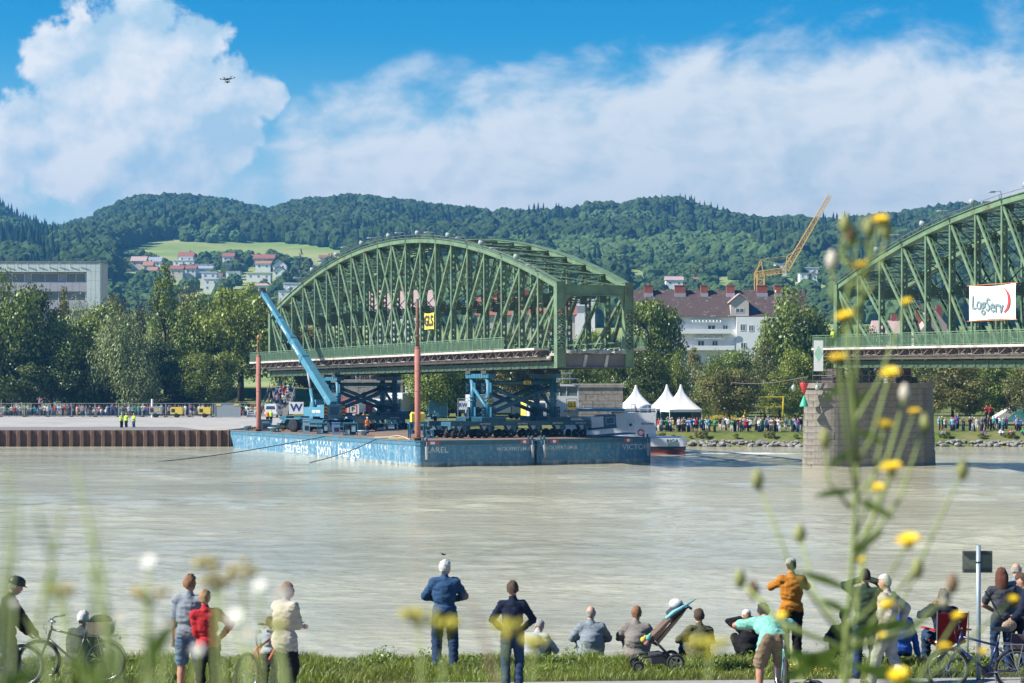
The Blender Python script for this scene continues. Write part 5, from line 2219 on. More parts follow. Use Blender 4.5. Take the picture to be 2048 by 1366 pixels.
# ---- spud piles
def spud(lab, x, y, r, ztop, ztop2, lattice_top):
    o = thing('spud_pile', lab, 'pile', M=onb(x, y, 0))
    m = MB()
    m.tube((0, 0, -1.5), (0, 0, ztop), r, None, 18)
    m.tube((0, 0, ztop), (0, 0, ztop + .18), r * 1.02, r * .8, 18)
    for k in range(4):
        z = 3.2 + k * (ztop - 3.4) / 4
        m.tube((0, 0, z), (0, 0, z + .07), r * 1.025, None, 18)
    m.obj('tube', M_spud, o, True)
    m = MB()
    m.lathe([(r * 1.2, DK - .5), (r * 1.2, DK + .2), (r * 2.3, DK + .22), (r * 2.3, DK + .30), (r * 1.15, DK + .32)], 18)
    m.obj('collar', M_rust, o)
    m = MB()
    if lattice_top:
        for s in (-1, 1):
            m.tube((s * .12, 0, ztop), (s * .10, 0, ztop2), .04)
        for k in range(6):
            z0, z1 = ztop + (ztop2 - ztop) * k / 6, ztop + (ztop2 - ztop) * (k + 1) / 6
            m.bar((-.12, 0, z0), (.12, 0, z1), .05, .04)
        m.ell((0, 0, ztop2 + .1), (.2, .2, .22))
        m.obj('guide_ladder', mat('ladder_orange', (.45, .24, .12), .8, .2, 2.), o)
    else:
        m.tube((0, 0, ztop + .1), (0, 0, ztop2), r * .62, r * .55, 12)
        m.tube((0, 0, ztop + 1.0), (0, 0, ztop + 1.3), r * .8, None, 12)
        m.tube((0, 0, ztop + 2.5), (0, 0, ztop + 2.6), r * .75, None, 12)
        m.obj('inner_pile', M_rust, o, True)
        m = MB()
        m.tube((0, 0, ztop2), (0, 0, ztop2 + .22), r * .5, None, 8)
        m.obj('head', M_blue, o)


spud('tall rust red pile at the near corner of the barge', .45, .9, .275, 11.0, 15.4, False)
spud('shorter rust red pile at the far end of the barge', .8, 49.6, .27, 10.85, 13.0, True)


# ---- modular transporters
def transporter_proto():
    o = thing('modular_transporter', 'x', 'transporter', (0, 0, 0), 0, 'modular transporters under the towers')
    L_ = 15.0
    m = MB()
    m.b2((0, -1.2, 1.18), (L_, 1.2, 1.60))
    for k in range(24):
        m.b2((.2 + k * .62, -1.225, 1.22), (.26 + k * .62, -1.2, 1.56))
    m.b2((0, -1.24, 1.56), (L_, -1.2, 1.63))
    m.obj('platform', M_dblue, o)
    tyre = MB()
    tyre.lathe([(.20, -.14), (.33, -.16), (.375, -.10), (.375, .10), (.33, .16), (.20, .14)], 18, (0, 0, 0), Matrix.Rotation(R(90), 3, 'X'), 0)
    tyre_me = tyre.mesh('wheel', M_tyre, False)
    rim = MB()
    rim.lathe([(.215, -.12), (.215, .12)], 16, (0, 0, 0), Matrix.Rotation(R(90), 3, 'X'))
    rim.lathe([(.05, -.16), (.05, .16)], 8, (0, 0, 0), Matrix.Rotation(R(90), 3, 'X'))
    rim_me = rim.mesh('rim', M_rim)
    hub_me = MB().lathe([(.055, -.17), (.055, .17)], 8, (0, 0, 0), Matrix.Rotation(R(90), 3, 'X')).mesh('hub', M_hub)
    arm_me = MB().prism([(.05, -.1, 1.18), (.55, -.1, 1.18), (.62, -.1, .75), (.30, -.1, .35), (.12, -.1, .38), (.30, -.1, .75)], (0, .2, 0)).mesh('suspension_arm', M_blue)
    tri_me = MB().prism([(-.28, 0, 1.17), (.28, 0, 1.17), (.06, 0, .78), (-.06, 0, .78)], (0, .03, 0)).mesh('mudflap', M_pblue)
    for k in range(6):
        x = 1.15 + k * 2.62
        for yy in (-.85, .85):
            for s, dx_ in ((-1, -.0), (1, -.62)):
                w_ = link_obj('wheel', tyre_me, o, Matrix.Translation((x + dx_, yy + s * .2 * (1 if dx_ == 0 else .6), .375)) @ Matrix.Rotation(R(0 if dx_ == 0 else 34), 4, 'Z'))
                link_obj('rim', rim_me, w_)
                link_obj('hub', hub_me, w_)
            link_obj('suspension_arm', arm_me, o, Matrix.Translation((x + .05, yy, 0)))
        link_obj('mudflap', tri_me, o, Matrix.Translation((x - .25, -1.235, 0)))
    for x in (3.6, 7.6, 11.4, 13.9):
        text_obj('sarens', .30, 'lettering', M_wlet, o, Matrix.Translation((x, -1.245, 1.40)), .003, 1.5, .02)
    return o


tp = transporter_proto()
rows = ((6.0, 7.4, 'front transporter row with white hubs along the near edge of the barge'),
        (6.0, 12.6, 'second transporter row, hidden behind the front one'),
        (5.6, 50.2, 'rear transporter row nearer the camera, under the rear tower'),
        (5.6, 55.4, 'rearmost transporter row at the far end of the barge'))
for i, (x, y, lab) in enumerate(rows):
    if i == 0:
        tp.matrix_local = onb(x, y)
        tp['label'] = lab
    else:
        copy_tree(tp, onb(x, y), lab)


# ---- support towers
def tower(lab, yc, top, signs):
    o = thing('support_tower', lab, 'support tower', M=onb(0, yc))
    zb = 1.62
    m_me = {}
    xl, xr, dy_ = 10.83, 17.83, 1.95
    zt_ = top - DK
    for x in (xl, xr):
        for y in (-dy_, dy_):
            m = MB()
            m.b2((x - 1.3, y - 1.25, zb), (x + 1.3, y + 1.25, zb + .38))
            for k in range(6):
                m.b2((x - 1.3 + k * .5, y - 1.28, zb + .03), (x - 1.22 + k * .5, y + 1.28, zb + .35))
            m.obj('base_beam', M_dblue, o)
            m = MB()
            r = .31
            m.tube((x, y, zb + .38), (x, y, zt_ - .75), r, None, 16)
            for z in (2.95, 3.3):
                m.tube((x, y, z + .6), (x, y, z + .68), r * 1.45, None, 16)
            leg = m.obj('leg', M_blue, o, True)
            for zg in (zb + .40, zt_ - 2.15):
                for ax in (0, 1):
                    for s in (-1, 1):
                        m = MB()
                        if ax == 0:
                            m.b2((x + s * .30, y - .03, zg), (x + s * .72, y + .03, zg + .95))
                        else:
                            m.b2((x - .03, y + s * .30, zg), (x + .03, y + s * .72, zg + .95))
                        m.obj('gusset_plate', M_dblue, leg)
            m = MB()
            for s in (-1, 1):
                for zz_ in (zb + .62, zb + 1.12, zt_ - 1.95, zt_ - 1.42):
                    m.tube((x + s * .56, y - .045, zz_), (x + s * .56, y - .02, zz_), .07, None, 8)
            tag(m.obj('bolt_heads', M_hub, leg), kind='stuff')
            m = MB()
            m.b2((x - .55, y - .6, zt_ - .32), (x + .55, y + .6, zt_ - .03))
            m.b2((x - .40, y - .45, zt_ - .03), (x + .40, y + .45, zt_ + .12))
            m.obj('packing', M_iron, o)
    for x in (xl, xr):
        m = MB()
        m.b2((x - .42, -dy_ - .9, zt_ - .75), (x + .42, dy_ + .9, zt_ - .33))
        for k in range(10):
            y = -dy_ - .8 + k * .6
            m.b2((x - .46, y, zt_ - .72), (x - .42, y + .06, zt_ - .36))
        m.obj('cap_beam', M_blue, o)
        m = MB()
        m.tube((x, -dy_, zb + 1.0), (x, dy_, zt_ - 1.6), .17, None, 10)
        m.obj('side_brace', M_blue, o, True)
    for y in (-dy_, dy_):
        m = MB()
        m.tube((xl + .3, y, zt_ - 1.2), (xr - .3, y, zt_ - 1.2), .20, None, 12)
        m.obj('cross_tube', M_dblue, o, True)
        for a, b in (((xl + .5, zt_ - 1.7), (xr - .5, zb + .9)), ((xl + .5, zb + .9), (xr - .5, zt_ - 1.7))):
            m = MB()
            m.tube((a[0], y, a[1]), (b[0], y, b[1]), .20, None, 12)
            pm_ = Vector((a[0] * .35 + b[0] * .65, y, a[1] * .35 + b[1] * .65))
            m.tube(pm_, pm_ + (Vector((b[0], y, b[1])) - pm_).normalized() * .5, .25, None, 12)
            m.obj('diagonal_brace', M_dblue, o, True)
    if signs:
        for (x, y, z, w_, h) in ((xl, -dy_ - .33, zt_ - 3.0, .62, .46), (14.9, -dy_ - .22, zt_ - 1.2, .8, .34)):
            m = MB()
            m.b2((x - w_ / 2, y - .02, z - h / 2), (x + w_ / 2, y, z + h / 2))
            sgn = m.obj('sign_plate', M_yel, o)
            text_obj('GLS', h * .95, 'lettering', M_ink, sgn, Matrix.Translation((x, y - .026, z)), .003, 1.0, .03)
    return o


tower('front blue tubular tower with yellow GLS plates under the near end', 10.0, 9.02, True)
tower('rear blue tubular tower behind the crane', 53.0, 8.90, False)

# ---- mobile crane
crz = (BM @ Vector((4.5, 42, DK))).z
cr_ = thing('mobile_crane', 'light blue telescopic crane with raised boom on the barge', 'crane', (-21.2, 249.0, crz))
ch = Matrix.Rotation(math.atan2(.53, -.85), 4, 'Z')
m = MB()
m.b2((-4.0, -1.1, .62), (4.2, 1.1, 1.12))
m.b2((-2.2, -1.25, 1.0), (2.0, 1.25, 1.42))
m.b2((3.2, -1.2, .9), (4.4, 1.2, 1.35))
m.obj('chassis', M_dblue, cr_, False, ch)
for x in (2.6, -2.6):
    m = MB()
    for s in (-1, 1):
        m.b2((x - .95, s * 1.36 - .3, 1.40), (x + .95, s * 1.36 + .3, 1.50))
        m.prism([(x + .95, s * 1.36 - .3, 1.40), (x + 1.2, s * 1.36 - .3, .95), (x + 1.28, s * 1.36 - .3, .98), (x + 1.0, s * 1.36 - .3, 1.5)], (0, .6, 0))
    m.obj('mudguard', M_lblue, cr_, False, ch)
    for s in (-1, 1):
        m = MB()
        m.lathe([(.36, -.27), (.62, -.28), (.70, -.18), (.70, .18), (.62, .28), (.36, .27)], 26, (x, s * 1.36, .70), Matrix.Rotation(R(90), 3, 'X'))
        w_ = m.obj('wheel', M_tyre, cr_, True, ch)
        m = MB()
        m.lathe([(.40, -.20), (.40, .20)], 18, (x, s * 1.36, .70), Matrix.Rotation(R(90), 3, 'X'))
        m.lathe([(.18, -.27), (.18, .27)], 12, (x, s * 1.36, .70), Matrix.Rotation(R(90), 3, 'X'))
        m.obj('rim', M_lblue, w_)
for x in (4.1, -4.0):
    m = MB()
    m.b2((x - .2, -2.3, .75), (x + .2, 2.3, .98))
    for s in (-1, 1):
        m.tube((x, s * 2.25, .1), (x, s * 2.25, 1.0), .07)
        m.lathe([(.26, 0), (.26, .1)], 10, (x, s * 2.25, 0))
    m.obj('outrigger', M_dblue, cr_, False, ch)
sh_ = Matrix.Rotation(math.atan2(.82, -.57), 4, 'Z')               # superstructure: local x points the way the boom does
m = MB()
m.tube((0, 0, 1.42), (0, 0, 1.75), .85, None, 18)
m.obj('turntable', M_dark, cr_, True, sh_)
m = MB()
m.b2((-2.3, -1.2, 1.75), (2.2, -.35, 2.75))
m.b2((-2.3, .35, 1.75), (1.6, 1.2, 2.75))
m.b2((-2.3, -.35, 1.75), (2.0, .35, 2.1))
m.b2((-2.1, -1.0, 2.752), (-1.0, 1.0, 3.0))
m.obj('superstructure', M_lblue, cr_, False, sh_)
m = MB()
m.b2((-3.1, -1.35, 1.62), (-2.31, 1.35, 3.05))
cw = m.obj('counterweight', M_lblue, cr_, False, sh_)
m = MB()
m.b2((-3.106, -.55, 1.95), (-3.1, .55, 2.8))
m.obj('engine_grille', M_dblue, cw)
for s in (-1, 1):
    m = MB()
    for k in range(7):
        z0 = 1.66 + k * .19
        y0, y1 = s * 1.33, s * .92
        mid = (y0 + y1) / 2
        for (a, b, za, zb2) in ((y0, mid, z0, z0 + .16), (mid, y1, z0 + .16, z0)):
            m.add([(-3.118, a, za), (-3.118, b, zb2), (-3.118, b, zb2 + .19), (-3.118, a, za + .19)], [(0, 1, 2, 3)], k % 2)
    m.obj('hazard_stripes', [M_dark, M_orng], cw)
m = MB()
cp = [(2.15, -1.22, 1.35), (3.55, -1.22, 1.35), (3.75, -1.22, 2.1), (3.35, -1.22, 3.35), (2.15, -1.22, 3.45)]
cp = [(x - .55, y, z + .1) for x, y, z in cp]
m.prism(cp, (0, -.02, 0))
m.prism([(x, y + .86, z) for x, y, z in cp], (0, .02, 0))
for i in range(5):
    a, b = cp[i], cp[(i + 1) % 5]
    if i in (1, 2):
        continue
    m.add([a, b, (b[0], b[1] + .86, b[2]), (a[0], a[1] + .86, a[2])], [(0, 1, 2, 3)])
cab = m.obj('cab', M_lblue, cr_, False, sh_)
m = MB()
m.prism([(1.75, -1.25, 2.25), (3.05, -1.25, 2.25), (2.75, -1.25, 3.3), (1.75, -1.25, 3.38)], (0, -.008, 0))
m.add([(3.22, -1.2, 2.2), (3.22, -.38, 2.2), (2.84, -.38, 3.4), (2.84, -1.2, 3.4)], [(0, 1, 2, 3)])
m.obj('cab_window', mat('cab_glass', (.10, .17, .17), .1, .15, 1., spec=.9), cab)
text_obj('sarens', .58, 'lettering', M_white, cr_, sh_ @ Matrix.Translation((-1.15, 1.212, 2.35)) @ Matrix.Rotation(R(180), 4, 'Z'), .004, 1.25, .02)
text_obj('sarens', .58, 'lettering', M_white, cr_, sh_ @ Matrix.Translation((-.4, -1.212, 2.35)), .004, 1.25, .02)
tip = Vector((-29.1, 262.0, 18.1)) - Vector((-21.2, 249.0, crz))
base = Vector((-19.75, 248.0, 5.15)) - Vector((-21.2, 249.0, crz))
bd_ = (tip - base)
bl = bd_.length
bd_.normalize()
for i, (t0, t1, w_, h) in enumerate(((0., .40, .86, .98), (.38, .57, .74, .84), (.55, .75, .63, .71), (.73, .985, .52, .58))):
    m = MB()
    a, b = base + bd_ * (bl * t0), base + bd_ * (bl * t1)
    sxv = bd_.cross(Vector((0, 0, 1))).normalized()
    szv = sxv.cross(bd_)
    sec = [(-.5, -.32), (-.32, -.5), (.32, -.5), (.5, -.32), (.5, .5), (-.5, .5)]
    vv = [p_ + sxv * (u * w_) + szv * (v * h) for p_ in (a, b) for u, v in sec]
    m.add(vv, [(k, (k + 1) % 6, 6 + (k + 1) % 6, 6 + k) for k in range(6)] + [tuple(range(5, -1, -1)), tuple(range(6, 12))])
    m.bar(b - bd_ * .25, b, w_ * 1.12, h * 1.12, 0, szv)
    bs = m.obj('boom_section', M_lblue, cr_)
    if i in (1, 2, 3):
        rotm = Matrix((-bd_, sxv, szv)).transposed()
        for s in (-1,):
            Mt = Matrix.Translation(a.lerp(b, .5) - sxv * (w_ / 2 + .006) + szv * .02) @ rotm.to_4x4()
            text_obj('sarens', h * .55, 'lettering', M_white, bs, Mt, .003, 1.5, .02)
m = MB()
tipb = base + bd_ * bl
m.bar(tipb - bd_ * .4, tipb + bd_ * .25, .5, .8, 0, szv)
m.tube(tipb - sxv * .32 + szv * .15, tipb + sxv * .32 + szv * .15, .27, None, 12)
m.tube(tipb - sxv * .32 - szv * .35, tipb + sxv * .32 - szv * .35, .24, None, 12)
m.obj('boom_head', M_dark, cr_)
m = MB()
cyb = Vector((-.57, .82, 0)) * 1.25 + Vector((0, 0, 2.0))
cyt = base + bd_ * (bl * .33) - szv * .5
mid = cyb.lerp(cyt, .55)
m.tube(cyb, mid, .2, None, 12)
m.tube(mid, cyt, .13, None, 12, 1)
m.obj('luffing_cylinder', [M_lblue, M_grey], cr_, True)
m = MB()
hk = tipb - szv * .35
m.path([hk, hk + Vector((0, 0, -2.0))], .03, 5)
m.box(hk + Vector((0, 0, -2.25)), (.3, .25, .5))
m.obj('hoist_block', M_dark, cr_)


# ---- deck machinery
def powerbox(lab, px0, px1, py0, py1, kind, rz=0., depth=1.4, mt=None):
    x0, y0 = deck_at((px0 + px1) / 2, py1)
    x0 = max(x0, .55)
    s = F / (BM @ Vector((x0, y0, DK))).y
    w_, h = (px1 - px0) / s, (py1 - py0) / s
    o = thing({'gen': 'generator_set', 'box': 'equipment_cabinet', 'frame': 'power_pack'}[kind], lab, {'gen': 'generator', 'box': 'cabinet', 'frame': 'power pack'}[kind], M=onb(x0, y0, DK, rz - 20))
    w_ *= .82
    mt = mt or M_blue
    m = MB()
    if kind == 'box':
        m.b2((-w_ / 2, 0, .05), (w_ / 2, depth, h))
        b = m.obj('housing', mt, o)
        MB().b2((-w_ / 2 - .04, -.04, h), (w_ / 2 + .04, depth + .04, h + .06)).obj('lid', mt, o)
        MB().b2((-w_ * .22, -.012, h * .25), (w_ * .36, -.004, h * .62)).obj('vent', M_dark, o)
        if w_ > 1.0:
            text_obj('sarens', h * .17, 'lettering', M_white, o, Matrix.Translation((0, -.012, h * .83)), .003, 1.4, .02)
    else:
        f = .09
        for sx in (-1, 1):
            for sy in (0, 1):
                m.b2((sx * w_ / 2 - f / 2, sy * depth - f / 2, 0), (sx * w_ / 2 + f / 2, sy * depth + f / 2, h))
        for z in (f / 2, h - f / 2):
            for sy in (0, 1):
                m.b2((-w_ / 2, sy * depth - f / 2, z - f / 2), (w_ / 2, sy * depth + f / 2, z + f / 2))
            for sx in (-1, 1):
                m.b2((sx * w_ / 2 - f / 2, 0, z - f / 2), (sx * w_ / 2 + f / 2, depth, z + f / 2))
        m.obj('frame', mt, o)
        m = MB()
        m.b2((-w_ * .40, .15, .12), (w_ * .40, depth - .15, h * .62))
        m.b2((-w_ * .1, .2, h * .62), (w_ * .3, depth - .3, h * .86))
        m.obj('engine', M_dark, o)
        m = MB()
        m.b2((-w_ * .42, .02, .12), (-w_ * .05, .14, h * .45))
        m.b2((w_ * .08, .02, h * .3), (w_ * .36, .14, h * .8))
        m.tube((w_ * .25, depth * .5, h * .86), (w_ * .25, depth * .5, h * 1.15), .05)
        m.obj('control_panel', M_pblue, o)
        if kind == 'gen':
            MB().b2((-w_ / 2, -.03, h + .001), (w_ / 2, depth + .03, h + .05)).obj('roof', mt, o)
    return o


powerbox('blue boxy power unit lettered sarens beside the far pile', 517, 545, 840, 862, 'box')
powerbox('pale blue tall cabinet beside the crane wheel', 604, 621, 842, 867, 'box', 0, .9, M_pblue)
powerbox('open framed blue generator left of the pale bins', 632, 661, 846, 868, 'gen')
powerbox('light blue equipment bin between two generators', 662, 682, 846, 869, 'box', 0, 1.0, mat('bin_blue', (.16, .33, .56), .5, .12, 1.))
powerbox('open framed blue generator left of the orange worker', 684, 718, 846, 871, 'gen')
powerbox('grey framed power pack behind the near red pile', 846, 880, 824, 842, 'frame')
powerbox('blue power pack frame left of the near red pile', 818, 834, 846, 868, 'frame')
powerbox('long blue power pack with white rails under the rear tower', 746, 800, 846, 862, 'frame')
powerbox('blue machine crate right of the near red pile', 844, 880, 846, 872, 'frame')
powerbox('low blue pump at the near edge beside the pile', 852, 868, 860, 877, 'frame')
powerbox('blue hose rack at the left end of the front transporter', 882, 906, 842, 868, 'frame')
powerbox('large blue machine body lettered sarens under the rear tower', 768, 815, 822, 848, 'box')
# canvas coil
x, y = deck_at(711, 863)
co = thing('hose_reel', 'large beige rolled coil behind the orange worker', 'reel', M=onb(x, y, DK, 20))
m = MB()
m.tube((-.9, 0, .85), (.9, 0, .85), .85, None, 22)
m.obj('roll', M_beige, co, True)
m = MB()
for s in (-1, 1):
    m.tube((s * .92, 0, .85), (s * .98, 0, .85), .95, None, 22)
m.obj('flange', M_pblue, co)
m = MB()
for s in (-1, 1):
    m.prism([(s * 1.05, -.8, 0), (s * 1.05, .8, 0), (s * 1.05, 0, .95)], (s * .06, 0, 0))
m.obj('stand', M_blue, co)
# hook block with hazard stripes standing on deck
x, y = deck_at(566, 862)
hkb = thing('hook_block', 'yellow and black hook block standing on deck by the crane', 'hook block', M=onb(max(.6, x), y))
m = MB()
m.b2((-.2, -.12, .35), (.2, .12, .75))
m.b2((-.2, -.12, .75), (.2, .12, 1.0), 1)
m.b2((-.14, -.1, 1.0), (.14, .1, 1.2))
m.obj('sheave_box', [M_orng, M_dark], hkb)
m = MB()
m.torus((0, 0, .18), (0, 1, 0), .13, .045, 14, 6, 0, 0, R(290))
m.obj('hook', M_dark, hkb)
# yellow tank
tkx, tky = 4.7, 11.5
tk = thing('fuel_tank', 'bright yellow fuel tank beside the front tower', 'tank', M=onb(tkx, tky, DK, -12))
m = MB()
m.b2((-.65, -.5, 1.55), (.65, .5, 2.35))
m.prism([(-.65, -.5, 2.35), (.65, -.5, 2.35), (.55, -.4, 2.52), (-.55, -.4, 2.52)], (0, .8, 0))
m.tube((0, -.1, 2.5), (0, -.1, 2.62), .12)
m.obj('tank', M_yel, tk)
m = MB()
m.b2((-.9, -.6, 1.35), (.9, .6, 1.54))
for sx in (-.8, .8):
    for sy in (-.5, .5):
        m.b2((sx - .06, sy - .06, 0), (sx + .06, sy + .06, 1.35))
m.obj('stand', M_blue, tk)


def framed_sign(lab, x, y, z, w_, h, txt, plate, ink, zf):
    o = thing('framed_sign', lab, 'sign', M=onb(x, y, z, -20))
    m = MB()
    for s in (-1, 1):
        m.bar((s * w_ * .62, 0, -zf), (s * w_ * .62, 0, h * .75), .06, .06)
    m.bar((-w_ * .62, 0, h * .75), (w_ * .62, 0, h * .75), .06, .06)
    m.bar((-w_ * .62, 0, -zf * .9), (w_ * .62, 0, -zf * .9), .06, .06)
    m.obj('frame', M_grey, o)
    MB().b2((-w_ / 2, -.03, -h / 2), (w_ / 2, .03, h / 2)).obj('plate', plate, o)
    text_obj(txt, h * .62, 'lettering', ink, o, Matrix.Translation((0, -.037, 0)), .003, .95, .03)


framed_sign('white RW panel in a grey frame left of the front tower', 7.6, 6.9, 4.05 + 1.6, .8, .85, 'RW', M_white, mat('ink_blue', (.03, .07, .35), .6, .1, 2.), 1.35)
framed_sign('yellow GLS panel in a dark frame right of the front tower', 19.3, 6.9, 4.05 + 1.5, .85, .85, 'GLS', M_yel, M_ink, 1.45)
# power pack tilted at the right end of the front transporters
pp = thing('power_pack', 'white and blue power pack slung at the right end of the front transporter', 'power pack', M=onb(21.3, 7.4, DK + .85, 0) @ Matrix.Rotation(R(-4), 4, 'Y'))
MB().b2((0, -.9, 0), (1.35, .9, 1.05)).obj('white_cover', mat('pack_cover', (.60, .66, .70), .5, .08, 1.), pp)
m = MB()
m.b2((1.36, -.92, -.05), (2.75, .92, 1.15))
bx = m.obj('blue_housing', M_dblue, pp)
m = MB()
for z in (.25, .9):
    m.b2((1.62, -.935, z - .03), (2.55, -.922, z + .03))
for x in (1.62, 2.55):
    m.b2((x - .03, -.937, .25), (x + .03, -.924, .9))
m.obj('grille_frame', M_pblue, bx)
MB().b2((-.05, -.95, -.2), (2.8, .95, -.06)).obj('skid', M_dblue, pp)
rpz = thing('boarding_ramp', 'blue steel ramp lying off the right end of the barge deck', 'ramp', M=onb(20.6, 4.6, DK))
m = MB()
m.prism([(0, 0, .02), (4.6, 0, .25), (4.6, 0, .38), (0, 0, .10)], (0, 2.2, 0))
m.obj('plate', M_blue, rpz)
# hoses
for i, (pts, mt_, lab) in enumerate((
    ([(.6, 12.5, .05), (1.3, 10.6, .12), (1.6, 9., .3), (2.2, 7.8, .08), (1.4, 6.2, .06), (.9, 4.3, .06), (.6, 3.2, .05)], M_beige, 'pale hose snaking along the near left deck edge'),
    ([(.9, 9.5, .05), (1.8, 8.2, .05), (1.1, 7.3, .1), (1.9, 6.4, .05)], mat('rope_yellow', (.5, .38, .1), .8, .2, 3.), 'yellowish rope coil on the near left deck'),
    ([(5.2, 5.6, .9), (5.5, 5.3, .3), (6.0, 5.5, .8), (6.3, 5.2, .25), (6.8, 5.6, .9)], M_dark, 'black hoses looping at the left end of the front transporter'),
)):
    o = MB().path([(x, y, z + DK) for x, y, z in pts], .06, 6).obj('hose' if i != 1 else 'rope', mt_, None, True, BM)
    tag(o, lab, 'hose' if i != 1 else 'rope')
# mooring lines
a = BM @ Vector((.05, 25.2, DK - .1))
b = P(-45, 931, 211)
n = 16
o = MB().path([a.lerp(b, i / n) - Vector((0, 0, 1.1 * math.sin(math.pi * i / n))) for i in range(n + 1)], .045, 5).obj('mooring_line', M_dark)
tag(o, 'long dark mooring cable running from the barge to the left edge', 'cable')
a = BM @ Vector((.05, 10.5, DK - .05))
b = P(620, 925, 218.6)
o = MB().path([a.lerp(b, i / 8) - Vector((0, 0, .25 * math.sin(math.pi * i / 8))) for i in range(9)], .045, 5).obj('mooring_line', M_dark)
tag(o, 'short dark mooring cable dipping into the water by the barge', 'cable')
a, b = P(1462, 765, 282), P(1612, 754, 210)
o = MB().path([a.lerp(b, i / 10) - Vector((0, 0, .35 * math.sin(math.pi * i / 10))) for i in range(11)], .04, 5).obj('cable', M_brkt)
tag(o, 'grey cable running from the pier head to the far bank', 'cable')
a, b = P(1872, 756, 212), P(2110, 768, 205)
o = MB().path([a, a.lerp(b, .5) - Vector((0, 0, .1)), b], .04, 5).obj('cable', M_brkt)
tag(o, 'grey cable leaving the pier head to the right', 'cable')

# ---- the pusher tug behind the barge
M_tug = mat('tug_white', (.74, .75, .75), .45, .06, .8, .02, dirt=(.5, .48, .44), dirtamt=.1)
M_tblk = mat('tug_black', (.03, .03, .035), .6, .2, 1.)
M_tred = mat('tug_antifouling', (.30, .055, .05), .7, .15, 1.)
yT = 241.0
tug = thing('push_tug', 'white push tug lettered RIGA alongside the barge', 'boat', (0, yT, 0))
X0, X1 = PX(1090, yT), PX(1373, yT)
for nm, z0, z1, mt in (('hull_bottom', -.9, .42, M_tred), ('black_band', .42, .80, M_tblk), ('hull', .80, 1.68, M_tug)):
    m = MB()
    ins = {'hull_bottom': .12, 'black_band': .04, 'hull': 0}[nm]
    pl = [(X0, .6), (X0 + .8, 0), (X1 - ins - .35, ins), (X1 - ins, .4), (X1 - ins, 7.6), (X1 - .4, 8), (X0, 8)]
    m.add([(x - (.12 if nm == 'hull_bottom' else 0), y, z0) for x, y in pl] + [(x, y, z1) for x, y in pl], [(j, (j + 1) % 7, 7 + (j + 1) % 7, 7 + j) for j in range(7)] + [tuple(range(7, 14)), tuple(range(6, -1, -1))])
    m.obj(nm, mt, tug)
text_obj('RIGA', .52, 'lettering', M_tblk, tug, Matrix.Translation((PX(1345, yT), -.012, 1.36)), .003, 1.1, .01)
MB().b2((PX(1336, yT), -.02, .85), (PX(1358, yT), -.006, 1.22)).obj('draught_panel', mat('tug_panel_teal', (.12, .25, .25), .5, .2, 2.), tug)
hx0, hx1 = PX(1228, yT), PX(1313, yT)
zr2 = PZ(826, yT)
m = MB()
m.b2((hx0, .8, 1.68), (hx1, 6.5, zr2))
dh = m.obj('deckhouse', M_tug, tug)
text_obj('02723495', .30, 'registration', M_tblk, dh, Matrix.Translation((PX(1296, yT), .79, PZ(848, yT))), .003, 1.15, .02)
dx0, dx1 = PX(1254, yT), PX(1270, yT)
MB().b2((dx0, .77, 1.75), (dx1, .80, PZ(838, yT))).obj('door', mat('tug_door', (.66, .68, .69), .5, .05, 1.), dh)
MB().tube(((dx0 + dx1) / 2, .74, PZ(850, yT)), ((dx0 + dx1) / 2, .77, PZ(850, yT)), .16, None, 14).obj('porthole', M_tblk, dh)
MB().torus((PX(1283, yT), .74, PZ(866, yT)), (0, 1, 0), .30, .07, 20, 6).obj('lifebuoy', M_red, dh, True)
m = MB()
for z in (.45, .9):
    m.tube((hx0 - 5, .85, zr2 + z), (hx1, .85, zr2 + z), .025, None, 5)
    m.tube((hx1, .85, zr2 + z), (hx1, 6.4, zr2 + z), .025, None, 5)
for i in range(12):
    x = hx0 - 5 + (hx1 - hx0 + 5) * i / 11
    m.tube((x, .85, zr2 - .1), (x, .85, zr2 + .9), .022, None, 5)
m.obj('handrail', M_tug, tug)
m = MB()
m.b2((X0 + 2.0, .9, 1.68), (hx0, 6.5, zr2 - .5))
fh = m.obj('fore_house', M_tug, tug)
m = MB()
m.b2((X0 + 3.2, .88, zr2 - 1.3), (X0 + 4.6, .895, zr2 - .95))
m.obj('slit_window', M_tblk, fh)
m = MB()
m.prism([(hx0 - 3.0, .86, zr2 - .85), (hx0 - .4, .86, zr2 - .85), (hx0 - .4, .86, zr2 - .55), (hx0 - 3.6, .86, zr2 - .55)], (0, .03, 0))
m.obj('salon_window', M_pane, fh)
m = MB()
m.b2((PX(1128, yT), .3, PZ(823, yT)), (PX(1250, yT), 6.8, PZ(818, yT)))
m.obj('blue_awning', M_lblue, tug)
wx0, wx1 = PX(1098, yT), PX(1158, yT)
zw0, zw1 = zr2 - .4, PZ(769, yT)
m = MB()
m.b2((wx0, 1.6, zw0), (wx1, 5.2, zw1 - 1.25))
for (a, b) in ((wx0, wx0 + .14), (wx1 - .14, wx1), (wx0 + 1.1, wx0 + 1.2), (wx1 - 1.35, wx1 - 1.25)):
    m.b2((a, 1.6, zw1 - 1.25), (b, 1.72, zw1 - .2))
    m.b2((a, 5.08, zw1 - 1.25), (b, 5.2, zw1 - .2))
m.b2((wx0 - .12, 1.45, zw1 - .2), (wx1 + .12, 5.35, zw1))
wh = m.obj('wheelhouse', M_tug, tug)
m = MB()
m.b2((wx0 + .1, 1.66, zw1 - 1.25), (wx1 - .1, 1.68, zw1 - .2))
m.b2((wx1 - .06, 1.7, zw1 - 1.25), (wx1 - .04, 5.1, zw1 - .2))
m.obj('windscreen', mat('wheelhouse_glass', (.12, .19, .18), .08, .3, 2., spec=.9), wh)
m = MB()
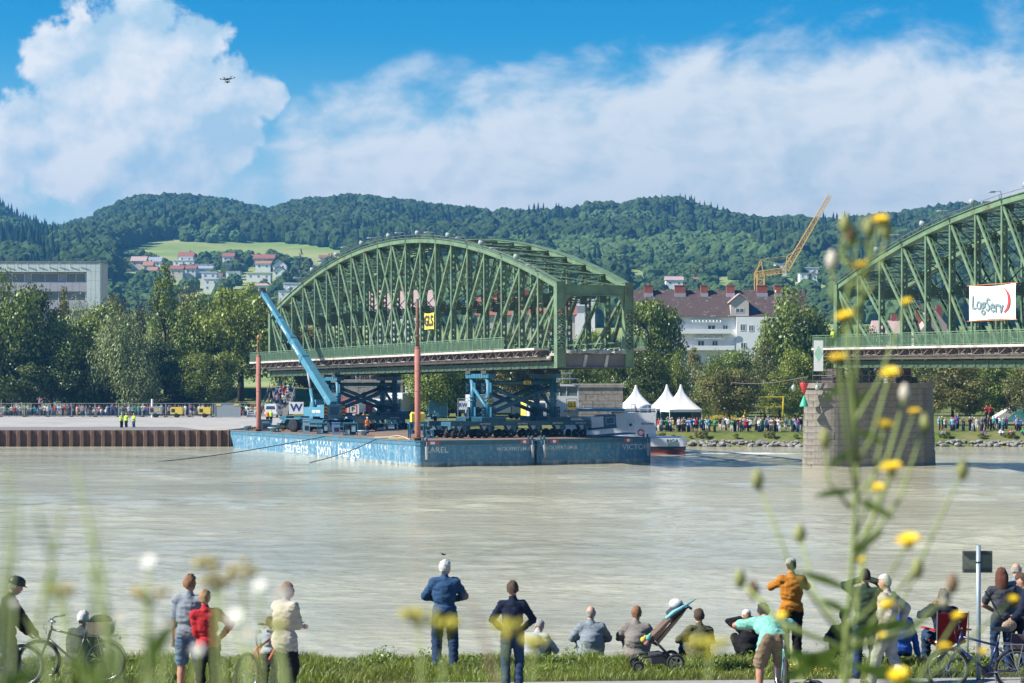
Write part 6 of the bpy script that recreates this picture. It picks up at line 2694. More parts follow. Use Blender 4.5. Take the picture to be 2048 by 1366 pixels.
for x, h in ((wx0 + .9, 2.2), (wx1 - .9, 2.6), (wx1 - 1.7, 1.2)):
    m.tube((x, 3, zw1), (x, 3, zw1 + h), .04, None, 6)
m.b2((wx1 - 2.2, 2.9, zw1 + .55), (wx1 + .1, 3.1, zw1 + .66))
m.b2((wx1 - 2.3, 2.7, zw1 + 1.15), (wx1 - .6, 3.3, zw1 + 1.3))
m.obj('mast', M_tug, wh)
wch = thing('deck_winch', 'white rounded winch housing on the tug roof', 'winch', (PX(1288, yT), yT + 2.5, zr2))
m = MB()
m.tube((-.75, 0, .45), (.75, 0, .45), .42, None, 16)
m.obj('drum', M_tug, wch, True)
m = MB()
for s in (-1, 1):
    m.tube((s * .8, 0, .42), (s * .88, 0, .42), .5, None, 16)
m.b2((-.95, -.4, 0), (.95, .4, .06))
m.obj('cheek', M_grey, wch)

# ================================================================== VEHICLES AND GEAR ON THE FAR SIDE
QZ = 1.98


def wheelset(o, pts, r=.33, w_=.24, axis='y'):
    for x, y in pts:
        m = MB()
        rotm = Matrix.Rotation(R(90), 3, 'X') if axis == 'y' else Matrix.Rotation(R(90), 3, 'Y')
        m.lathe([(r * .55, -w_ / 2), (r * .92, -w_ / 2), (r, -w_ * .3), (r, w_ * .3), (r * .92, w_ / 2), (r * .55, w_ / 2)], 16, (x, y, r), rotm)
        t_ = m.obj('wheel', M_tyre, o)
        MB().lathe([(r * .56, -w_ * .4), (r * .56, w_ * .4)], 12, (x, y, r), rotm).obj('rim', M_hub, t_)


# white panel van seen from behind
vz = far_z(PX(542, 330), 330)
van = thing('delivery_van', 'white panel van parked rear-on beside the steps', 'van', (PX(541, 330), 330, QZ), R(-6))
m = MB()
sec = [(-.95, .35), (.95, .35), (.98, 1.0), (.86, 1.75), (.74, 1.95), (-.74, 1.95), (-.86, 1.75), (-.98, 1.0)]
vv = []
for y, s, dz in ((0, 1, 0), (.12, 1.02, .02), (3.0, 1.02, .02), (3.7, .96, -.12), (4.4, .95, -.75)):
    for x, z in sec:
        vv.append((x * s, y, z + (dz if z > 1.1 else 0)))
m.add(vv, [(j * 8 + k, j * 8 + (k + 1) % 8, (j + 1) * 8 + (k + 1) % 8, (j + 1) * 8 + k) for j in range(4) for k in range(8)] + [tuple(range(7, -1, -1)), tuple(range(32, 40))])
m.obj('body', M_tug, van)
MB().prism([(-.70, -.012, 1.2), (.70, -.012, 1.2), (.62, -.008, 1.68), (-.62, -.008, 1.68)], (0, .006, 0)).obj('rear_window', M_pane, van)
for s in (-1, 1):
    MB().prism([(s * .985, .9, 1.2), (s * .985, 2.9, 1.2), (s * .90, 2.9, 1.65), (s * .90, .9, 1.65)], (s * .012, 0, 0)).obj('side_window', M_pane, van)
    MB().b2((s * .92 - .07, -.02, .85), (s * .92 + .05, .02, 1.3)).obj('tail_light', M_red, van)
MB().b2((-.95, -.1, .32), (.95, .0, .55)).obj('bumper', M_grey, van)
wheelset(van, [(-.82, .8), (.82, .8), (-.82, 3.5), (.82, 3.5)], .33, .22, 'x')


def truck(label, px, y, rz, cabm, boxm, L_, hb, name='truck', box=True, stripe=None):
    o = thing(name, label, 'truck', (PX(px, y), y, QZ), R(rz))
    m = MB()                                                    # local: x forward
    m.prism([(L_ / 2 - 1.9, -1.2, .7), (L_ / 2, -1.2, .7), (L_ / 2, -1.2, 1.6), (L_ / 2 - .25, -1.2, 2.75), (L_ / 2 - 1.9, -1.2, 2.85)], (0, 2.4, 0))
    c = m.obj('cab', cabm, o)
    MB().add([(L_ / 2 + .012, -1.05, 1.65), (L_ / 2 + .012, 1.05, 1.65), (L_ / 2 - .215, 1.0, 2.6), (L_ / 2 - .215, -1.0, 2.6)], [(0, 1, 2, 3)]).obj('windscreen', M_pane, c)
    for s in (-1, 1):
        MB().prism([(L_ / 2 - 1.5, s * 1.205, 1.75), (L_ / 2 - .4, s * 1.205, 1.75), (L_ / 2 - .5, s * 1.205, 2.55), (L_ / 2 - 1.5, s * 1.205, 2.6)], (0, s * .008, 0)).obj('side_window', M_pane, c)
        MB().b2((L_ / 2 - .02, s * .85 - .18, .95), (L_ / 2 + .03, s * .85 + .18, 1.15)).obj('headlight', M_hub, c)
        MB().b2((L_ / 2 - .3, s * 1.35 - .1, 1.9), (L_ / 2 - .2, s * 1.35 + .1, 2.45)).obj('mirror', M_dark, c)
    MB().b2((L_ / 2 - .1, -1.22, .45), (L_ / 2 + .12, 1.22, .75)).obj('bumper', stripe or M_hub, o)
    MB().b2((-L_ / 2, -.9, .6), (L_ / 2 - .5, .9, .85)).obj('chassis', M_dark, o)
    if box:
        MB().b2((-L_ / 2, -1.25, .9), (L_ / 2 - 2.05, 1.25, hb)).obj('load_body', boxm, o)
    wheelset(o, [(L_ / 2 - 1.1, -1.05), (L_ / 2 - 1.1, 1.05), (-L_ / 2 + 1.2, -1.05), (-L_ / 2 + 1.2, 1.05)], .48, .3)
    return o


M_fire = mat('truck_red', (.50, .04, .04), .4, .1, 1.)
truck('red fronted truck with white roof facing the river', 705, 322, -100, M_fire, M_tug, 6.5, 2.7)
truck('red and white truck beside the facing one', 738, 326, -28, M_tug, M_fire, 6.5, 2.2)
truck('white box truck behind the rear tower', 798, 330, 250, M_tug, M_tug, 7.5, 3.6)
truck('white truck beside the blue container', 905, 333, -35, M_tug, M_tug, 6.0, 2.2)
truck('silver lorry behind the crossed braces of the front tower', 990, 320, 20, M_grey, mat('lorry_silver', (.55, .56, .57), .4, .08, .6), 8.0, 3.5)
MB_yt = truck('yellow and white service truck right of the front tower braces', 1068, 300, -80, M_tug, M_yel, 6.0, 2.9)
cn = thing('shipping_container', 'blue corrugated container behind the near red pile', 'container', (PX(876, 328), 328, QZ))
MB().b2((-1.35, 0, .1), (1.35, 5, 2.55)).obj('body', M_lblue, cn)
for i in range(13):
    MB().b2((-1.3 + i * .2, -.04, .25), (-1.2 + i * .2, 0, 2.4)).obj('corrugation', M_lblue, cn)
m = MB()
for s in (-1, 1):
    m.b2((s * 1.38 - .06, -.06, .0), (s * 1.38 + .06, .06, 2.62))
m.obj('corner_post', M_pblue, cn)


def signboard(label, px0, px1, py0, py1, y, txt, ink, plate, inner=None):
    x = PX((px0 + px1) / 2, y)
    w_, h = (px1 - px0) * y / F, (py1 - py0) * y / F
    zc = PZ((py0 + py1) / 2, y)
    o = thing('site_banner', label, 'banner', (x, y, zc))
    MB().b2((-w_ / 2, -.02, -h / 2), (w_ / 2, .02, h / 2)).obj('panel', plate, o)
    zo = 0
    if inner is not None:
        q = min(w_, h) * .44
        m = MB()
        t_ = q * .26
        m.b2((-q, -.03, -q), (q, -.022, -q + t_))
        m.b2((-q, -.03, q - t_), (q, -.022, q))
        m.b2((-q, -.03, -q + t_), (-q + t_, -.022, q - t_))
        m.b2((q - t_, -.03, -q + t_), (q, -.022, q - t_))
        m.obj('square_emblem', inner, o)
    text_obj(txt, h * (.85 if inner is None else .62), 'lettering', ink, o, Matrix.Translation((0, -.034, 0)), .003, 1.1, .03)
    m = MB()
    for s in (-1, 1):
        m.tube((s * w_ * .48, .05, -zc + QZ), (s * w_ * .48, .05, h / 2 + .1), .03, None, 6)
    m.obj('post', M_grey, o)


M_navy = mat('ink_navy', (.02, .05, .16), .6, .1, 2.)
signboard('white banner with a big navy W behind the crane cab', 578, 607, 804, 828, 318, 'W', M_navy, M_white)
signboard('white banner with a P in a red square beside the crane', 694, 718, 809, 828, 300, 'P', M_ink, M_white, M_red)


def trailer_unit(label, px, y, mt, w_, h, txt=None, cat='compressor', name='compressor_trailer', rz=0):
    o = thing(name, label, cat, (PX(px, y), y, QZ), R(rz))
    m = MB()
    m.prism([(-w_ / 2, -.7, .5), (w_ / 2, -.7, .5), (w_ / 2, -.7, h * .92), (w_ / 2 - .25, -.7, h), (-w_ / 2 + .15, -.7, h), (-w_ / 2, -.7, h * .95)], (0, 1.4, 0))
    m.obj('canopy', mt, o)
    MB().b2((-w_ * .42, -.712, h * .5), (-w_ * .12, -.704, h * .85)).obj('louvre', M_dark, o)
    m = MB()
    m.bar((-w_ / 2, 0, .45), (-w_ / 2 - 1.0, 0, .4), .08, .1)
    m.tube((-w_ / 2 - .9, 0, 0), (-w_ / 2 - .9, 0, .5), .04)
    m.obj('drawbar', M_dark, o)
    wheelset(o, [(0, -.78), (0, .78)], .32, .2)
    if txt:
        text_obj(txt, .55, 'lettering', M_yel, o, Matrix.Translation((.25, -.712, h * .72)), .003, 1.1, .03)
    return o


trailer_unit('yellow compressor trailer, left of two, in front of the crowd', 354, 331, M_yel, 1.75, 1.5)
trailer_unit('yellow compressor trailer, right of two, in front of the crowd', 410, 331, M_yel, 1.75, 1.5)
trailer_unit('grey GLS trailer in front of the crowd', 312, 331, M_grey, 1.8, 1.6, 'GLS', 'trailer', 'lighting_trailer')
m = MB()
lt_ = thing('lighting_mast', 'short white lighting mast above the grey GLS trailer', 'mast', (PX(303, 331), 331.6, QZ))
MB().tube((0, 0, 0), (0, 0, 2.7), .16, None, 10).obj('mast', M_white, lt_)
# site fence: panels of wire mesh in front of the crowd
M_wire = mat('galvanised_wire', (.36, .38, .39), .45, .1, 3., metal=.3)
fm = MB()
PW = 3.5
for z in (.15, 2.0):
    fm.tube((0, 0, z), (PW, 0, z), .03, None, 5)
for x in (0.02, PW - .02):
    fm.tube((x, 0, 0), (x, 0, 2.05), .035, None, 6)
for i in range(17):
    fm.tube((PW * i / 17, 0, .15), (PW * i / 17, 0, 2.0), .007, None, 3)
fme = fm.mesh('fence_mesh', M_wire)
shoe = MB().b2((-.3, -.12, 0), (.3, .12, .14)).mesh('fence_foot', M_dark)
x = PX(520, 334.5)
k = 0
words = ['first', 'second', 'third', 'fourth', 'fifth', 'sixth', 'seventh', 'eighth', 'ninth', 'tenth', 'eleventh', 'twelfth', 'thirteenth']
while x > -80 and k < 13:
    x -= PW
    o = thing('fence_panel', '%s wire fence panel from the white van along the left crowd' % words[k], 'fence', (x, 334.5, QZ), 0, 'wire fence panels on the quay')
    link_obj('mesh_panel', fme, o)
    link_obj('foot', shoe, o)
    k += 1
gp = thing('steel_gate', 'grey steel mesh gate leaning upright before the crowd', 'gate', (PX(455, 330), 330, QZ))
m = MB()
for z in (.1, 2.1):
    m.bar((-1.85, 0, z), (1.85, 0, z), .09, .09)
for x in (-1.85, 1.85):
    m.bar((x, 0, 0), (x, 0, 2.15), .1, .1)
m.obj('frame', M_grey, gp)
MB().b2((-1.8, .01, .14), (1.8, .03, 2.06)).obj('sheet', mat('gate_sheet', (.30, .34, .35), .6, .1, 4.), gp)
for x in (-1.3, 1.3):
    MB().b2((x - .35, -.03, 1.75), (x + .35, -.01, 2.0)).obj('yellow_plate', M_yel, gp)
bwt = thing('pallet_cage', 'white wire pallet cage beside the far pile', 'cage', (PX(503, 331), 331, QZ))
m = MB()
for sx in (-.55, .55):
    for sy in (-.4, .4):
        m.b2((sx - .05, sy - .05, 0), (sx + .05, sy + .05, 1.1))
for z in (.1, .4, .75, 1.08):
    for sy in (-.4, .4):
        m.b2((-.55, sy - .02, z - .03), (.55, sy + .02, z + .03))
m.obj('cage_frame', M_white, bwt)
MB().b2((-.5, -.35, .12), (.5, .35, .8)).obj('sacks', M_grey, bwt)
# concrete steps up the dike
st_ = thing('dike_steps', 'concrete steps climbing the dike beside the abutment', 'steps', (PX(548, 346), 346, 1.9))
M_step = mat('step_concrete', (.36, .33, .29), .9, .2, 1.)
for i in range(22):
    MB().b2((-2.0, i * .62, -1 + i * .17), (2.0, i * .62 + .62 - .01, .17 + i * .17)).obj('step', M_step, st_)
m = MB()
for s in (-1, 1):
    m.tube((s * 2.1, 0, 1.1), (s * 2.1, 13.6, 4.85), .05, None, 6)
    for i in range(6):
        m.tube((s * 2.1, i * 2.6, .1 + i * .71), (s * 2.1, i * 2.6, 1.1 + i * .71), .04, None, 6)
m.obj('handrail', M_grey, st_)

# ================================================================== PEOPLE
def cl(name, c, var=.12):
    return mat('cloth_' + name, c, .9, var, 14., .35, spec=.2)


CL = {k: cl(k, c) for k, c in dict(
    navy=(.012, .018, .04), denim=(.03, .075, .155), slate=(.10, .155, .24), jeans=(.025, .05, .10), black=(.012, .012, .014), grey=(.21, .24, .27), lgrey=(.36, .39, .42),
    taupe=(.21, .19, .17), olive=(.10, .10, .05), red=(.42, .025, .03), orange=(.42, .16, .02), mint=(.20, .48, .38), beige=(.50, .44, .35), khaki=(.24, .17, .11),
    white=(.66, .66, .65), blue=(.03, .10, .42), sky=(.22, .45, .66), green=(.05, .24, .10), darkgreen=(.03, .05, .03), pink=(.55, .25, .28), yellow=(.66, .52, .08),
    teal=(.03, .30, .32), purple=(.16, .08, .22), brown=(.10, .06, .04), charcoal=(.05, .055, .065), vest=(.55, .80, .06), hiviz=(.85, .24, .05), stone=(.42, .40, .36)).items()}
SKIN = mat('skin', (.50, .27, .18), .55, .10, 6., .05)
SKIN2 = mat('skin_tanned', (.40, .20, .125), .55, .10, 6., .05)
HAIR = {k: mat('hair_' + k, c, .7, .35, 30., .6) for k, c in dict(white=(.62, .60, .56), grey=(.34, .32, .30), brown=(.075, .042, .024), dark=(.028, .020, .016), blond=(.36, .22, .10), auburn=(.12, .035, .016), ginger=(.25, .12, .05)).items()}
SHOE = mat('shoe_leather', (.03, .027, .026), .6, .2, 6.)
EYE = mat('eye_dark', (.02, .018, .016), .2, .1, 5.)


def ik(a, b, l1, l2, pole):
    d = b - a
    L_ = min(d.length, (l1 + l2) * .998)
    d = d.normalized()
    b = a + d * L_
    x = (l1 * l1 - l2 * l2 + L_ * L_) / (2 * L_)
    h = math.sqrt(max(0, l1 * l1 - x * x))
    p = Vector(pole)
    p = p - d * p.dot(d)
    p = p.normalized() if p.length > 1e-4 else Vector((0, 0, 1))
    return a + d * x + p * h, b


STAND = dict(pel=(0, 0, .53), lean=2, fl=(-.058, -.01, .045), fr=(.058, .01, .045), hl=(-.15, .03, .475), hr=(.15, .03, .475))


def body(h, vox, pose, sleeve='long', legs='long', bulk=1.0, fine=True, top_low=0.0, skirt=False):
    """one continuous body surface; returns (mesh, head centre, head rotation). slots: top, bottom, skin, shoes, eyes"""
    q = dict(STAND)
    q.update(pose)
    V = lambda t_: Vector(t_) * h
    pel = V(q['pel'])
    ln, sd = R(q.get('lean', 0)), R(q.get('side', 0))
    tw = R(q.get('twist', 0))
    up = Vector((math.sin(sd), math.sin(ln), math.cos(ln) * math.cos(sd))).normalized()
    rt = Vector((math.cos(tw), math.sin(tw), 0))
    rt = (rt - up * rt.dot(up)).normalized()
    fw = up.cross(rt)
    sh = pel + up * (.275 * h)
    crv = q.get('curve', 0.)
    sh = sh + fw * crv * h
    mid = pel + up * (.14 * h) - fw * (crv * .35 * h)
    sl_, sr_ = sh - rt * (.100 * h) - up * (.012 * h), sh + rt * (.100 * h) - up * (.012 * h)
    neck = sh + up * (.035 * h)
    hy, hp = R(q.get('yaw', 0)), R(q.get('nod', 0))
    hrot = Matrix.Rotation(hy + tw * .3, 3, 'Z') @ Matrix.Rotation(-hp, 3, 'X')
    hd = neck + up * (.035 * h) + hrot @ Vector((0, .018, .062)) * h
    ua, fa, th, sk = .172 * h, .152 * h, .245 * h, .245 * h
    prim = []

    def cap(a, b, r1, r2, tg):
        prim.append(('c', Vector(a), Vector(b), r1 * h, r2 * h, tg))

    def ell(c, r, rot, tg):
        prim.append(('e', Vector(c), [x * h for x in r], rot, tg))
    B3 = Matrix((rt, fw, up)).transposed()
    k = bulk
    ell(pel + up * (.015 * h), (.100 * k, .076 * k, .075), B3, 1)
    ell(mid, (.099 * k, .076 * k, .115), B3, 0)
    ell(pel.lerp(sh, .74) + fw * (.3 * crv * h), (.103 * k, .074 * k, .105), B3, 0)
    cap(sl_, sr_, .046 * k, .046 * k, 0)
    cap(sh + up * (.01 * h), neck + up * (.02 * h), .052, .034, 0)
    if top_low:
        ell(pel - up * (top_low * h * .5), (.106 * k, .084 * k, .06 + top_low), B3, 0)
    cap(neck, hd - hrot @ Vector((0, .01, .03)) * h, .031, .030, 2)
    ell(hd, (.0465, .056, .066), hrot, 2)
    ell(hd + hrot @ Vector((0, .018, -.034)) * h, (.034, .036, .036), hrot, 2)
    for s in (-1, 1):
        ell(hd + hrot @ Vector((s * .047, -.004, -.006)) * h, (.007, .012, .018), hrot, 2)
    ell(hd + hrot @ Vector((0, .060, -.010)) * h, (.008, .012, .014), hrot, 2)
    fingers = []
    for s, S_, hand, pole in ((-1, sl_, q['hl'], q.get('el', (-.6, -.9, -.1))), (1, sr_, q['hr'], q.get('er', (.6, -.9, -.1)))):
        w_ = V(hand)
        e, w_ = ik(S_, w_, ua, fa, pole)
        cap(S_, e, .040 * k, .033 * k if sleeve != 'none' else .030, 0 if sleeve != 'none' else 2)
        if sleeve == 'short':
            mdl = S_.lerp(e, .72)
            prim.pop()
            cap(S_, mdl, .042 * k, .039 * k, 0)
            cap(mdl, e, .030, .028, 2)
        cap(e, w_, .032 * k if sleeve == 'long' else .027, .025 * k if sleeve == 'long' else .020, 0 if sleeve == 'long' else 2)
        fd = (w_ - e).normalized()
        hc = w_ + fd * (.030 * h)
        side = fd.cross(Vector((0, 1, 0)))
        side = side.normalized() if side.length > .2 else Vector((1, 0, 0))
        nr = side.cross(fd).normalized()
        Hm = Matrix((side, nr, fd)).transposed()
        ell(hc, (.022, .013, .032), Hm, 2)
        cur = q.get('curl', .5)
        for j in range(4):
            o = hc + Hm @ Vector(((j - 1.5) * .0105, 0, .022)) * h
            ln_ = (.030, .036, .034, .026)[j] * h
            p1 = o + (fd * math.cos(cur * .5) + nr * math.sin(cur * .5)) * ln_ * .6
            p2 = p1 + (fd * math.cos(cur * 1.6) + nr * math.sin(cur * 1.6)) * ln_ * .6
            fingers.append((o, p1, p2, .0052 * h))
        o = hc + Hm @ Vector((-s * .018, .002, -.012)) * h
        p1 = o + (Hm @ Vector((-s * .7, .2, .7))).normalized() * .022 * h
        p2 = p1 + (fd * .8 + nr * .4).normalized() * .020 * h
        fingers.append((o, p1, p2, .0058 * h))
    for s, ft, pole in ((-1, q['fl'], q.get('kl', (-.15, 1, .2))), (1, q['fr'], q.get('kr', (.15, 1, .2)))):
        hp_ = pel + rt * (s * .052 * h) - up * (.01 * h)
        kn, an = ik(hp_, V(ft), th, sk, pole)
        if legs == 'short':
            md = kn.lerp(hp_, .08)
            cap(hp_, md, .060 * k, .053 * k, 1)
            cap(md, kn, .040, .037, 2)
            cap(kn, kn.lerp(an, .4), .035, .037, 2)
            cap(kn.lerp(an, .35), an, .037, .022, 2)
        else:
            cap(hp_, kn, .059 * k, .046 * k, 1)
            cap(kn, an, .045 * k, .038 * k, 1)
        fo = q.get('foot', 0)
        fdv = Vector((s * .25, 1, 0)) if not fo else Vector((math.sin(R(fo)), math.cos(R(fo)), 0))
        fdv = fdv.normalized()
        cap(an + Vector((0, 0, -.018 * h)) - fdv * .02 * h, an + fdv * (.095 * h) + Vector((0, 0, -.024 * h)), .024, .021, 3)
    if skirt:
        pass
    m = MB()
    for p in prim:
        if p[0] == 'c':
            _, a, b, r1, r2, tg = p
            m.tube(a, b, r1, r2, 12)
            m.ell(a, r1 * .999, 12, 8)
            m.ell(b, r2 * .999, 12, 8)
        else:
            m.ell(p[1], p[2], 14, 10, 0, p[3])
    me0 = m.mesh('body', SKIN)
    tmp = link_obj('tmp_body', me0)
    md = tmp.modifiers.new('r', 'REMESH')
    md.mode = 'VOXEL'
    md.voxel_size = vox
    md2 = tmp.modifiers.new('s', 'SMOOTH')
    md2.factor = .5
    md2.iterations = 5 if fine else 2
    dg = bpy.context.evaluated_depsgraph_get()
    me = bpy.data.meshes.new_from_object(tmp.evaluated_get(dg))
    me.name = 'body'
    COL.objects.unlink(tmp)
    bpy.data.objects.remove(tmp)
    bpy.data.meshes.remove(me0)
    nf = len(me.polygons)
    cen = np.empty(nf * 3)
    me.polygons.foreach_get('center', cen)
    cen = cen.reshape(-1, 3)
    best = np.full(nf, 1e9)
    tags = np.zeros(nf, int)
    for p in prim:
        if p[0] == 'c':
            a, b = np.array(p[1]), np.array(p[2])
            ab = b - a
            t_ = np.clip(((cen - a) @ ab) / max(1e-9, ab @ ab), 0, 1)
            d = np.linalg.norm(cen - a - t_[:, None] * ab, axis=1) - (p[3] + (p[4] - p[3]) * t_)
        else:
            Rm = np.array(p[3])
            loc = (cen - np.array(p[1])) @ Rm
            d = (np.linalg.norm(loc / np.array(p[2]), axis=1) - 1) * min(p[2])
        up_ = d < best
        best[up_] = d[up_]
        tags[up_] = p[-1]
    # the shirt or jacket hangs over the waistband down to its hem
    rel_ = cen - np.array(pel)
    al = rel_ @ np.array(up)
    rad = np.linalg.norm(rel_ - al[:, None] * np.array(up), axis=1)
    hem = (-.035 - top_low * 1.6) * h + .008 * h * np.sin(rel_[:, 0] * 40)
    tags[(tags == 1) & (al > hem) & (rad < .15 * h * k)] = 0
    # creases in the cloth
    if fine:
        nv_ = len(me.vertices)
        co = np.empty(nv_ * 3)
        no = np.empty(nv_ * 3)
        me.vertices.foreach_get('co', co)
        me.vertices.foreach_get('normal', no)
        co, no = co.reshape(-1, 3), no.reshape(-1, 3)
        vt = np.full(nv_, 2)
        for p_, tg_ in zip(me.polygons, tags):
            if tg_ < 2:
                for v_ in p_.vertices:
                    vt[v_] = 0
        for i_ in np.nonzero(vt == 0)[0]:
            c_ = co[i_]
            w1 = mnoise.noise(Vector((c_[0] * 9 + c_[2] * 7, c_[1] * 9, c_[2] * 22 + h * 31)))
            w2 = mnoise.noise(Vector((c_[0] * 26, c_[1] * 26, c_[2] * 34 - c_[0] * 18 + h * 17)))
            co[i_] = c_ + no[i_] * (.015 * w1 + .006 * w2 + .003)
        me.vertices.foreach_set('co', co.ravel())
        me.update()
    if fine:                                                     # fingers and eyes belong to the same mesh
        bm = bmesh.new()
        bm.from_mesh(me)
        f0 = len(bm.faces)
        mm = MB()
        for a, b, c, r in fingers:
            mm.path([a, b, c], [r, r * .92, r * .7], 5)
        nfing = len(mm.f)
        for s in (-1, 1):
            mm.ell(hd + hrot @ Vector((s * .018, .052, .006)) * h, .0055 * h, 6, 5, 4, hrot)
        mm.ell(hd + hrot @ Vector((0, .052, -.038)) * h, (.016 * h, .005 * h, .004 * h), 8, 5, 4, hrot)
        nv0 = [bm.verts.new(v) for v in mm.v]
        bm.verts.index_update()
        for f in mm.f:
            bm.faces.new([nv0[i] for i in f])
        bm.to_mesh(me)
        bm.free()
        tags = np.concatenate([tags, [2] * nfing, [4] * (len(mm.f) - nfing)])
    me.materials.clear()
    for mt in (CL['grey'], CL['jeans'], SKIN, SHOE, EYE):
        me.materials.append(mt)
    me.polygons.foreach_set('material_index', tags.astype(np.int32))
    me.polygons.foreach_set('use_smooth', [True] * len(me.polygons))
    me.update()
    return me, hd, hrot


def hair_mesh(h, hd, hrot, style, seed=1):
    """hair or headgear around the head"""
    m = MB()
    if style in ('short', 'full', 'long', 'fringe'):
        seg, rings = 22, 14
        r = {'short': (.0505, .0605, .0705), 'full': (.056, .065, .076), 'long': (.057, .066, .076), 'fringe': (.0505, .0595, .069)}[style]
        vv, keep = [], []
        for j in range(rings + 1):
            ph = math.pi * j / rings
            for i in range(seg):
                a = 2 * math.pi * i / seg
                d = Vector((math.sin(ph) * math.cos(a), math.sin(ph) * math.sin(a), math.cos(ph)))
                nz = 1 + .16 * mnoise.noise(d * 6 + Vector((seed, 0, 0))) + .11 * mnoise.noise(d * 15 + Vector((0, seed, 0)))
                vv.append(hd + hrot @ Vector((d.x * r[0] * nz, d.y * r[1] * nz - .004, d.z * r[2] * nz + .003)) * h)
                zlow = -.52 if d.y < -.2 else (-.30 if d.y < .25 else .42)
                ok = d.z > zlow
                if style == 'fringe':
                    ok = ok and d.z < .34 and d.y < .35
                keep.append(ok)
        ff = []
        for j in range(rings):
            for i in range(seg):
                f = (j * seg + i, (j + 1) * seg + i, (j + 1) * seg + (i + 1) % seg, j * seg + (i + 1) % seg)
                if all(keep[t_] for t_ in f):
                    ff.append(f)
        m.add(vv, ff)
        if style == 'long':
            rd = random.Random(seed)
            for i in range(26):
                a = math.pi * (1.02 + .96 * i / 25)
                st = Vector((math.cos(a) * .050, math.sin(a) * .055 - .004, .0 + .02 * rd.random()))
                L_ = .15 + .04 * rd.random()
                pts = [hd + hrot @ (st + Vector((.004 * rd.uniform(-1, 1), -.012 * t_, -L_ * t_))) * h for t_ in (0, .35, .7, 1)]
                m.path(pts, [.013 * h, .014 * h, .011 * h, .004 * h], 6)
    elif style == 'cap':
        m.lathe([(.053 * h, .012 * h), (.054 * h, .035 * h), (.046 * h, .062 * h), (.02 * h, .078 * h), (.002 * h, .08 * h)], 20, hd, hrot)
        m.prism([hd + hrot @ Vector((x * h, y * h, .014 * h)) for x, y in ((-.045, .03), (-.035, .085), (0, .105), (.035, .085), (.045, .03))], hrot @ Vector((0, 0, .006 * h)))
    elif style == 'helmet':
        m.lathe([(.060 * h, .014 * h), (.063 * h, .035 * h), (.055 * h, .068 * h), (.03 * h, .088 * h), (.002 * h, .092 * h)], 20, hd, hrot @ Matrix.Diagonal((.92, 1.2, 1.)))
        for i in (-1, 0, 1):
            m.bar(hd + hrot @ Vector((i * .026, -.055, .066)) * h, hd + hrot @ Vector((i * .026, .055, .066)) * h, .012 * h, .02 * h)
        m.prism([hd + hrot @ Vector((x * h, y * h, .016 * h)) for x, y in ((-.045, .05), (-.03, .088), (.03, .088), (.045, .05))], hrot @ Vector((0, 0, .006 * h)))
    elif style == 'hardhat':
        m.lathe([(.070 * h, .016 * h), (.070 * h, .022 * h), (.056 * h, .026 * h), (.052 * h, .055 * h), (.03 * h, .078 * h), (.002 * h, .084 * h)], 16, hd, hrot @ Matrix.Diagonal((.92, 1.1, 1.)))
    return m


def person(label, x, y, z, rz, h, pose, top, bottom, hair='short', haircol='brown', sleeve='long', legs='long', bulk=1.0, skin=SKIN, shoes=SHOE, vox=.0165, extra=None, group=None, top_low=0., hatmat=None):
    o = thing('person', label, 'person', (x, y, z), R(rz), group)
    me, hd, hrot = body(h, vox, pose, sleeve, legs, bulk, True, top_low)
    b = link_obj('body', me, o)
    for i, mt in enumerate((CL[top], CL[bottom], skin, shoes)):
        me.materials[i] = mt
    if hair in ('cap', 'helmet', 'hardhat'):
        hair_mesh(h, hd, hrot, 'short', len(label)).obj('hair', HAIR[haircol], o, True)
        hair_mesh(h, hd, hrot, hair).obj('headgear', hatmat or CL['white'], o, True)
    elif hair != 'none':
        hr_ = hair_mesh(h, hd, hrot, hair, len(label)).obj('hair', HAIR[haircol], o, True)
        if hair == 'long':
            tag(hr_, kind='stuff')
    return o, hd, hrot


GZ = 4.1


def near_pos(px, top_py, h, z=GZ):
    """where a person of standing height h must stand for the head to reach that row"""
    s = (top_py - HY) / (HC - z - h)
    y = F / s
    return PX(px, y), y, z


PH = dict(hl=(-.055, .175, .79), hr=(.055, .175, .79), el=(-.9, .1, -.6), er=(.9, .1, -.6))          # both hands at the face
CROSS = dict(hl=(.05, .115, .625), hr=(-.05, .13, .645), el=(-.9, -.1, -.6), er=(.9, -.1, -.6))        # arms folded
SITG = dict(pel=(0, 0, .075), lean=18, curve=.03, fl=(-.07, .36, .045), fr=(.07, .36, .045), kl=(-.25, .2, 1), kr=(.25, .2, 1), hl=(-.06, .26, .20), hr=(.06, .26, .20), el=(-1, -.2, -.3), er=(1, -.2, -.3))


def stand(label, px, top_py, h, rz, pose, top, bottom, **kw):
    x, y, z = near_pos(px, top_py, h * 1.0 + kw.pop('hat', 0))
    return person(label, x, y, z, rz, h, pose, top, bottom, **kw)


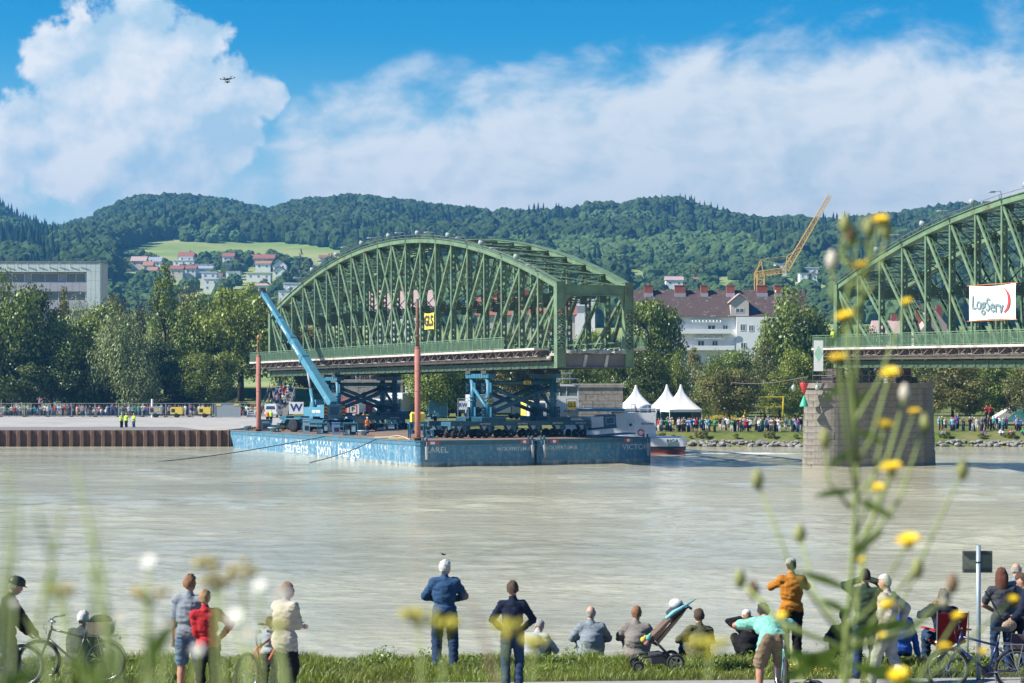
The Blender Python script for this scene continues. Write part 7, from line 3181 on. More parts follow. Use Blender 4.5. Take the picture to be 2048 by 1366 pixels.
stand('cyclist in dark jacket and black helmet at the left edge', 12, 1152, 1.80, -62, dict(hl=(-.06, .20, .52), hr=(.13, .24, .50), nod=18, yaw=-8, lean=8), 'black', 'navy', hair='helmet', haircol='grey', hatmat=mat('helmet_black', (.02, .02, .022), .4, .1, 4.), bulk=1.12, hat=.03)
stand('tall man in grey T-shirt and blue shorts beside the woman in red', 378, 1152, 1.84, -4, dict(hl=(-.14, .06, .47), hr=(.13, .10, .50), yaw=-12, fl=(-.075, 0, .045), fr=(.075, 0, .045)), 'grey', 'slate', hair='full', haircol='ginger', sleeve='short', legs='short', bulk=1.10, skin=SKIN2)
stand('woman in red top leaning against the tall man', 416, 1182, 1.66, 14, dict(side=-5, hl=(-.02, .10, .55), hr=(.14, .10, .58), er=(1, -.3, -.1), yaw=-14), 'red', 'black', hair='full', haircol='blond', bulk=1.10)
stand('man in pale jacket with folded arms looking right', 569, 1166, 1.76, -42, dict(CROSS, yaw=-38, fl=(-.06, .05, .045), fr=(.06, -.03, .045)), 'beige', 'black', hair='short', haircol='ginger', bulk=1.22, top_low=.05)
x, y, z = near_pos(520, 1250, 1.14)
person('child in pale shirt behind the orange bicycle', x, y + 1.2, z, -25, 1.12, dict(yaw=-30), 'lgrey', 'navy', 'full', 'brown', 'short', 'long')
stand('white haired man in blue denim jacket and dark jeans', 889, 1122, 1.78, 0, dict(hl=(-.07, .16, .62), hr=(.07, .16, .62), el=(-1, -.35, -.1), er=(1, -.35, -.1), yaw=-32, fl=(-.075, 0, .045), fr=(.085, 0, .045)), 'denim', 'jeans', hair='full', haircol='white', bulk=1.17)
stand('boy in navy sweater and jeans seen from behind', 1025, 1165, 1.68, 0, dict(hl=(-.10, .12, .56), hr=(.10, .12, .56), el=(-1, -.4, 0), er=(1, -.4, 0), yaw=0), 'navy', 'jeans', hair='full', haircol='brown', sleeve='long', bulk=1.02, skin=SKIN2)


def sit(label, px, top_py, h, rz, top, bottom, hair, haircol, sleeve='long', pose=None, bulk=1.12, y=39.15, **kw):
    z = near_z(PX(px, y), y)
    p = dict(SITG)
    p.update(pose or {})
    return person(label, PX(px, y), y, z - .02, rz, h, p, top, bottom, hair, haircol, sleeve, 'long', bulk, **kw)


sit('person in pale grey top hunched on the grass right of the boy', 1060, 1255, 1.70, -20, 'lgrey', 'stone', 'short', 'grey', pose=dict(lean=38, nod=30, curve=.05))
sit('seated bald man in grey pullover on the grass edge', 1183, 1232, 1.80, 2, 'grey', 'jeans', 'fringe', 'grey', pose=dict(lean=8))
sit('seated man in taupe T-shirt left of the stroller', 1272, 1232, 1.80, -6, 'taupe', 'khaki', 'short', 'ginger', 'short', pose=dict(lean=10), skin=SKIN2)
sit('seated person in olive top right of the stroller', 1400, 1240, 1.72, 14, 'olive', 'jeans', 'full', 'brown', pose=dict(lean=10, side=4))
sit('child in black jacket and white cap crouching on the bank', 1500, 1225, 1.45, 12, 'black', 'black', 'cap', 'blond', pose=dict(PH, pel=(0, 0, .14), lean=14, hl=(-.07, .15, .50), hr=(.07, .15, .50), fl=(-.08, .12, .045), fr=(.08, .12, .045)), hatmat=CL['white'], y=38.9)
stand('man in orange brown jacket and pale cap with raised hands', 1583, 1117, 1.74, 4, dict(PH, lean=0, yaw=10), 'orange', 'black', hair='cap', haircol='dark', bulk=1.17, hatmat=CL['stone'], hat=.015)
# man in mint T-shirt bending over his bicycle
yb = 34.2
person('man in mint T-shirt and khaki shorts bending over a bicycle', PX(1543, yb), yb, GZ, 6, 1.80, dict(pel=(0, -.05, .515), lean=62, curve=.03, nod=28, hl=(-.14, .34, .55), hr=(.14, .34, .55), el=(-1, -.2, .1), er=(1, -.2, .1), fl=(-.11, -.02, .045), fr=(.10, .06, .045)), 'mint', 'khaki', 'full', 'dark', 'short', 'short', 1.16, SKIN2)
sit('boy in dark blue seated at the left of the big flower', 1690, 1218, 1.62, 0, 'navy', 'black', 'short', 'ginger', pose=dict(lean=6), y=38.8)
stand('man in dark green jacket and jeans photographing with raised arms', 1731, 1140, 1.76, -8, dict(hl=(-.05, .15, .90), hr=(.05, .16, .90), el=(-1, .1, -.3), er=(1, .1, -.3), fl=(-.08, 0, .045), fr=(.08, .03, .045)), 'darkgreen', 'jeans', hair='short', haircol='dark', bulk=1.12)
stand('white haired man in beige jacket and grey trousers walking', 1777, 1150, 1.74, 58, dict(hl=(-.05, .0, .52), hr=(.12, -.08, .55), fl=(-.05, .14, .05), fr=(.05, -.12, .06), yaw=10, nod=6), 'beige', 'stone', hair='short', haircol='white', bulk=1.18, top_low=.03)
sit('white haired person in blue shirt leaning on one arm', 1803, 1185, 1.70, 18, 'blue', 'navy', 'short', 'white', pose=dict(pel=(0, 0, .20), lean=4, hr=(.20, -.03, .06), er=(1, -.3, 0)), y=37.6)
sit('person in navy jacket with binoculars in the red folding chair', 1888, 1190, 1.74, 12, 'navy', 'jeans', 'full', 'brown', pose=dict(PH, pel=(0, 0, .27), lean=-4, hl=(-.06, .15, .575), hr=(.03, .15, .575), fl=(-.07, .27, .045), fr=(.07, .27, .045), kl=(-.15, .5, 1), kr=(.15, .5, 1)), y=37.9)
stand('woman with long auburn hair in grey T-shirt and jeans', 2004, 1138, 1.70, -4, dict(hl=(-.06, .14, .58), hr=(.06, .15, .58), el=(-1, -.3, -.2), er=(1, -.3, -.2)), 'charcoal', 'jeans', hair='long', haircol='auburn', sleeve='short', bulk=.98)
stand('bald man in grey shirt behind the auburn haired woman', 2033, 1126, 1.78, -10, dict(nod=14), 'grey', 'navy', hair='fringe', haircol='grey', bulk=1.08)
x, y, z = near_pos(2052, 1134, 1.80)
person('man in blue and navy jacket bowing his head at the right edge', x, y - .5, z, 68, 1.78, dict(nod=34, lean=8, hl=(-.06, .16, .58), hr=(.06, .16, .58), el=(-1, -.3, -.2), er=(1, -.3, -.2)), 'navy', 'jeans', 'short', 'brown', bulk=1.12)
sit('white haired man in dark T-shirt seated behind the city bicycle', 150, 1255, 1.76, -24, 'charcoal', 'black', 'full', 'white', 'short', pose=dict(lean=16), y=37.6, skin=SKIN2)

# shoulder bag of the auburn haired woman
bx_ = thing('shoulder_bag', 'beige shoulder bag on the hip of the auburn haired woman', 'bag', (PX(2020, 35.0), 35.05, GZ + .92), R(15))
m = MB()
m.ell((0, 0, .08), (.13, .06, .09), 12, 8)
m.obj('pouch', mat('bag_canvas', (.36, .25, .16), .8, .15, 6., .2), bx_)
m = MB()
m.path([(-.15, 0, .2), (-.2, .03, .34), (-.36, .1, .62)], .012, 5)
m.obj('strap', CL['black'], bx_)

# ------------------------------------------------------------------ distant spectators: ten poses, many clothes
FAR = []
far_poses = [
    dict(), dict(CROSS), dict(PH), dict(hl=(-.13, .12, .55), hr=(.06, .17, .80), er=(.9, .1, -.6)), dict(hl=(-.17, -.02, .60), el=(-1, -.6, 0), hr=(.15, .03, .475)),
    dict(PH, side=3, fl=(-.09, 0, .045), fr=(.07, .03, .045)), dict(hl=(-.08, .10, .56), hr=(.08, .10, .56), yaw=25), dict(yaw=-30, hl=(-.15, .0, .475), fl=(-.07, .05, .045), fr=(.07, -.05, .045)),
    dict(hl=(-.16, .12, .95), hr=(.16, .12, .96), el=(-1, .2, -.2), er=(1, .2, -.2)), dict(SITG)]
for i, p in enumerate(far_poses):
    me, hd, hrot = body(1.72, .05, p, 'long' if i % 2 else 'short', 'long' if i not in (3, 7) else 'short', 1.14, False)
    hm = hair_mesh(1.72, hd, hrot, 'full' if i % 3 == 0 else 'short', i).mesh('hair', HAIR['brown'], True)
    FAR.append((me, hm))
TOPS = ['navy', 'denim', 'black', 'grey', 'lgrey', 'taupe', 'red', 'white', 'white', 'blue', 'sky', 'beige', 'pink', 'charcoal', 'green', 'teal', 'purple', 'red', 'white', 'yellow', 'brown']
BOTS = ['jeans', 'jeans', 'black', 'khaki', 'charcoal', 'navy', 'stone', 'denim']
CNAME = dict(navy='navy', denim='denim blue', black='black', grey='grey', lgrey='pale grey', taupe='taupe', red='red', white='white', blue='bright blue', sky='light blue', beige='beige', pink='pink', charcoal='charcoal', green='green', teal='teal', purple='purple', yellow='yellow', brown='brown', jeans='dark jeans', khaki='khaki trousers', stone='stone trousers', vest='yellow safety vest', hiviz='orange safety jacket')


def far_person(x, y, z, rz, place, group, top=None, bot=None, pose=None, sc=1.0, hat=None, label=None):
    i = pose if pose is not None else random.choice((0, 0, 1, 1, 2, 2, 2, 3, 4, 5, 5, 6, 7))
    top = top or random.choice(TOPS)
    bot = bot or random.choice(BOTS)
    bn_ = CNAME[bot] if 'trousers' in CNAME[bot] or 'jeans' in CNAME[bot] else CNAME[bot] + ' trousers'
    lab = label or '%s top and %s, spectator %s' % (CNAME[top], bn_, place)
    o = thing('person', lab, 'person', group=group, M=Matrix.Translation((x, y, z)) @ Matrix.Rotation(R(rz), 4, 'Z') @ Matrix.Diagonal((sc, sc, sc * random.uniform(.95, 1.04), 1)))
    b = link_obj('body', FAR[i][0], o)
    for k, mt in ((0, CL[top]), (1, CL[bot])):
        b.material_slots[k].link = 'OBJECT'
        b.material_slots[k].material = mt
    hr_ = link_obj('hair', FAR[i][1], o)
    hr_.material_slots[0].link = 'OBJECT'
    hr_.material_slots[0].material = hat or HAIR[random.choice(('brown', 'dark', 'grey', 'white', 'blond', 'brown'))]
    return o


rc = random.Random(3)
GQ, GR, GP = 'crowd behind the quay fence', 'crowd on the grass left of the pier', 'crowd on the bank right of the pier'
px = -6.
while px < 520:
    y = rc.choice((335.6, 336.2, 337.2, 338.6))
    zone = 'behind the fence at far left' if px < 110 else 'behind the fence below the dark trees' if px < 230 else 'behind the fence below the pale willow' if px < 300 else 'behind the yellow machines' if px < 425 else 'beside the far red pile'
    if not (425 < px < 478 and rc.random() < .7):
        far_person(PX(px, y), y, QZ, 180 + rc.uniform(-35, 35), zone, GQ, sc=rc.choice((.72, .92, .97, 1., 1., 1.04, 1.08)))
    px += rc.choice((1.6, 2.4, 3.2, 4., 7.5)) * rc.uniform(.8, 1.2)
far_person(PX(79, 338), 338.2, QZ + 1.15, 180, '', GQ, 'pink', 'black', 8, 1.0, None, 'person raised above the left crowd with both arms lifted')
px = 1318.
while px < 1606:
    y = rc.uniform(268.8, 272.5)
    zone = 'in front of the white tents' if px < 1400 else 'in front of the round olive tree' if px < 1500 else 'on the grass just left of the pier'
    far_person(PX(px, y), y, far_z(PX(px, y), y), 180 + rc.uniform(-60, 60), zone, GR)
    px += rc.choice((2.5, 3.5, 5., 6.5, 11.))
px = 1878.
while px < 2052:
    low = rc.random() < .18
    y = rc.uniform(266.8, 267.6) if low else rc.uniform(269.5, 275)
    zone = 'just right of the pier' if px < 1930 else 'under the right span' if px < 1990 else 'near the skate ramp'
    far_person(PX(px, y), y, far_z(PX(px, y), y), 180 + rc.uniform(-50, 50), zone + (', sitting low' if low else ''), GP, pose=9 if low else None)
    px += rc.choice((2.5, 4., 5.5, 7., 12.))
for px_, yy_ in ((1973, 276), (1981, 276.5)):
    far_person(PX(px_, yy_), yy_, far_z(PX(px_, yy_), yy_) + 1.2, 180, '', GP, 'red', 'black', 2, 1., None, 'person in red %s the raised pair under the right span' % ('left of' if px_ < 1977 else 'right of'))
for i in range(24):
    k = i % 12
    sx = -1.5 + 3.0 * rc.random()
    stp = rc.randrange(1, 21)
    far_person(PX(548, 346) + sx, 346 + stp * .62 + .3, 1.9 + .17 * (stp + 1), 180 + rc.uniform(-30, 30), 'on the concrete steps up the dike', 'people on the dike steps')
for i in range(26):
    x = PX(668 + 134 * (i + rc.random() * .6) / 26, 347)
    far_person(x, 347.0 + rc.random() * 1.5, PZ(765, 345) + .4, 180 + rc.uniform(-20, 20), 'on top of the abutment behind the rear tower', 'people on the abutment')
# workers
HAT = {'w': mat('hardhat_white', (.72, .72, .70), .4, .05, 3.), 'b': mat('hardhat_blue', (.05, .28, .50), .4, .05, 3.), 'y': mat('hardhat_yellow', (.75, .50, .03), .4, .05, 3.)}
WG = 'site workers'
for px_, py_, top, bot, po, hat, lab in (
    (243, 856, 'vest', 'black', 1, 'w', 'left of three workers in yellow vests on the quay edge'),
    (253, 855, 'vest', 'black', 4, 'w', 'middle of three workers in yellow vests on the quay edge'),
    (268, 855, 'vest', 'denim', 1, 'w', 'right of three workers in yellow vests on the quay edge')):
    y = F * (HC - 1.92) / (py_ - HY)
    far_person(PX(px_, y), y, 1.92, 180 + (20 if px_ == 243 else -20), '', WG, top, bot, po, 1.03, HAT[hat], lab)
for px_, top, lab in ((535, 'hiviz', 'worker in orange vest on the quay before the van'), (542, 'vest', 'worker in yellow vest on the quay before the van')):
    y = 297.
    far_person(PX(px_, y), y, 1.95, 0, '', WG, top, 'black', 0, 1.0, HAT['w'], lab)
for px_, py_, top, bot, po, hat, lab in (
    (735, 868, 'hiviz', 'denim', 0, 'w', 'worker in bright orange jacket standing on the barge deck'),
    (786, 852, 'charcoal', 'charcoal', 7, 'b', 'worker with blue helmet beside the long blue power pack'),
    (728, 850, 'hiviz', 'navy', 0, 'b', 'worker with blue helmet bending behind the orange worker'),
    (870, 858, 'navy', 'navy', 4, 'b', 'worker in navy behind the near red pile')):
    lx, ly = deck_at(px_, py_)
    w_ = BM @ Vector((lx, ly, DK))
    far_person(w_.x, w_.y, w_.z, 30, '', WG, top, bot, po, 1.0, HAT[hat], lab)
wp = FIXM @ Vector((-1.2, NP * PL - 1.0, 1.87))
far_person(wp.x, wp.y, wp.z, 120, '', WG, 'vest', 'black', 0, 1.0, HAT['y'], 'worker in yellow helmet on the footpath of the right span')

# ================================================================== THINGS ON THE NEAR BANK
M_bkblk = mat('bike_black', (.015, .016, .018), .35, .1, 5.)
M_chrome = mat('bike_alloy', (.45, .46, .47), .3, .1, 5., metal=.8)


def bike(label, px, y, rz, framem, opts='', z=GZ, lean=0):
    o = thing('bicycle', label, 'bicycle', M=Matrix.Translation((PX(px, y), y, z)) @ Matrix.Rotation(R(rz), 4, 'Z') @ Matrix.Rotation(R(lean), 4, 'X'), group='bicycles on the near bank')
    r = .345
    bx, fx = -.50, .56
    for nm, x, st in (('rear_wheel', bx, 0), ('front_wheel', fx, R(12))):
        Mw = Matrix.Translation((x, 0, r)) @ Matrix.Rotation(st, 4, 'Z')
        m = MB()
        m.torus((0, 0, 0), (0, 1, 0), r - .02, .021 if 'mtb' not in opts else .028, 36, 8)
        w_ = m.obj('wheel', M_tyre, o, True, Mw)
        m = MB()
        m.torus((0, 0, 0), (0, 1, 0), r - .052, .012, 36, 6)
        m.obj('rim', M_chrome, w_, True)
        m = MB()
        for i in range(28):
            a = 2 * math.pi * i / 28
            b = a + (.5 if i % 2 else -.5)
            m.tube((math.cos(b) * .03, .03 if i % 4 < 2 else -.03, math.sin(b) * .03), (math.cos(a) * (r - .05), 0, math.sin(a) * (r - .05)), .0022, None, 3)
        m.tube((0, -.05, 0), (0, .05, 0), .028, None, 8)
        m.obj('spokes', M_chrome, w_)
        if 'fender' in opts:
            m = MB()
            n = 12
            vv = []
            for i in range(n + 1):
                a = R(-10 + 175 * i / n)
                for yy in (-.028, .028):
                    vv.append((math.cos(a) * (r + .022), yy, math.sin(a) * (r + .022)))
            m.add(vv, [(2 * i, 2 * i + 1, 2 * i + 3, 2 * i + 2) for i in range(n)])
            m.obj('mudguard', framem, o, True, Mw)
    bb, st_, hd_t, hd_b, ra = Vector((-.06, 0, .30)), Vector((-.20, 0, .78)), Vector((.36, 0, .86)), Vector((.40, 0, .70)), Vector((bx, 0, r))
    m = MB()
    m.tube(bb, st_, .019)
    m.tube(bb, hd_b, .021)
    if 'step' in opts:
        m.path([bb + Vector((.04, 0, .08)), Vector((.12, 0, .48)), hd_t - Vector((.01, 0, .05))], .018)
    else:
        m.tube(st_ - Vector((0, 0, .06)), hd_t, .018)
    m.tube(hd_t + Vector((-.015, 0, .04)), hd_b, .024)
    for s in (-1, 1):
        m.tube(bb + Vector((0, s * .03, 0)), ra + Vector((0, s * .06, 0)), .010)
        m.tube(st_ - Vector((0, 0, .05)), ra + Vector((0, s * .06, 0)), .009)
    m.obj('frame', framem, o, True)
    m = MB()
    for s in (-1, 1):
        m.path([hd_b, hd_b + Vector((.03, s * .055, -.06)), Vector((fx, s * .055, r))], .012)
    m.obj('fork', framem, o, True)
    m = MB()
    m.tube(st_, st_ + Vector((-.035, 0, .15)), .013)
    m.obj('seat_post', M_chrome, o, True)
    m = MB()
    c = st_ + Vector((-.05, 0, .18))
    m.prism([c + Vector(v) for v in ((-.13, -.075, 0), (-.02, -.07, 0), (.15, -.02, -.01), (.15, .02, -.01), (-.02, .07, 0), (-.13, .075, 0))], (0, 0, .05))
    m.obj('saddle', M_bkblk, o)
    m = MB()
    hb = hd_t + Vector((-.03, 0, .12))
    m.tube(hd_t, hb, .015)
    back = -.12 if 'city' in opts else .02
    m.path([hb + Vector((back, -.30, .05)), hb + Vector((back * .3 + .05, -.18, .04)), hb + Vector((.05, 0, 0)), hb + Vector((back * .3 + .05, .18, .04)), hb + Vector((back, .30, .05))], .012)
    h_ = m.obj('handlebar', M_chrome if 'city' in opts else M_bkblk, o, True)
    m = MB()
    for s in (-1, 1):
        m.tube(hb + Vector((back, s * .30, .05)), hb + Vector((back * .7 + .01, s * .21, .05)), .018)
        m.path([hb + Vector((.06, s * .16, .03)), hb + Vector((.12, s * .10, -.06)), hd_b + Vector((.03, 0, .08))], .004, 4)
    m.obj('grips', M_bkblk, h_, True)
    m = MB()
    m.tube(bb + Vector((0, -.05, 0)), bb + Vector((0, -.06, 0)), .10, None, 20)
    for s in (-1, 1):
        e = bb + Vector((s * .12, s * .08, s * -.12))
        m.bar(bb + Vector((0, s * .07, 0)), e, .02, .015)
        m.box(e + Vector((0, s * .05, 0)), (.09, .09, .025))
    m.tube(ra + Vector((0, -.05, 0)), ra + Vector((0, -.065, 0)), .045, None, 14)
    m.bar(bb + Vector((0, -.055, .10)), ra + Vector((0, -.058, .045)), .008, .006)
    m.bar(bb + Vector((0, -.055, -.10)), ra + Vector((0, -.058, -.045)), .008, .006)
    m.obj('drivetrain', M_bkblk, o)
    if 'rack' in opts:
        m = MB()
        for s in (-1, 1):
            m.tube((bx - .22, s * .06, .76), (bx + .25, s * .06, .76), .007)
            m.tube((bx, s * .06, r), (bx - .08, s * .06, .76), .006)
            m.tube((bx, s * .06, r), (bx + .10, s * .06, .76), .006)
        for i in range(4):
            m.tube((bx - .2 + i * .14, -.06, .76), (bx - .2 + i * .14, .06, .76), .006)
        m.tube((bx - .25, 0, .72), (bx - .27, 0, .72), .03)
        m.obj('rack', M_chrome, o)
    if 'lock' in opts:
        m = MB()
        m.torus(st_ + Vector((-.1, -.06, -.12)), (.3, 1, 0), .09, .012, 18, 6)
        m.torus(st_ + Vector((-.12, -.07, -.15)), (.1, 1, .2), .08, .012, 18, 6)
        m.obj('cable_lock', M_bkblk, o)
    if 'stand' in opts:
        MB().tube((-.16, .04, .28), (-.20, .17, 0), .011).obj('kickstand', M_chrome, o)
    return o


bike('dark bicycle held by the cyclist at the left edge', -18, 35.3, 178, mat('bike_dark_green', (.02, .06, .05), .35, .1, 5.), 'fender')
bike('black city bicycle with rear basket at far left', 148, 35.9, 176, mat('bike_black_green', (.012, .028, .03), .3, .1, 5.), 'fender rack city lock stand', lean=-4)
bk = thing('rear_basket', 'pale basket with a black bag on the city bicycle rack', 'basket', M=Matrix.Translation((PX(203, 35.9), 35.9, GZ + .775)) @ Matrix.Rotation(R(-4), 4, 'Z'))
m = MB()
m.prism([(-.17, -.15, 0), (.17, -.15, 0), (.21, -.18, .2), (-.21, -.18, .2)], (0, .3, 0))
m.obj('basket', mat('basket_wicker', (.38, .30, .22), .85, .25, 20., .6), bk)
m = MB()
m.ell((-.01, 0, .21), (.19, .15, .10), 12, 8)
m.obj('bag', CL['black'], bk, True)
bike('orange framed mountain bicycle behind the man in the pale jacket', 527, 34.6, 66, mat('bike_orange', (.50, .12, .05), .4, .1, 5.), 'mtb stand')
bike('teal bicycle straddled by the man in the mint T-shirt', 1566, 34.15, 87, mat('bike_teal', (.10, .30, .33), .35, .1, 5.), 'mtb')
bike('dark blue bicycle with front suspension parked at right', 1968, 34.9, 172, mat('bike_navy', (.012, .02, .10), .3, .1, 5.), 'mtb rack stand', lean=-5)
pn = thing('pannier_bag', 'dark pannier bag on the rack of the right bicycle', 'bag', (PX(2044, 34.9), 34.9, GZ + .60), R(-8))
m = MB()
m.prism([(-.19, -.14, 0), (.17, -.14, 0), (.2, -.14, .26), (-.16, -.14, .30)], (0, .16, 0))
m.obj('pouch', mat('bag_plum', (.05, .03, .045), .8, .2, 6., .3), pn)

# ---- stroller with a turquoise umbrella
yS = 37.2
st_ = thing('stroller', 'black and brown stroller with toys parked on the grass', 'stroller', (PX(1318, yS), yS, GZ + .02), R(4))
m = MB()
for s in (-1, 1):
    for nm, x, r in (('w', .24, .15), ('f', -.38, .095)):
        m = MB()
        m.torus((x, s * .26, r), (0, 1, 0), r - .022, .022, 24, 6)
        w_ = m.obj('wheel', M_tyre, st_, True)
        m = MB()
        m.torus((x, s * .26, r), (0, 1, 0), r - .05, .012, 24, 6)
        for i in range(5):
            a = 2 * math.pi * i / 5
            m.bar((x, s * .26, r), (x + math.cos(a) * (r - .05), s * .26, r + math.sin(a) * (r - .05)), .02, .012, 0, (0, 1, 0))
        m.obj('rim', M_chrome, w_)
m = MB()
for s in (-1, 1):
    m.tube((.24, s * .24, .16), (-.10, s * .23, .52), .018)
    m.path([(-.38, s * .22, .12), (-.30, s * .23, .24), (.02, s * .23, .28), (.22, s * .23, .18)], .02)
    m.path([(-.12, s * .23, .46), (.14, s * .23, .78), (.44, s * .23, 1.06), (.50, s * .23, 1.04)], .016)
m.tube((.24, -.26, .15), (.24, .26, .15), .015)
m.tube((.50, -.23, 1.04), (.50, .23, 1.04), .022)
m.obj('chassis', M_bkblk, st_, True)
m = MB()
m.prism([(-.22, -.2, .50), (-.06, -.2, .42), (.36, -.2, .92), (.44, -.2, 1.04), (.38, -.2, 1.08), (.12, -.2, .84)], (0, .4, 0))
m.obj('seat', mat('stroller_brown', (.13, .085, .06), .8, .2, 8., .3), st_)
m = MB()
m.prism([(.16, -.21, .88), (.38, -.21, 1.09), (.34, -.21, 1.13), (.14, -.21, .94)], (0, .42, 0))
m.obj('folded_canopy', CL['charcoal'], st_)
m = MB()
m.prism([(-.14, -.18, .12), (.16, -.18, .14), (.14, -.18, .28), (-.16, -.18, .28)], (0, .36, 0))
m.obj('basket', CL['charcoal'], st_)
um = thing('umbrella', 'rolled turquoise umbrella lying along the stroller', 'umbrella', (PX(1318, yS), yS - .26, GZ + .02), R(4))
m = MB()
m.path([(.10, 0, .88), (.22, 0, .98), (.55, 0, 1.17)], [.028, .035, .012], 8)
m.obj('canopy', mat('umbrella_turquoise', (.18, .52, .56), .6, .1, 6., .2), um, True)
MB().tube((.55, 0, 1.17), (.60, 0, 1.20), .008).obj('tip', M_chrome, um)
wb = thing('white_bundle', 'white cloth bundle on the stroller handle', 'cloth', (PX(1318, yS) + .28, yS - .05, GZ + 1.12))
MB().ell((0, 0, 0), (.12, .1, .09), 12, 8).obj('bundle', CL['white'], wb, True)
for i, (dx_, dz_, c) in enumerate(((-.33, .55, 'yellow'), (-.28, .50, 'pink'), (-.25, .58, 'mint'))):
    o = MB().ell((0, 0, 0), (.05, .04, .05), 10, 8).ell((.03, 0, .05), .025, 8, 6).obj('toy', CL[c], None, True, Matrix.Translation((PX(1318, yS) + dx_ + .06, yS - .2, GZ + dz_)))
    tag(o, '%s soft toy hanging on the stroller bar' % c, 'toy')

# ---- sign seen from behind
yN = 36.0
sg = thing('road_sign', 'back of a rectangular sign on a galvanised pole at right', 'sign', (PX(1957, yN), yN, GZ))
MB().tube((0, 0, 0), (0, 0, PZ(1091, yN) - GZ), .038, None, 12).obj('pole', mat('galvanised_pole', (.33, .40, .43), .4, .1, 4., metal=.4), sg, True)
z0, z1 = PZ(1146, yN) - GZ, PZ(1102, yN) - GZ
x0, x1 = PX(1926, yN) - PX(1957, yN), PX(1986, yN) - PX(1957, yN)
MB().b2((x0, .045, z0), (x1, .055, z1)).obj('board', mat('sign_back', (.16, .175, .13), .55, .2, 5., dirt=(.10, .085, .05), dirtamt=.4, dscale=4.), sg)
for z in (z0 + .04, z1 - .04):
    MB().b2((x0 + .02, .02, z - .022), (x1 - .02, .044, z + .022)).obj('rail', mat('sign_rail', (.05, .06, .055), .5, .1, 4.), sg)
MB().torus((0, 0, (z0 + z1) / 2), (0, 0, 1), .045, .012, 14, 6).obj('clamp', M_dark, sg)
# ---- red folding chair
yF = 37.9
fc = thing('folding_chair', 'red fabric folding camp chair on the grass at right', 'chair', (PX(1892, yF), yF, GZ), R(12))
m = MB()
m.prism([(-.25, -.22, .40), (.25, -.22, .40), (.27, -.30, .92), (-.27, -.30, .92)], (0, .02, 0))
m.obj('backrest', CL['red'], fc)
MB().b2((-.25, -.2, .42), (.25, .25, .44)).obj('seat', CL['red'], fc)
for a, b in (((-.27, -.25, 0), (.27, .25, .44)), ((.27, -.25, 0), (-.27, .25, .44)), ((-.28, -.25, 0), (-.28, -.3, .95)), ((.28, -.25, 0), (.28, -.3, .95)), ((-.27, .27, 0), (.27, -.22, .44)), ((.27, .27, 0), (-.27, -.22, .44))):
    MB().tube(a, b, .011).obj('leg', M_chrome, fc)
for s in (-1, 1):
    MB().b2((s * .30 - .04, -.28, .62), (s * .30 + .04, .28, .64)).obj('armrest', CL['red'], fc)
# grey rucksack lying on the path
rk = thing('rucksack', 'grey rucksack lying on the path at the bottom edge', 'bag', (PX(1605, 33.9), 33.9, GZ + .02), R(10))
m = MB()
m.ell((0, 0, .13), (.34, .18, .14), 14, 10)
m.ell((.18, -.05, .2), (.14, .13, .1), 12, 8)
m.obj('pack', CL['charcoal'], rk, True)
MB().torus((.05, -.1, .2), (0, 1, .3), .12, .014, 16, 6).obj('strap', CL['taupe'], rk, True)

# ---- near grass: nobody could count it
M_gr = leafmat('grass_blades', (.19, .255, .04), .6, .35, 1.2)
n = 105000
gx = rng.uniform(-10.5, 10.5, n)
gy = 35.1 + 5.2 * rng.random(n) ** .9
clump = np.array([fn(a, b, .8, 31) + .6 * fn(a, b, .25, 33) for a, b in zip(gx, gy)])
ok = (gy > 35.9 + .07 * gx + .1 * clump) & (clump > -.55)
gx, gy, clump = gx[ok], gy[ok], clump[ok]
gz = np.array([near_z(a, b) for a, b in zip(gx, gy)])
n = len(gx)
hh = np.clip((.04 + .10 * (clump + .5)) * (.5 + rng.random(n)), .025, .26)
an = rng.random(n) * 6.283
wd = .0028 + .0042 * rng.random(n)
bend = hh * (.25 + .7 * rng.random(n))
ba = rng.random(n) * 6.283
c0 = np.stack([gx, gy, gz - .01], 1)
sd = np.stack([np.cos(an), np.sin(an), 0 * an], 1) * wd[:, None]
md_ = c0 + np.stack([np.cos(ba) * bend * .35, np.sin(ba) * bend * .35, hh * .6], 1)
tp_ = c0 + np.stack([np.cos(ba) * bend, np.sin(ba) * bend, hh], 1)
V = np.stack([c0 - sd, c0 + sd, md_ + sd * .8, md_ - sd * .8, tp_ + sd * .15, tp_ - sd * .15], 1).reshape(-1, 3)
i0 = np.arange(n)[:, None] * 6
Fq = np.concatenate([i0 + [0, 1, 2, 3], i0 + [3, 2, 4, 5]], 0)
g = link_obj('grass', np_mesh('grass', V, Fq, M_gr))
tag(g, 'sunlit grass along the near bank edge', None, None, 'stuff')
n = 4200                                                          # broad leaved weeds in clumps
wc = np.stack([rng.uniform(-10, 10, 85), rng.uniform(36.6, 39.2, 85)], 1)
wi = rng.integers(0, 85, n)
wp_ = wc[wi] + rng.normal(size=(n, 2)) * .11
wz = np.array([near_z(a, b) for a, b in wp_]) + .22 * rng.random(n) * (.4 + (wi % 7) / 7)
V, Fq = quads_from(np.column_stack([wp_, wz]), rng.normal(size=(n, 3)) + [0, -.3, 1.2], .06, .6)
tag(link_obj('weeds', np_mesh('weeds', V, Fq, leafmat('weed_leaves', (.14, .24, .04), .5, .3, 2.))), 'leafy weeds in the near grass', None, None, 'stuff')
n = 90
fxy = np.column_stack([PX(1622, 36.9) + .35 * rng.normal(size=n), 36.8 + .25 * rng.normal(size=n)])
V, Fq = quads_from(np.column_stack([fxy, np.array([near_z(a, b) for a, b in fxy]) + .10 + .08 * rng.random(n)]), rng.normal(size=(n, 3)) * .4 + [0, -.6, 1], .028, 1.)
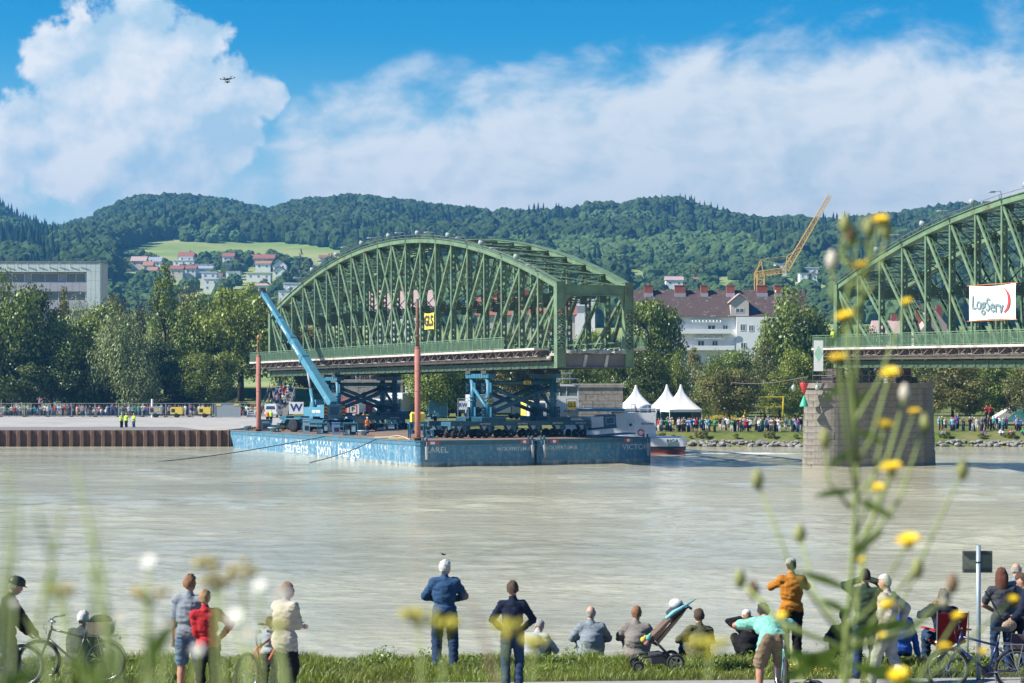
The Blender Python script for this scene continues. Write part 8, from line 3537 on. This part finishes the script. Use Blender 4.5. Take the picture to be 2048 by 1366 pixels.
tag(link_obj('buttercups', np_mesh('buttercups', V, Fq, mat('petal_yellow', (.75, .52, .02), .6, .1, 5.))), 'small yellow flowers scattered in the grass', None, None, 'stuff')

# ================================================================== BLURRED FOREGROUND PLANTS
M_stem = mat('plant_stem', (.25, .31, .09), .7, .25, 20.)
M_stemr = mat('plant_stem_brown', (.18, .11, .06), .7, .25, 20.)
M_lf = leafmat('plant_leaf', (.24, .34, .06), .35, .5, 8.)
M_pet = mat('petal_golden', (.84, .58, .015), .55, .08, 30.)
M_petw = mat('petal_white', (.80, .80, .76), .6, .05, 30.)
M_budm = mat('flower_bud', (.24, .25, .08), .7, .3, 40.)
M_seed = mat('seed_head', (.55, .50, .40), .8, .15, 40.)
M_straw = mat('straw_umbel', (.42, .33, .10), .8, .25, 30.)


def petals(c, r, n, up, mt, parent, name='flower', dome=.35):
    m = MB()
    up = Vector(up).normalized()
    a = up.cross(Vector((.2, 1, .1))).normalized()
    b = up.cross(a)
    for lay in range(2):
        for i in range(n):
            t_ = 2 * math.pi * (i + .5 * lay) / n
            d = a * math.cos(t_) + b * math.sin(t_)
            s = d.cross(up)
            rr = r * (1 - .25 * lay)
            h0, h1 = up * (r * .1 * lay), up * (r * (dome * .5 + .2 * lay))
            m.add([c + d * rr * .15 + h0 - s * r * .1, c + d * rr * .15 + h0 + s * r * .1, c + d * rr + h1 + s * r * .17, c + d * rr + h1 - s * r * .17], [(0, 1, 2, 3)])
    m.ell(c + up * (r * .12), r * .30, 8, 6, 1)
    m.lathe([(r * .14, -r * .75), (r * .40, -r * .35), (r * .36, .0)], 8, c, up.to_track_quat('Z', 'Y').to_matrix(), 2)
    return m.obj(name, mt, parent)


def pleaf(a, b, w_, parent, droop=.1):
    a, b = Vector(a), Vector(b)
    d = (b - a)
    L_ = d.length
    s = d.cross(Vector((0, 1, .3))).normalized() * w_
    vv = []
    for i, f in enumerate((.15, .8, 1., .75, .06)):
        t_ = i / 4
        p = a + d * t_ + Vector((0, 0, -droop * L_ * t_ * t_)) + Vector((0, -.3, 0)) * w_ * (i % 2)
        vv += [p - s * f * .5, p + s * f * .5]
    return MB().add(vv, [(2 * i, 2 * i + 1, 2 * i + 3, 2 * i + 2) for i in range(4)]).obj('leaf', M_lf, parent, True)


yp = 2.9
pl = thing('flowering_plant', 'tall yellow flowering weed, out of focus at right in the foreground', 'plant', (PX(1685, yp), yp, near_z(0, yp)))
org = pl.location.copy()
Q = lambda px_, py_, y_=yp: P(px_, py_, y_) - org
main = [Vector((0, 0, 0)), Q(1682, 1480), Q(1690, 1300), Q(1704, 1120), Q(1714, 960), Q(1708, 820), Q(1695, 700), Q(1692, 600), Q(1712, 500), Q(1722, 430)]
MB().path(main, [.0045, .0042, .0038, .0033, .003, .0026, .0022, .002, .0016, .0012], 7).obj('stem', M_stem, pl, True)
heads = [(1760, 428, 2.9, 1.), (1721, 519, 2.9, .95), (1690, 622, 2.85, 1.1), (1813, 592, 3.1, .7), (1676, 706, 2.8, 1.1), (1780, 735, 2.9, 1.1), (1769, 838, 2.9, 1.1), (1829, 812, 3.2, .8), (1783, 925, 2.75, 1.25),
         (1755, 964, 2.95, .85), (1817, 1070, 2.7, 1.25), (1723, 1110, 3.0, .8), (1561, 1222, 3.1, .85), (1775, 1197, 2.9, .9), (1916, 1220, 3.1, .75), (1888, 1283, 2.9, .9), (1763, 1262, 3.1, .7), (1797, 1338, 2.8, 1.1), (1965, 1292, 3.2, .7), (2026, 1186, 3.2, .65)]
rf = random.Random(9)
for px_, py_, y_, sc_ in heads:
    h_ = Q(px_, py_ + 12, y_)
    bz = h_.z - rf.uniform(.10, .20)
    j = max([i for i in range(len(main)) if main[i].z <= bz] or [0])
    j2 = min(j + 1, len(main) - 1)
    t_ = (bz - main[j].z) / max(1e-4, main[j2].z - main[j].z)
    s0 = main[j].lerp(main[j2], min(1, max(0, t_)))
    MB().path([s0, s0.lerp(h_, .45) + Vector((0, 0, -.02)), h_], [.0026, .0021, .0016], 6).obj('branch', M_stem, pl, True)
    petals(h_, .0122 * sc_, 11, (rf.uniform(-.3, .3), rf.uniform(-.5, -.1), 1), [M_pet, M_pet, M_budm], pl)
for px_, py_, y_, mt in ((1664, 524, 2.9, M_seed), (1515, 962, 2.9, M_budm), (1925, 942, 2.9, M_budm), (1480, 1160, 3.0, M_budm), (1506, 1182, 3., M_stemr), (1690, 450, 2.9, M_budm), (1772, 462, 2.9, M_budm), (1738, 458, 2.8, M_budm),
                         (1700, 470, 2.95, M_stemr), (1810, 790, 3., M_seed), (1650, 880, 2.9, M_budm), (1850, 850, 3., M_budm), (1890, 1200, 3., M_seed), (1905, 1170, 3., M_stemr), (1835, 1140, 2.9, M_budm), (1600, 1070, 3., M_budm)):
    h_ = Q(px_, py_, y_)
    far_ = abs(px_ - 1700) > 130
    s0 = Q(1700, min(1300, py_ + abs(px_ - 1700) * 1.5 + 60))
    MB().path([s0, s0.lerp(h_, .55) + Vector((.01 if px_ > 1700 else -.01, 0, -.015)), h_], [.0028, .0022, .0015], 6).obj('branch', M_stem, pl, True)
    m = MB()
    m.lathe([(.002, -.012), (.0075, -.004), (.008, .004), (.004, .013), (.001, .016)], 9, h_)
    for i in range(5):
        a = 6.28 * i / 5
        m.path([h_ + Vector((0, 0, -.01)), h_ + Vector((math.cos(a) * .009, math.sin(a) * .009, .004))], [.002, .0007], 4)
    m.obj('bud', mt, pl, True)
for a, b, w_ in (((1700, 1180), (1590, 1130), .020), ((1690, 1290), (1560, 1350), .035), ((1695, 1270), (1830, 1230), .03), ((1690, 1340), (1560, 1290), .03), ((1705, 1110), (1770, 1050), .018), ((1712, 980), (1625, 985), .018), ((1714, 1000), (1790, 1030), .02), ((1708, 860), (1770, 880), .016), ((1700, 760), (1640, 800), .015), ((1700, 1330), (1850, 1360), .035), ((1694, 650), (1650, 690), .012), ((1710, 900), (1650, 930), .016), ((1700, 1230), (1640, 1190), .02), ((1708, 820), (1740, 770), .014), ((1716, 480), (1755, 500), .010), ((1716, 480), (1680, 500), .010)):
    pleaf(Q(*a), Q(*b), w_ * .58, pl)

# left and middle: daisies, straw umbels and grasses very close to the lens
dz = [(298, 1124, 1.9, .9), (242, 1236, 1.9, .9), (330, 1244, 1.9, .8), (520, 1172, 1.9, .8), (562, 1188, 1.75, .95), (470, 1234, 1.7, .9), (500, 1268, 1.72, 1.05), (30, 1206, 2.0, .5), (395, 1300, 1.8, .7)]
for i, (px_, py_, y_, sc_) in enumerate(dz):
    hd_ = P(px_, py_, y_)
    bx_ = hd_.x + rf.uniform(-.08, .08)
    o = thing('daisy', ['white daisy before the water left of the couple', 'white daisy low at the left above the basket', 'white daisy beside the tall man', 'white daisy left of the man in the pale jacket', 'white daisy over the head of the man in the pale jacket',
                        'white daisy above the orange bicycle handlebar', 'large white daisy over the orange bicycle', 'small pale daisy at the left edge', 'pale daisy at the feet of the couple'][i], 'flower', (bx_, y_, near_z(bx_, y_)), 0, 'blurred foreground daisies')
    l = hd_ - o.location
    MB().path([(0, 0, 0), (l.x * .3, .01, l.z * .5), l], [.0025, .002, .0014], 6).obj('stem', M_stem, o, True)
    petals(l, .0072 * sc_, 12, (rf.uniform(-.3, .3), -.9, .6), [M_petw, M_pet, M_budm], o, 'blossom', .1)
um_ = [(440, 1128, 1.9, .024), (485, 1142, 2.0, .014), (300, 1186, 1.9, .016), (430, 1165, 2.0, .014), (838, 1228, 1.9, .016), (890, 1246, 1.9, .018), (1010, 1250, 1.9, .015), (1065, 1282, 2.0, .017), (1420, 1285, 1.9, .017), (560, 1250, 1.9, .012), (120, 1180, 1.8, .012)]
for i, (px_, py_, y_, r) in enumerate(um_):
    hd_ = P(px_, py_, y_)
    bx_ = hd_.x + rf.uniform(-.1, .1)
    o = thing('wild_umbel', ['largest straw coloured umbel left of centre', 'straw umbel right of the tall man', 'straw umbel above the left daisies', 'straw umbel over the woman in red', 'yellowish blossom left of the denim jacket', 'yellowish blossom before the denim jacket hem',
                             'yellowish blossom before the boy in navy', 'yellowish blossom at the hips of the boy in navy', 'olive blossom before the seated person right of the stroller', 'small umbel before the pale jacket', 'green umbel at far left'][i], 'flower', (bx_, y_, near_z(bx_, y_)), 0, 'blurred foreground umbels')
    l = hd_ - o.location
    MB().path([(0, 0, 0), (l.x * .3, .01, l.z * .55), l - Vector((0, 0, r * .8))], [.0024, .002, .0014], 6).obj('stem', M_stem, o, True)
    m = MB()
    for k in range(9):
        a, q_ = rf.random() * 6.28, rf.random() ** .5 * r
        e = l + Vector((math.cos(a) * q_, math.sin(a) * q_, r * .12 * rf.random()))
        m.path([l - Vector((0, 0, r * .8)), e], [.0009, .0006], 4)
        m.ell(e, .0035, 6, 4)
    m.obj('flower_head', M_straw if i < 4 or i > 8 else mat('blossom_yellowgreen', (.50, .44, .05), .7, .2, 30.), o)
for i in range(16):
    px_, py_ = ((40, 985), (70, 1010), (105, 1080), (150, 930), (195, 1030), (20, 1090), (170, 1120), (90, 1150), (130, 1000), (210, 1110), (290, 1180), (545, 1230), (940, 1190), (20, 930), (350, 1290), (60, 1230))[i]
    y_ = 1.35 + .35 * rf.random()
    tpn = P(px_, py_, y_)
    bx_ = tpn.x + rf.uniform(-.10, .12)
    o = thing('grass_stalk', ['blurred grass stalk above the city bicycle handlebar, tallest there', 'blurred grass stalk left of the handlebar', 'blurred grass stalk over the city bicycle frame', 'tallest blurred grass stalk, over the city bicycle', 'blurred grass stalk above the rear basket', 'blurred grass stalk beside the cyclist helmet', 'blurred grass stalk over the seated man behind the bicycle',
                            'short blurred grass stalk beside the cyclist arm', 'blurred grass stalk just left of the tallest one', 'blurred grass stalk right of the rear basket', 'lone blurred stalk left of the couple', 'lone blurred stalk left of the pale jacket', 'brownish blurred stalk right of the denim jacket',
                            'blurred grass stalk at the extreme left edge', 'low blurred stalk before the tall man', 'low blurred stalk over the front wheel at left'][i], 'grass', (bx_, y_, near_z(bx_, y_)), 0, 'blurred foreground grasses')
    l = tpn - o.location
    MB().path([(0, 0, 0), (l.x * .15, 0, l.z * .6), (l.x * .6, 0, l.z * .9), l], [.0022, .0022, .0026, .001], 5).obj('stem', M_stem if i != 12 else M_stemr, o, True)
    for k in range(2):
        t_ = .78 + .12 * k
        a = Vector((l.x * t_ * .5, 0, l.z * t_))
        pleaf(a, a + Vector((rf.choice((-1, 1)) * rf.uniform(.02, .05), 0, rf.uniform(.03, .09))), .012, o, .3)

# ================================================================== IN THE AIR
yD = 75.
dr = thing('camera_drone', 'black multicopter drone with camera hovering in front of the big cloud', 'drone', M=Matrix.Translation(P(455, 159, yD)) @ Matrix.Scale(.58, 4))
m = MB()
m.ell((0, 0, .02), (.10, .10, .06), 10, 8)
m.obj('hub', M_bkblk, dr, True)
for i in range(6):
    a = R(8 + 60 * i)
    e = Vector((math.cos(a) * .40, math.sin(a) * .40, .04 + .05 * (math.cos(a))))
    ar = MB().tube((0, 0, .02), e, .015).obj('arm', M_bkblk, dr)
    MB().tube(e, e + Vector((0, 0, .06)), .025, None, 8).obj('motor', M_bkblk, ar)
    MB().box(e + Vector((0, 0, .07)), (.26, .025, .006), 0, Matrix.Rotation(a * 1.7, 3, 'Z')).obj('propeller', M_bkblk, ar)
m = MB()
for s in (-1, 1):
    m.path([(s * .08, 0, 0), (s * .16, 0, -.2), (s * .2, 0, -.22)], .008)
m.obj('landing_gear', M_bkblk, dr)
m = MB()
m.torus((0, 0, -.10), (0, 1, 0), .10, .012, 16, 6)
m.ell((0, 0, -.14), (.07, .08, .06), 10, 8)
m.obj('camera_gimbal', M_bkblk, dr)
bi = thing('bird', 'small dark bird flying over the water above the white haired man', 'bird', P(887, 1109, 60.))
m = MB()
m.ell((0, 0, 0), (.07, .022, .022), 8, 6)
m.add([(.03, 0, .01), (-.03, 0, .01), (-.10, .13, -.02), (-.04, .15, -.01)], [(0, 1, 2, 3)])
m.add([(.03, 0, .01), (-.03, 0, .01), (-.10, -.13, .05), (-.04, -.15, .06)], [(3, 2, 1, 0)])
m.add([(-.06, -.01, 0), (-.06, .01, 0), (-.11, .02, 0), (-.11, -.02, 0)], [(0, 1, 2, 3)])
m.obj('body', M_bkblk, bi)
HAZE = 0.00021

# ================================================================== AIR
M_air = bpy.data.materials.new('air')
M_air.use_nodes = True
t = NT(M_air.node_tree)
o_ = t.node('ShaderNodeOutputMaterial')
pv_ = t.node('ShaderNodeVolumePrincipled')
pv_.inputs['Color'].default_value = (.14, .47, .88, 1)
pv_.inputs['Density'].default_value = HAZE
pv_.inputs['Anisotropy'].default_value = 0.3
t.link(pv_.outputs[0], o_.inputs['Volume'])
MATS['air'] = M_air
hz = MB().b2((-1250, -12, -4.), (1250, 3350, 262.)).obj('haze', M_air)
tag(hz, 'thin bluish air', None, None, 'stuff')
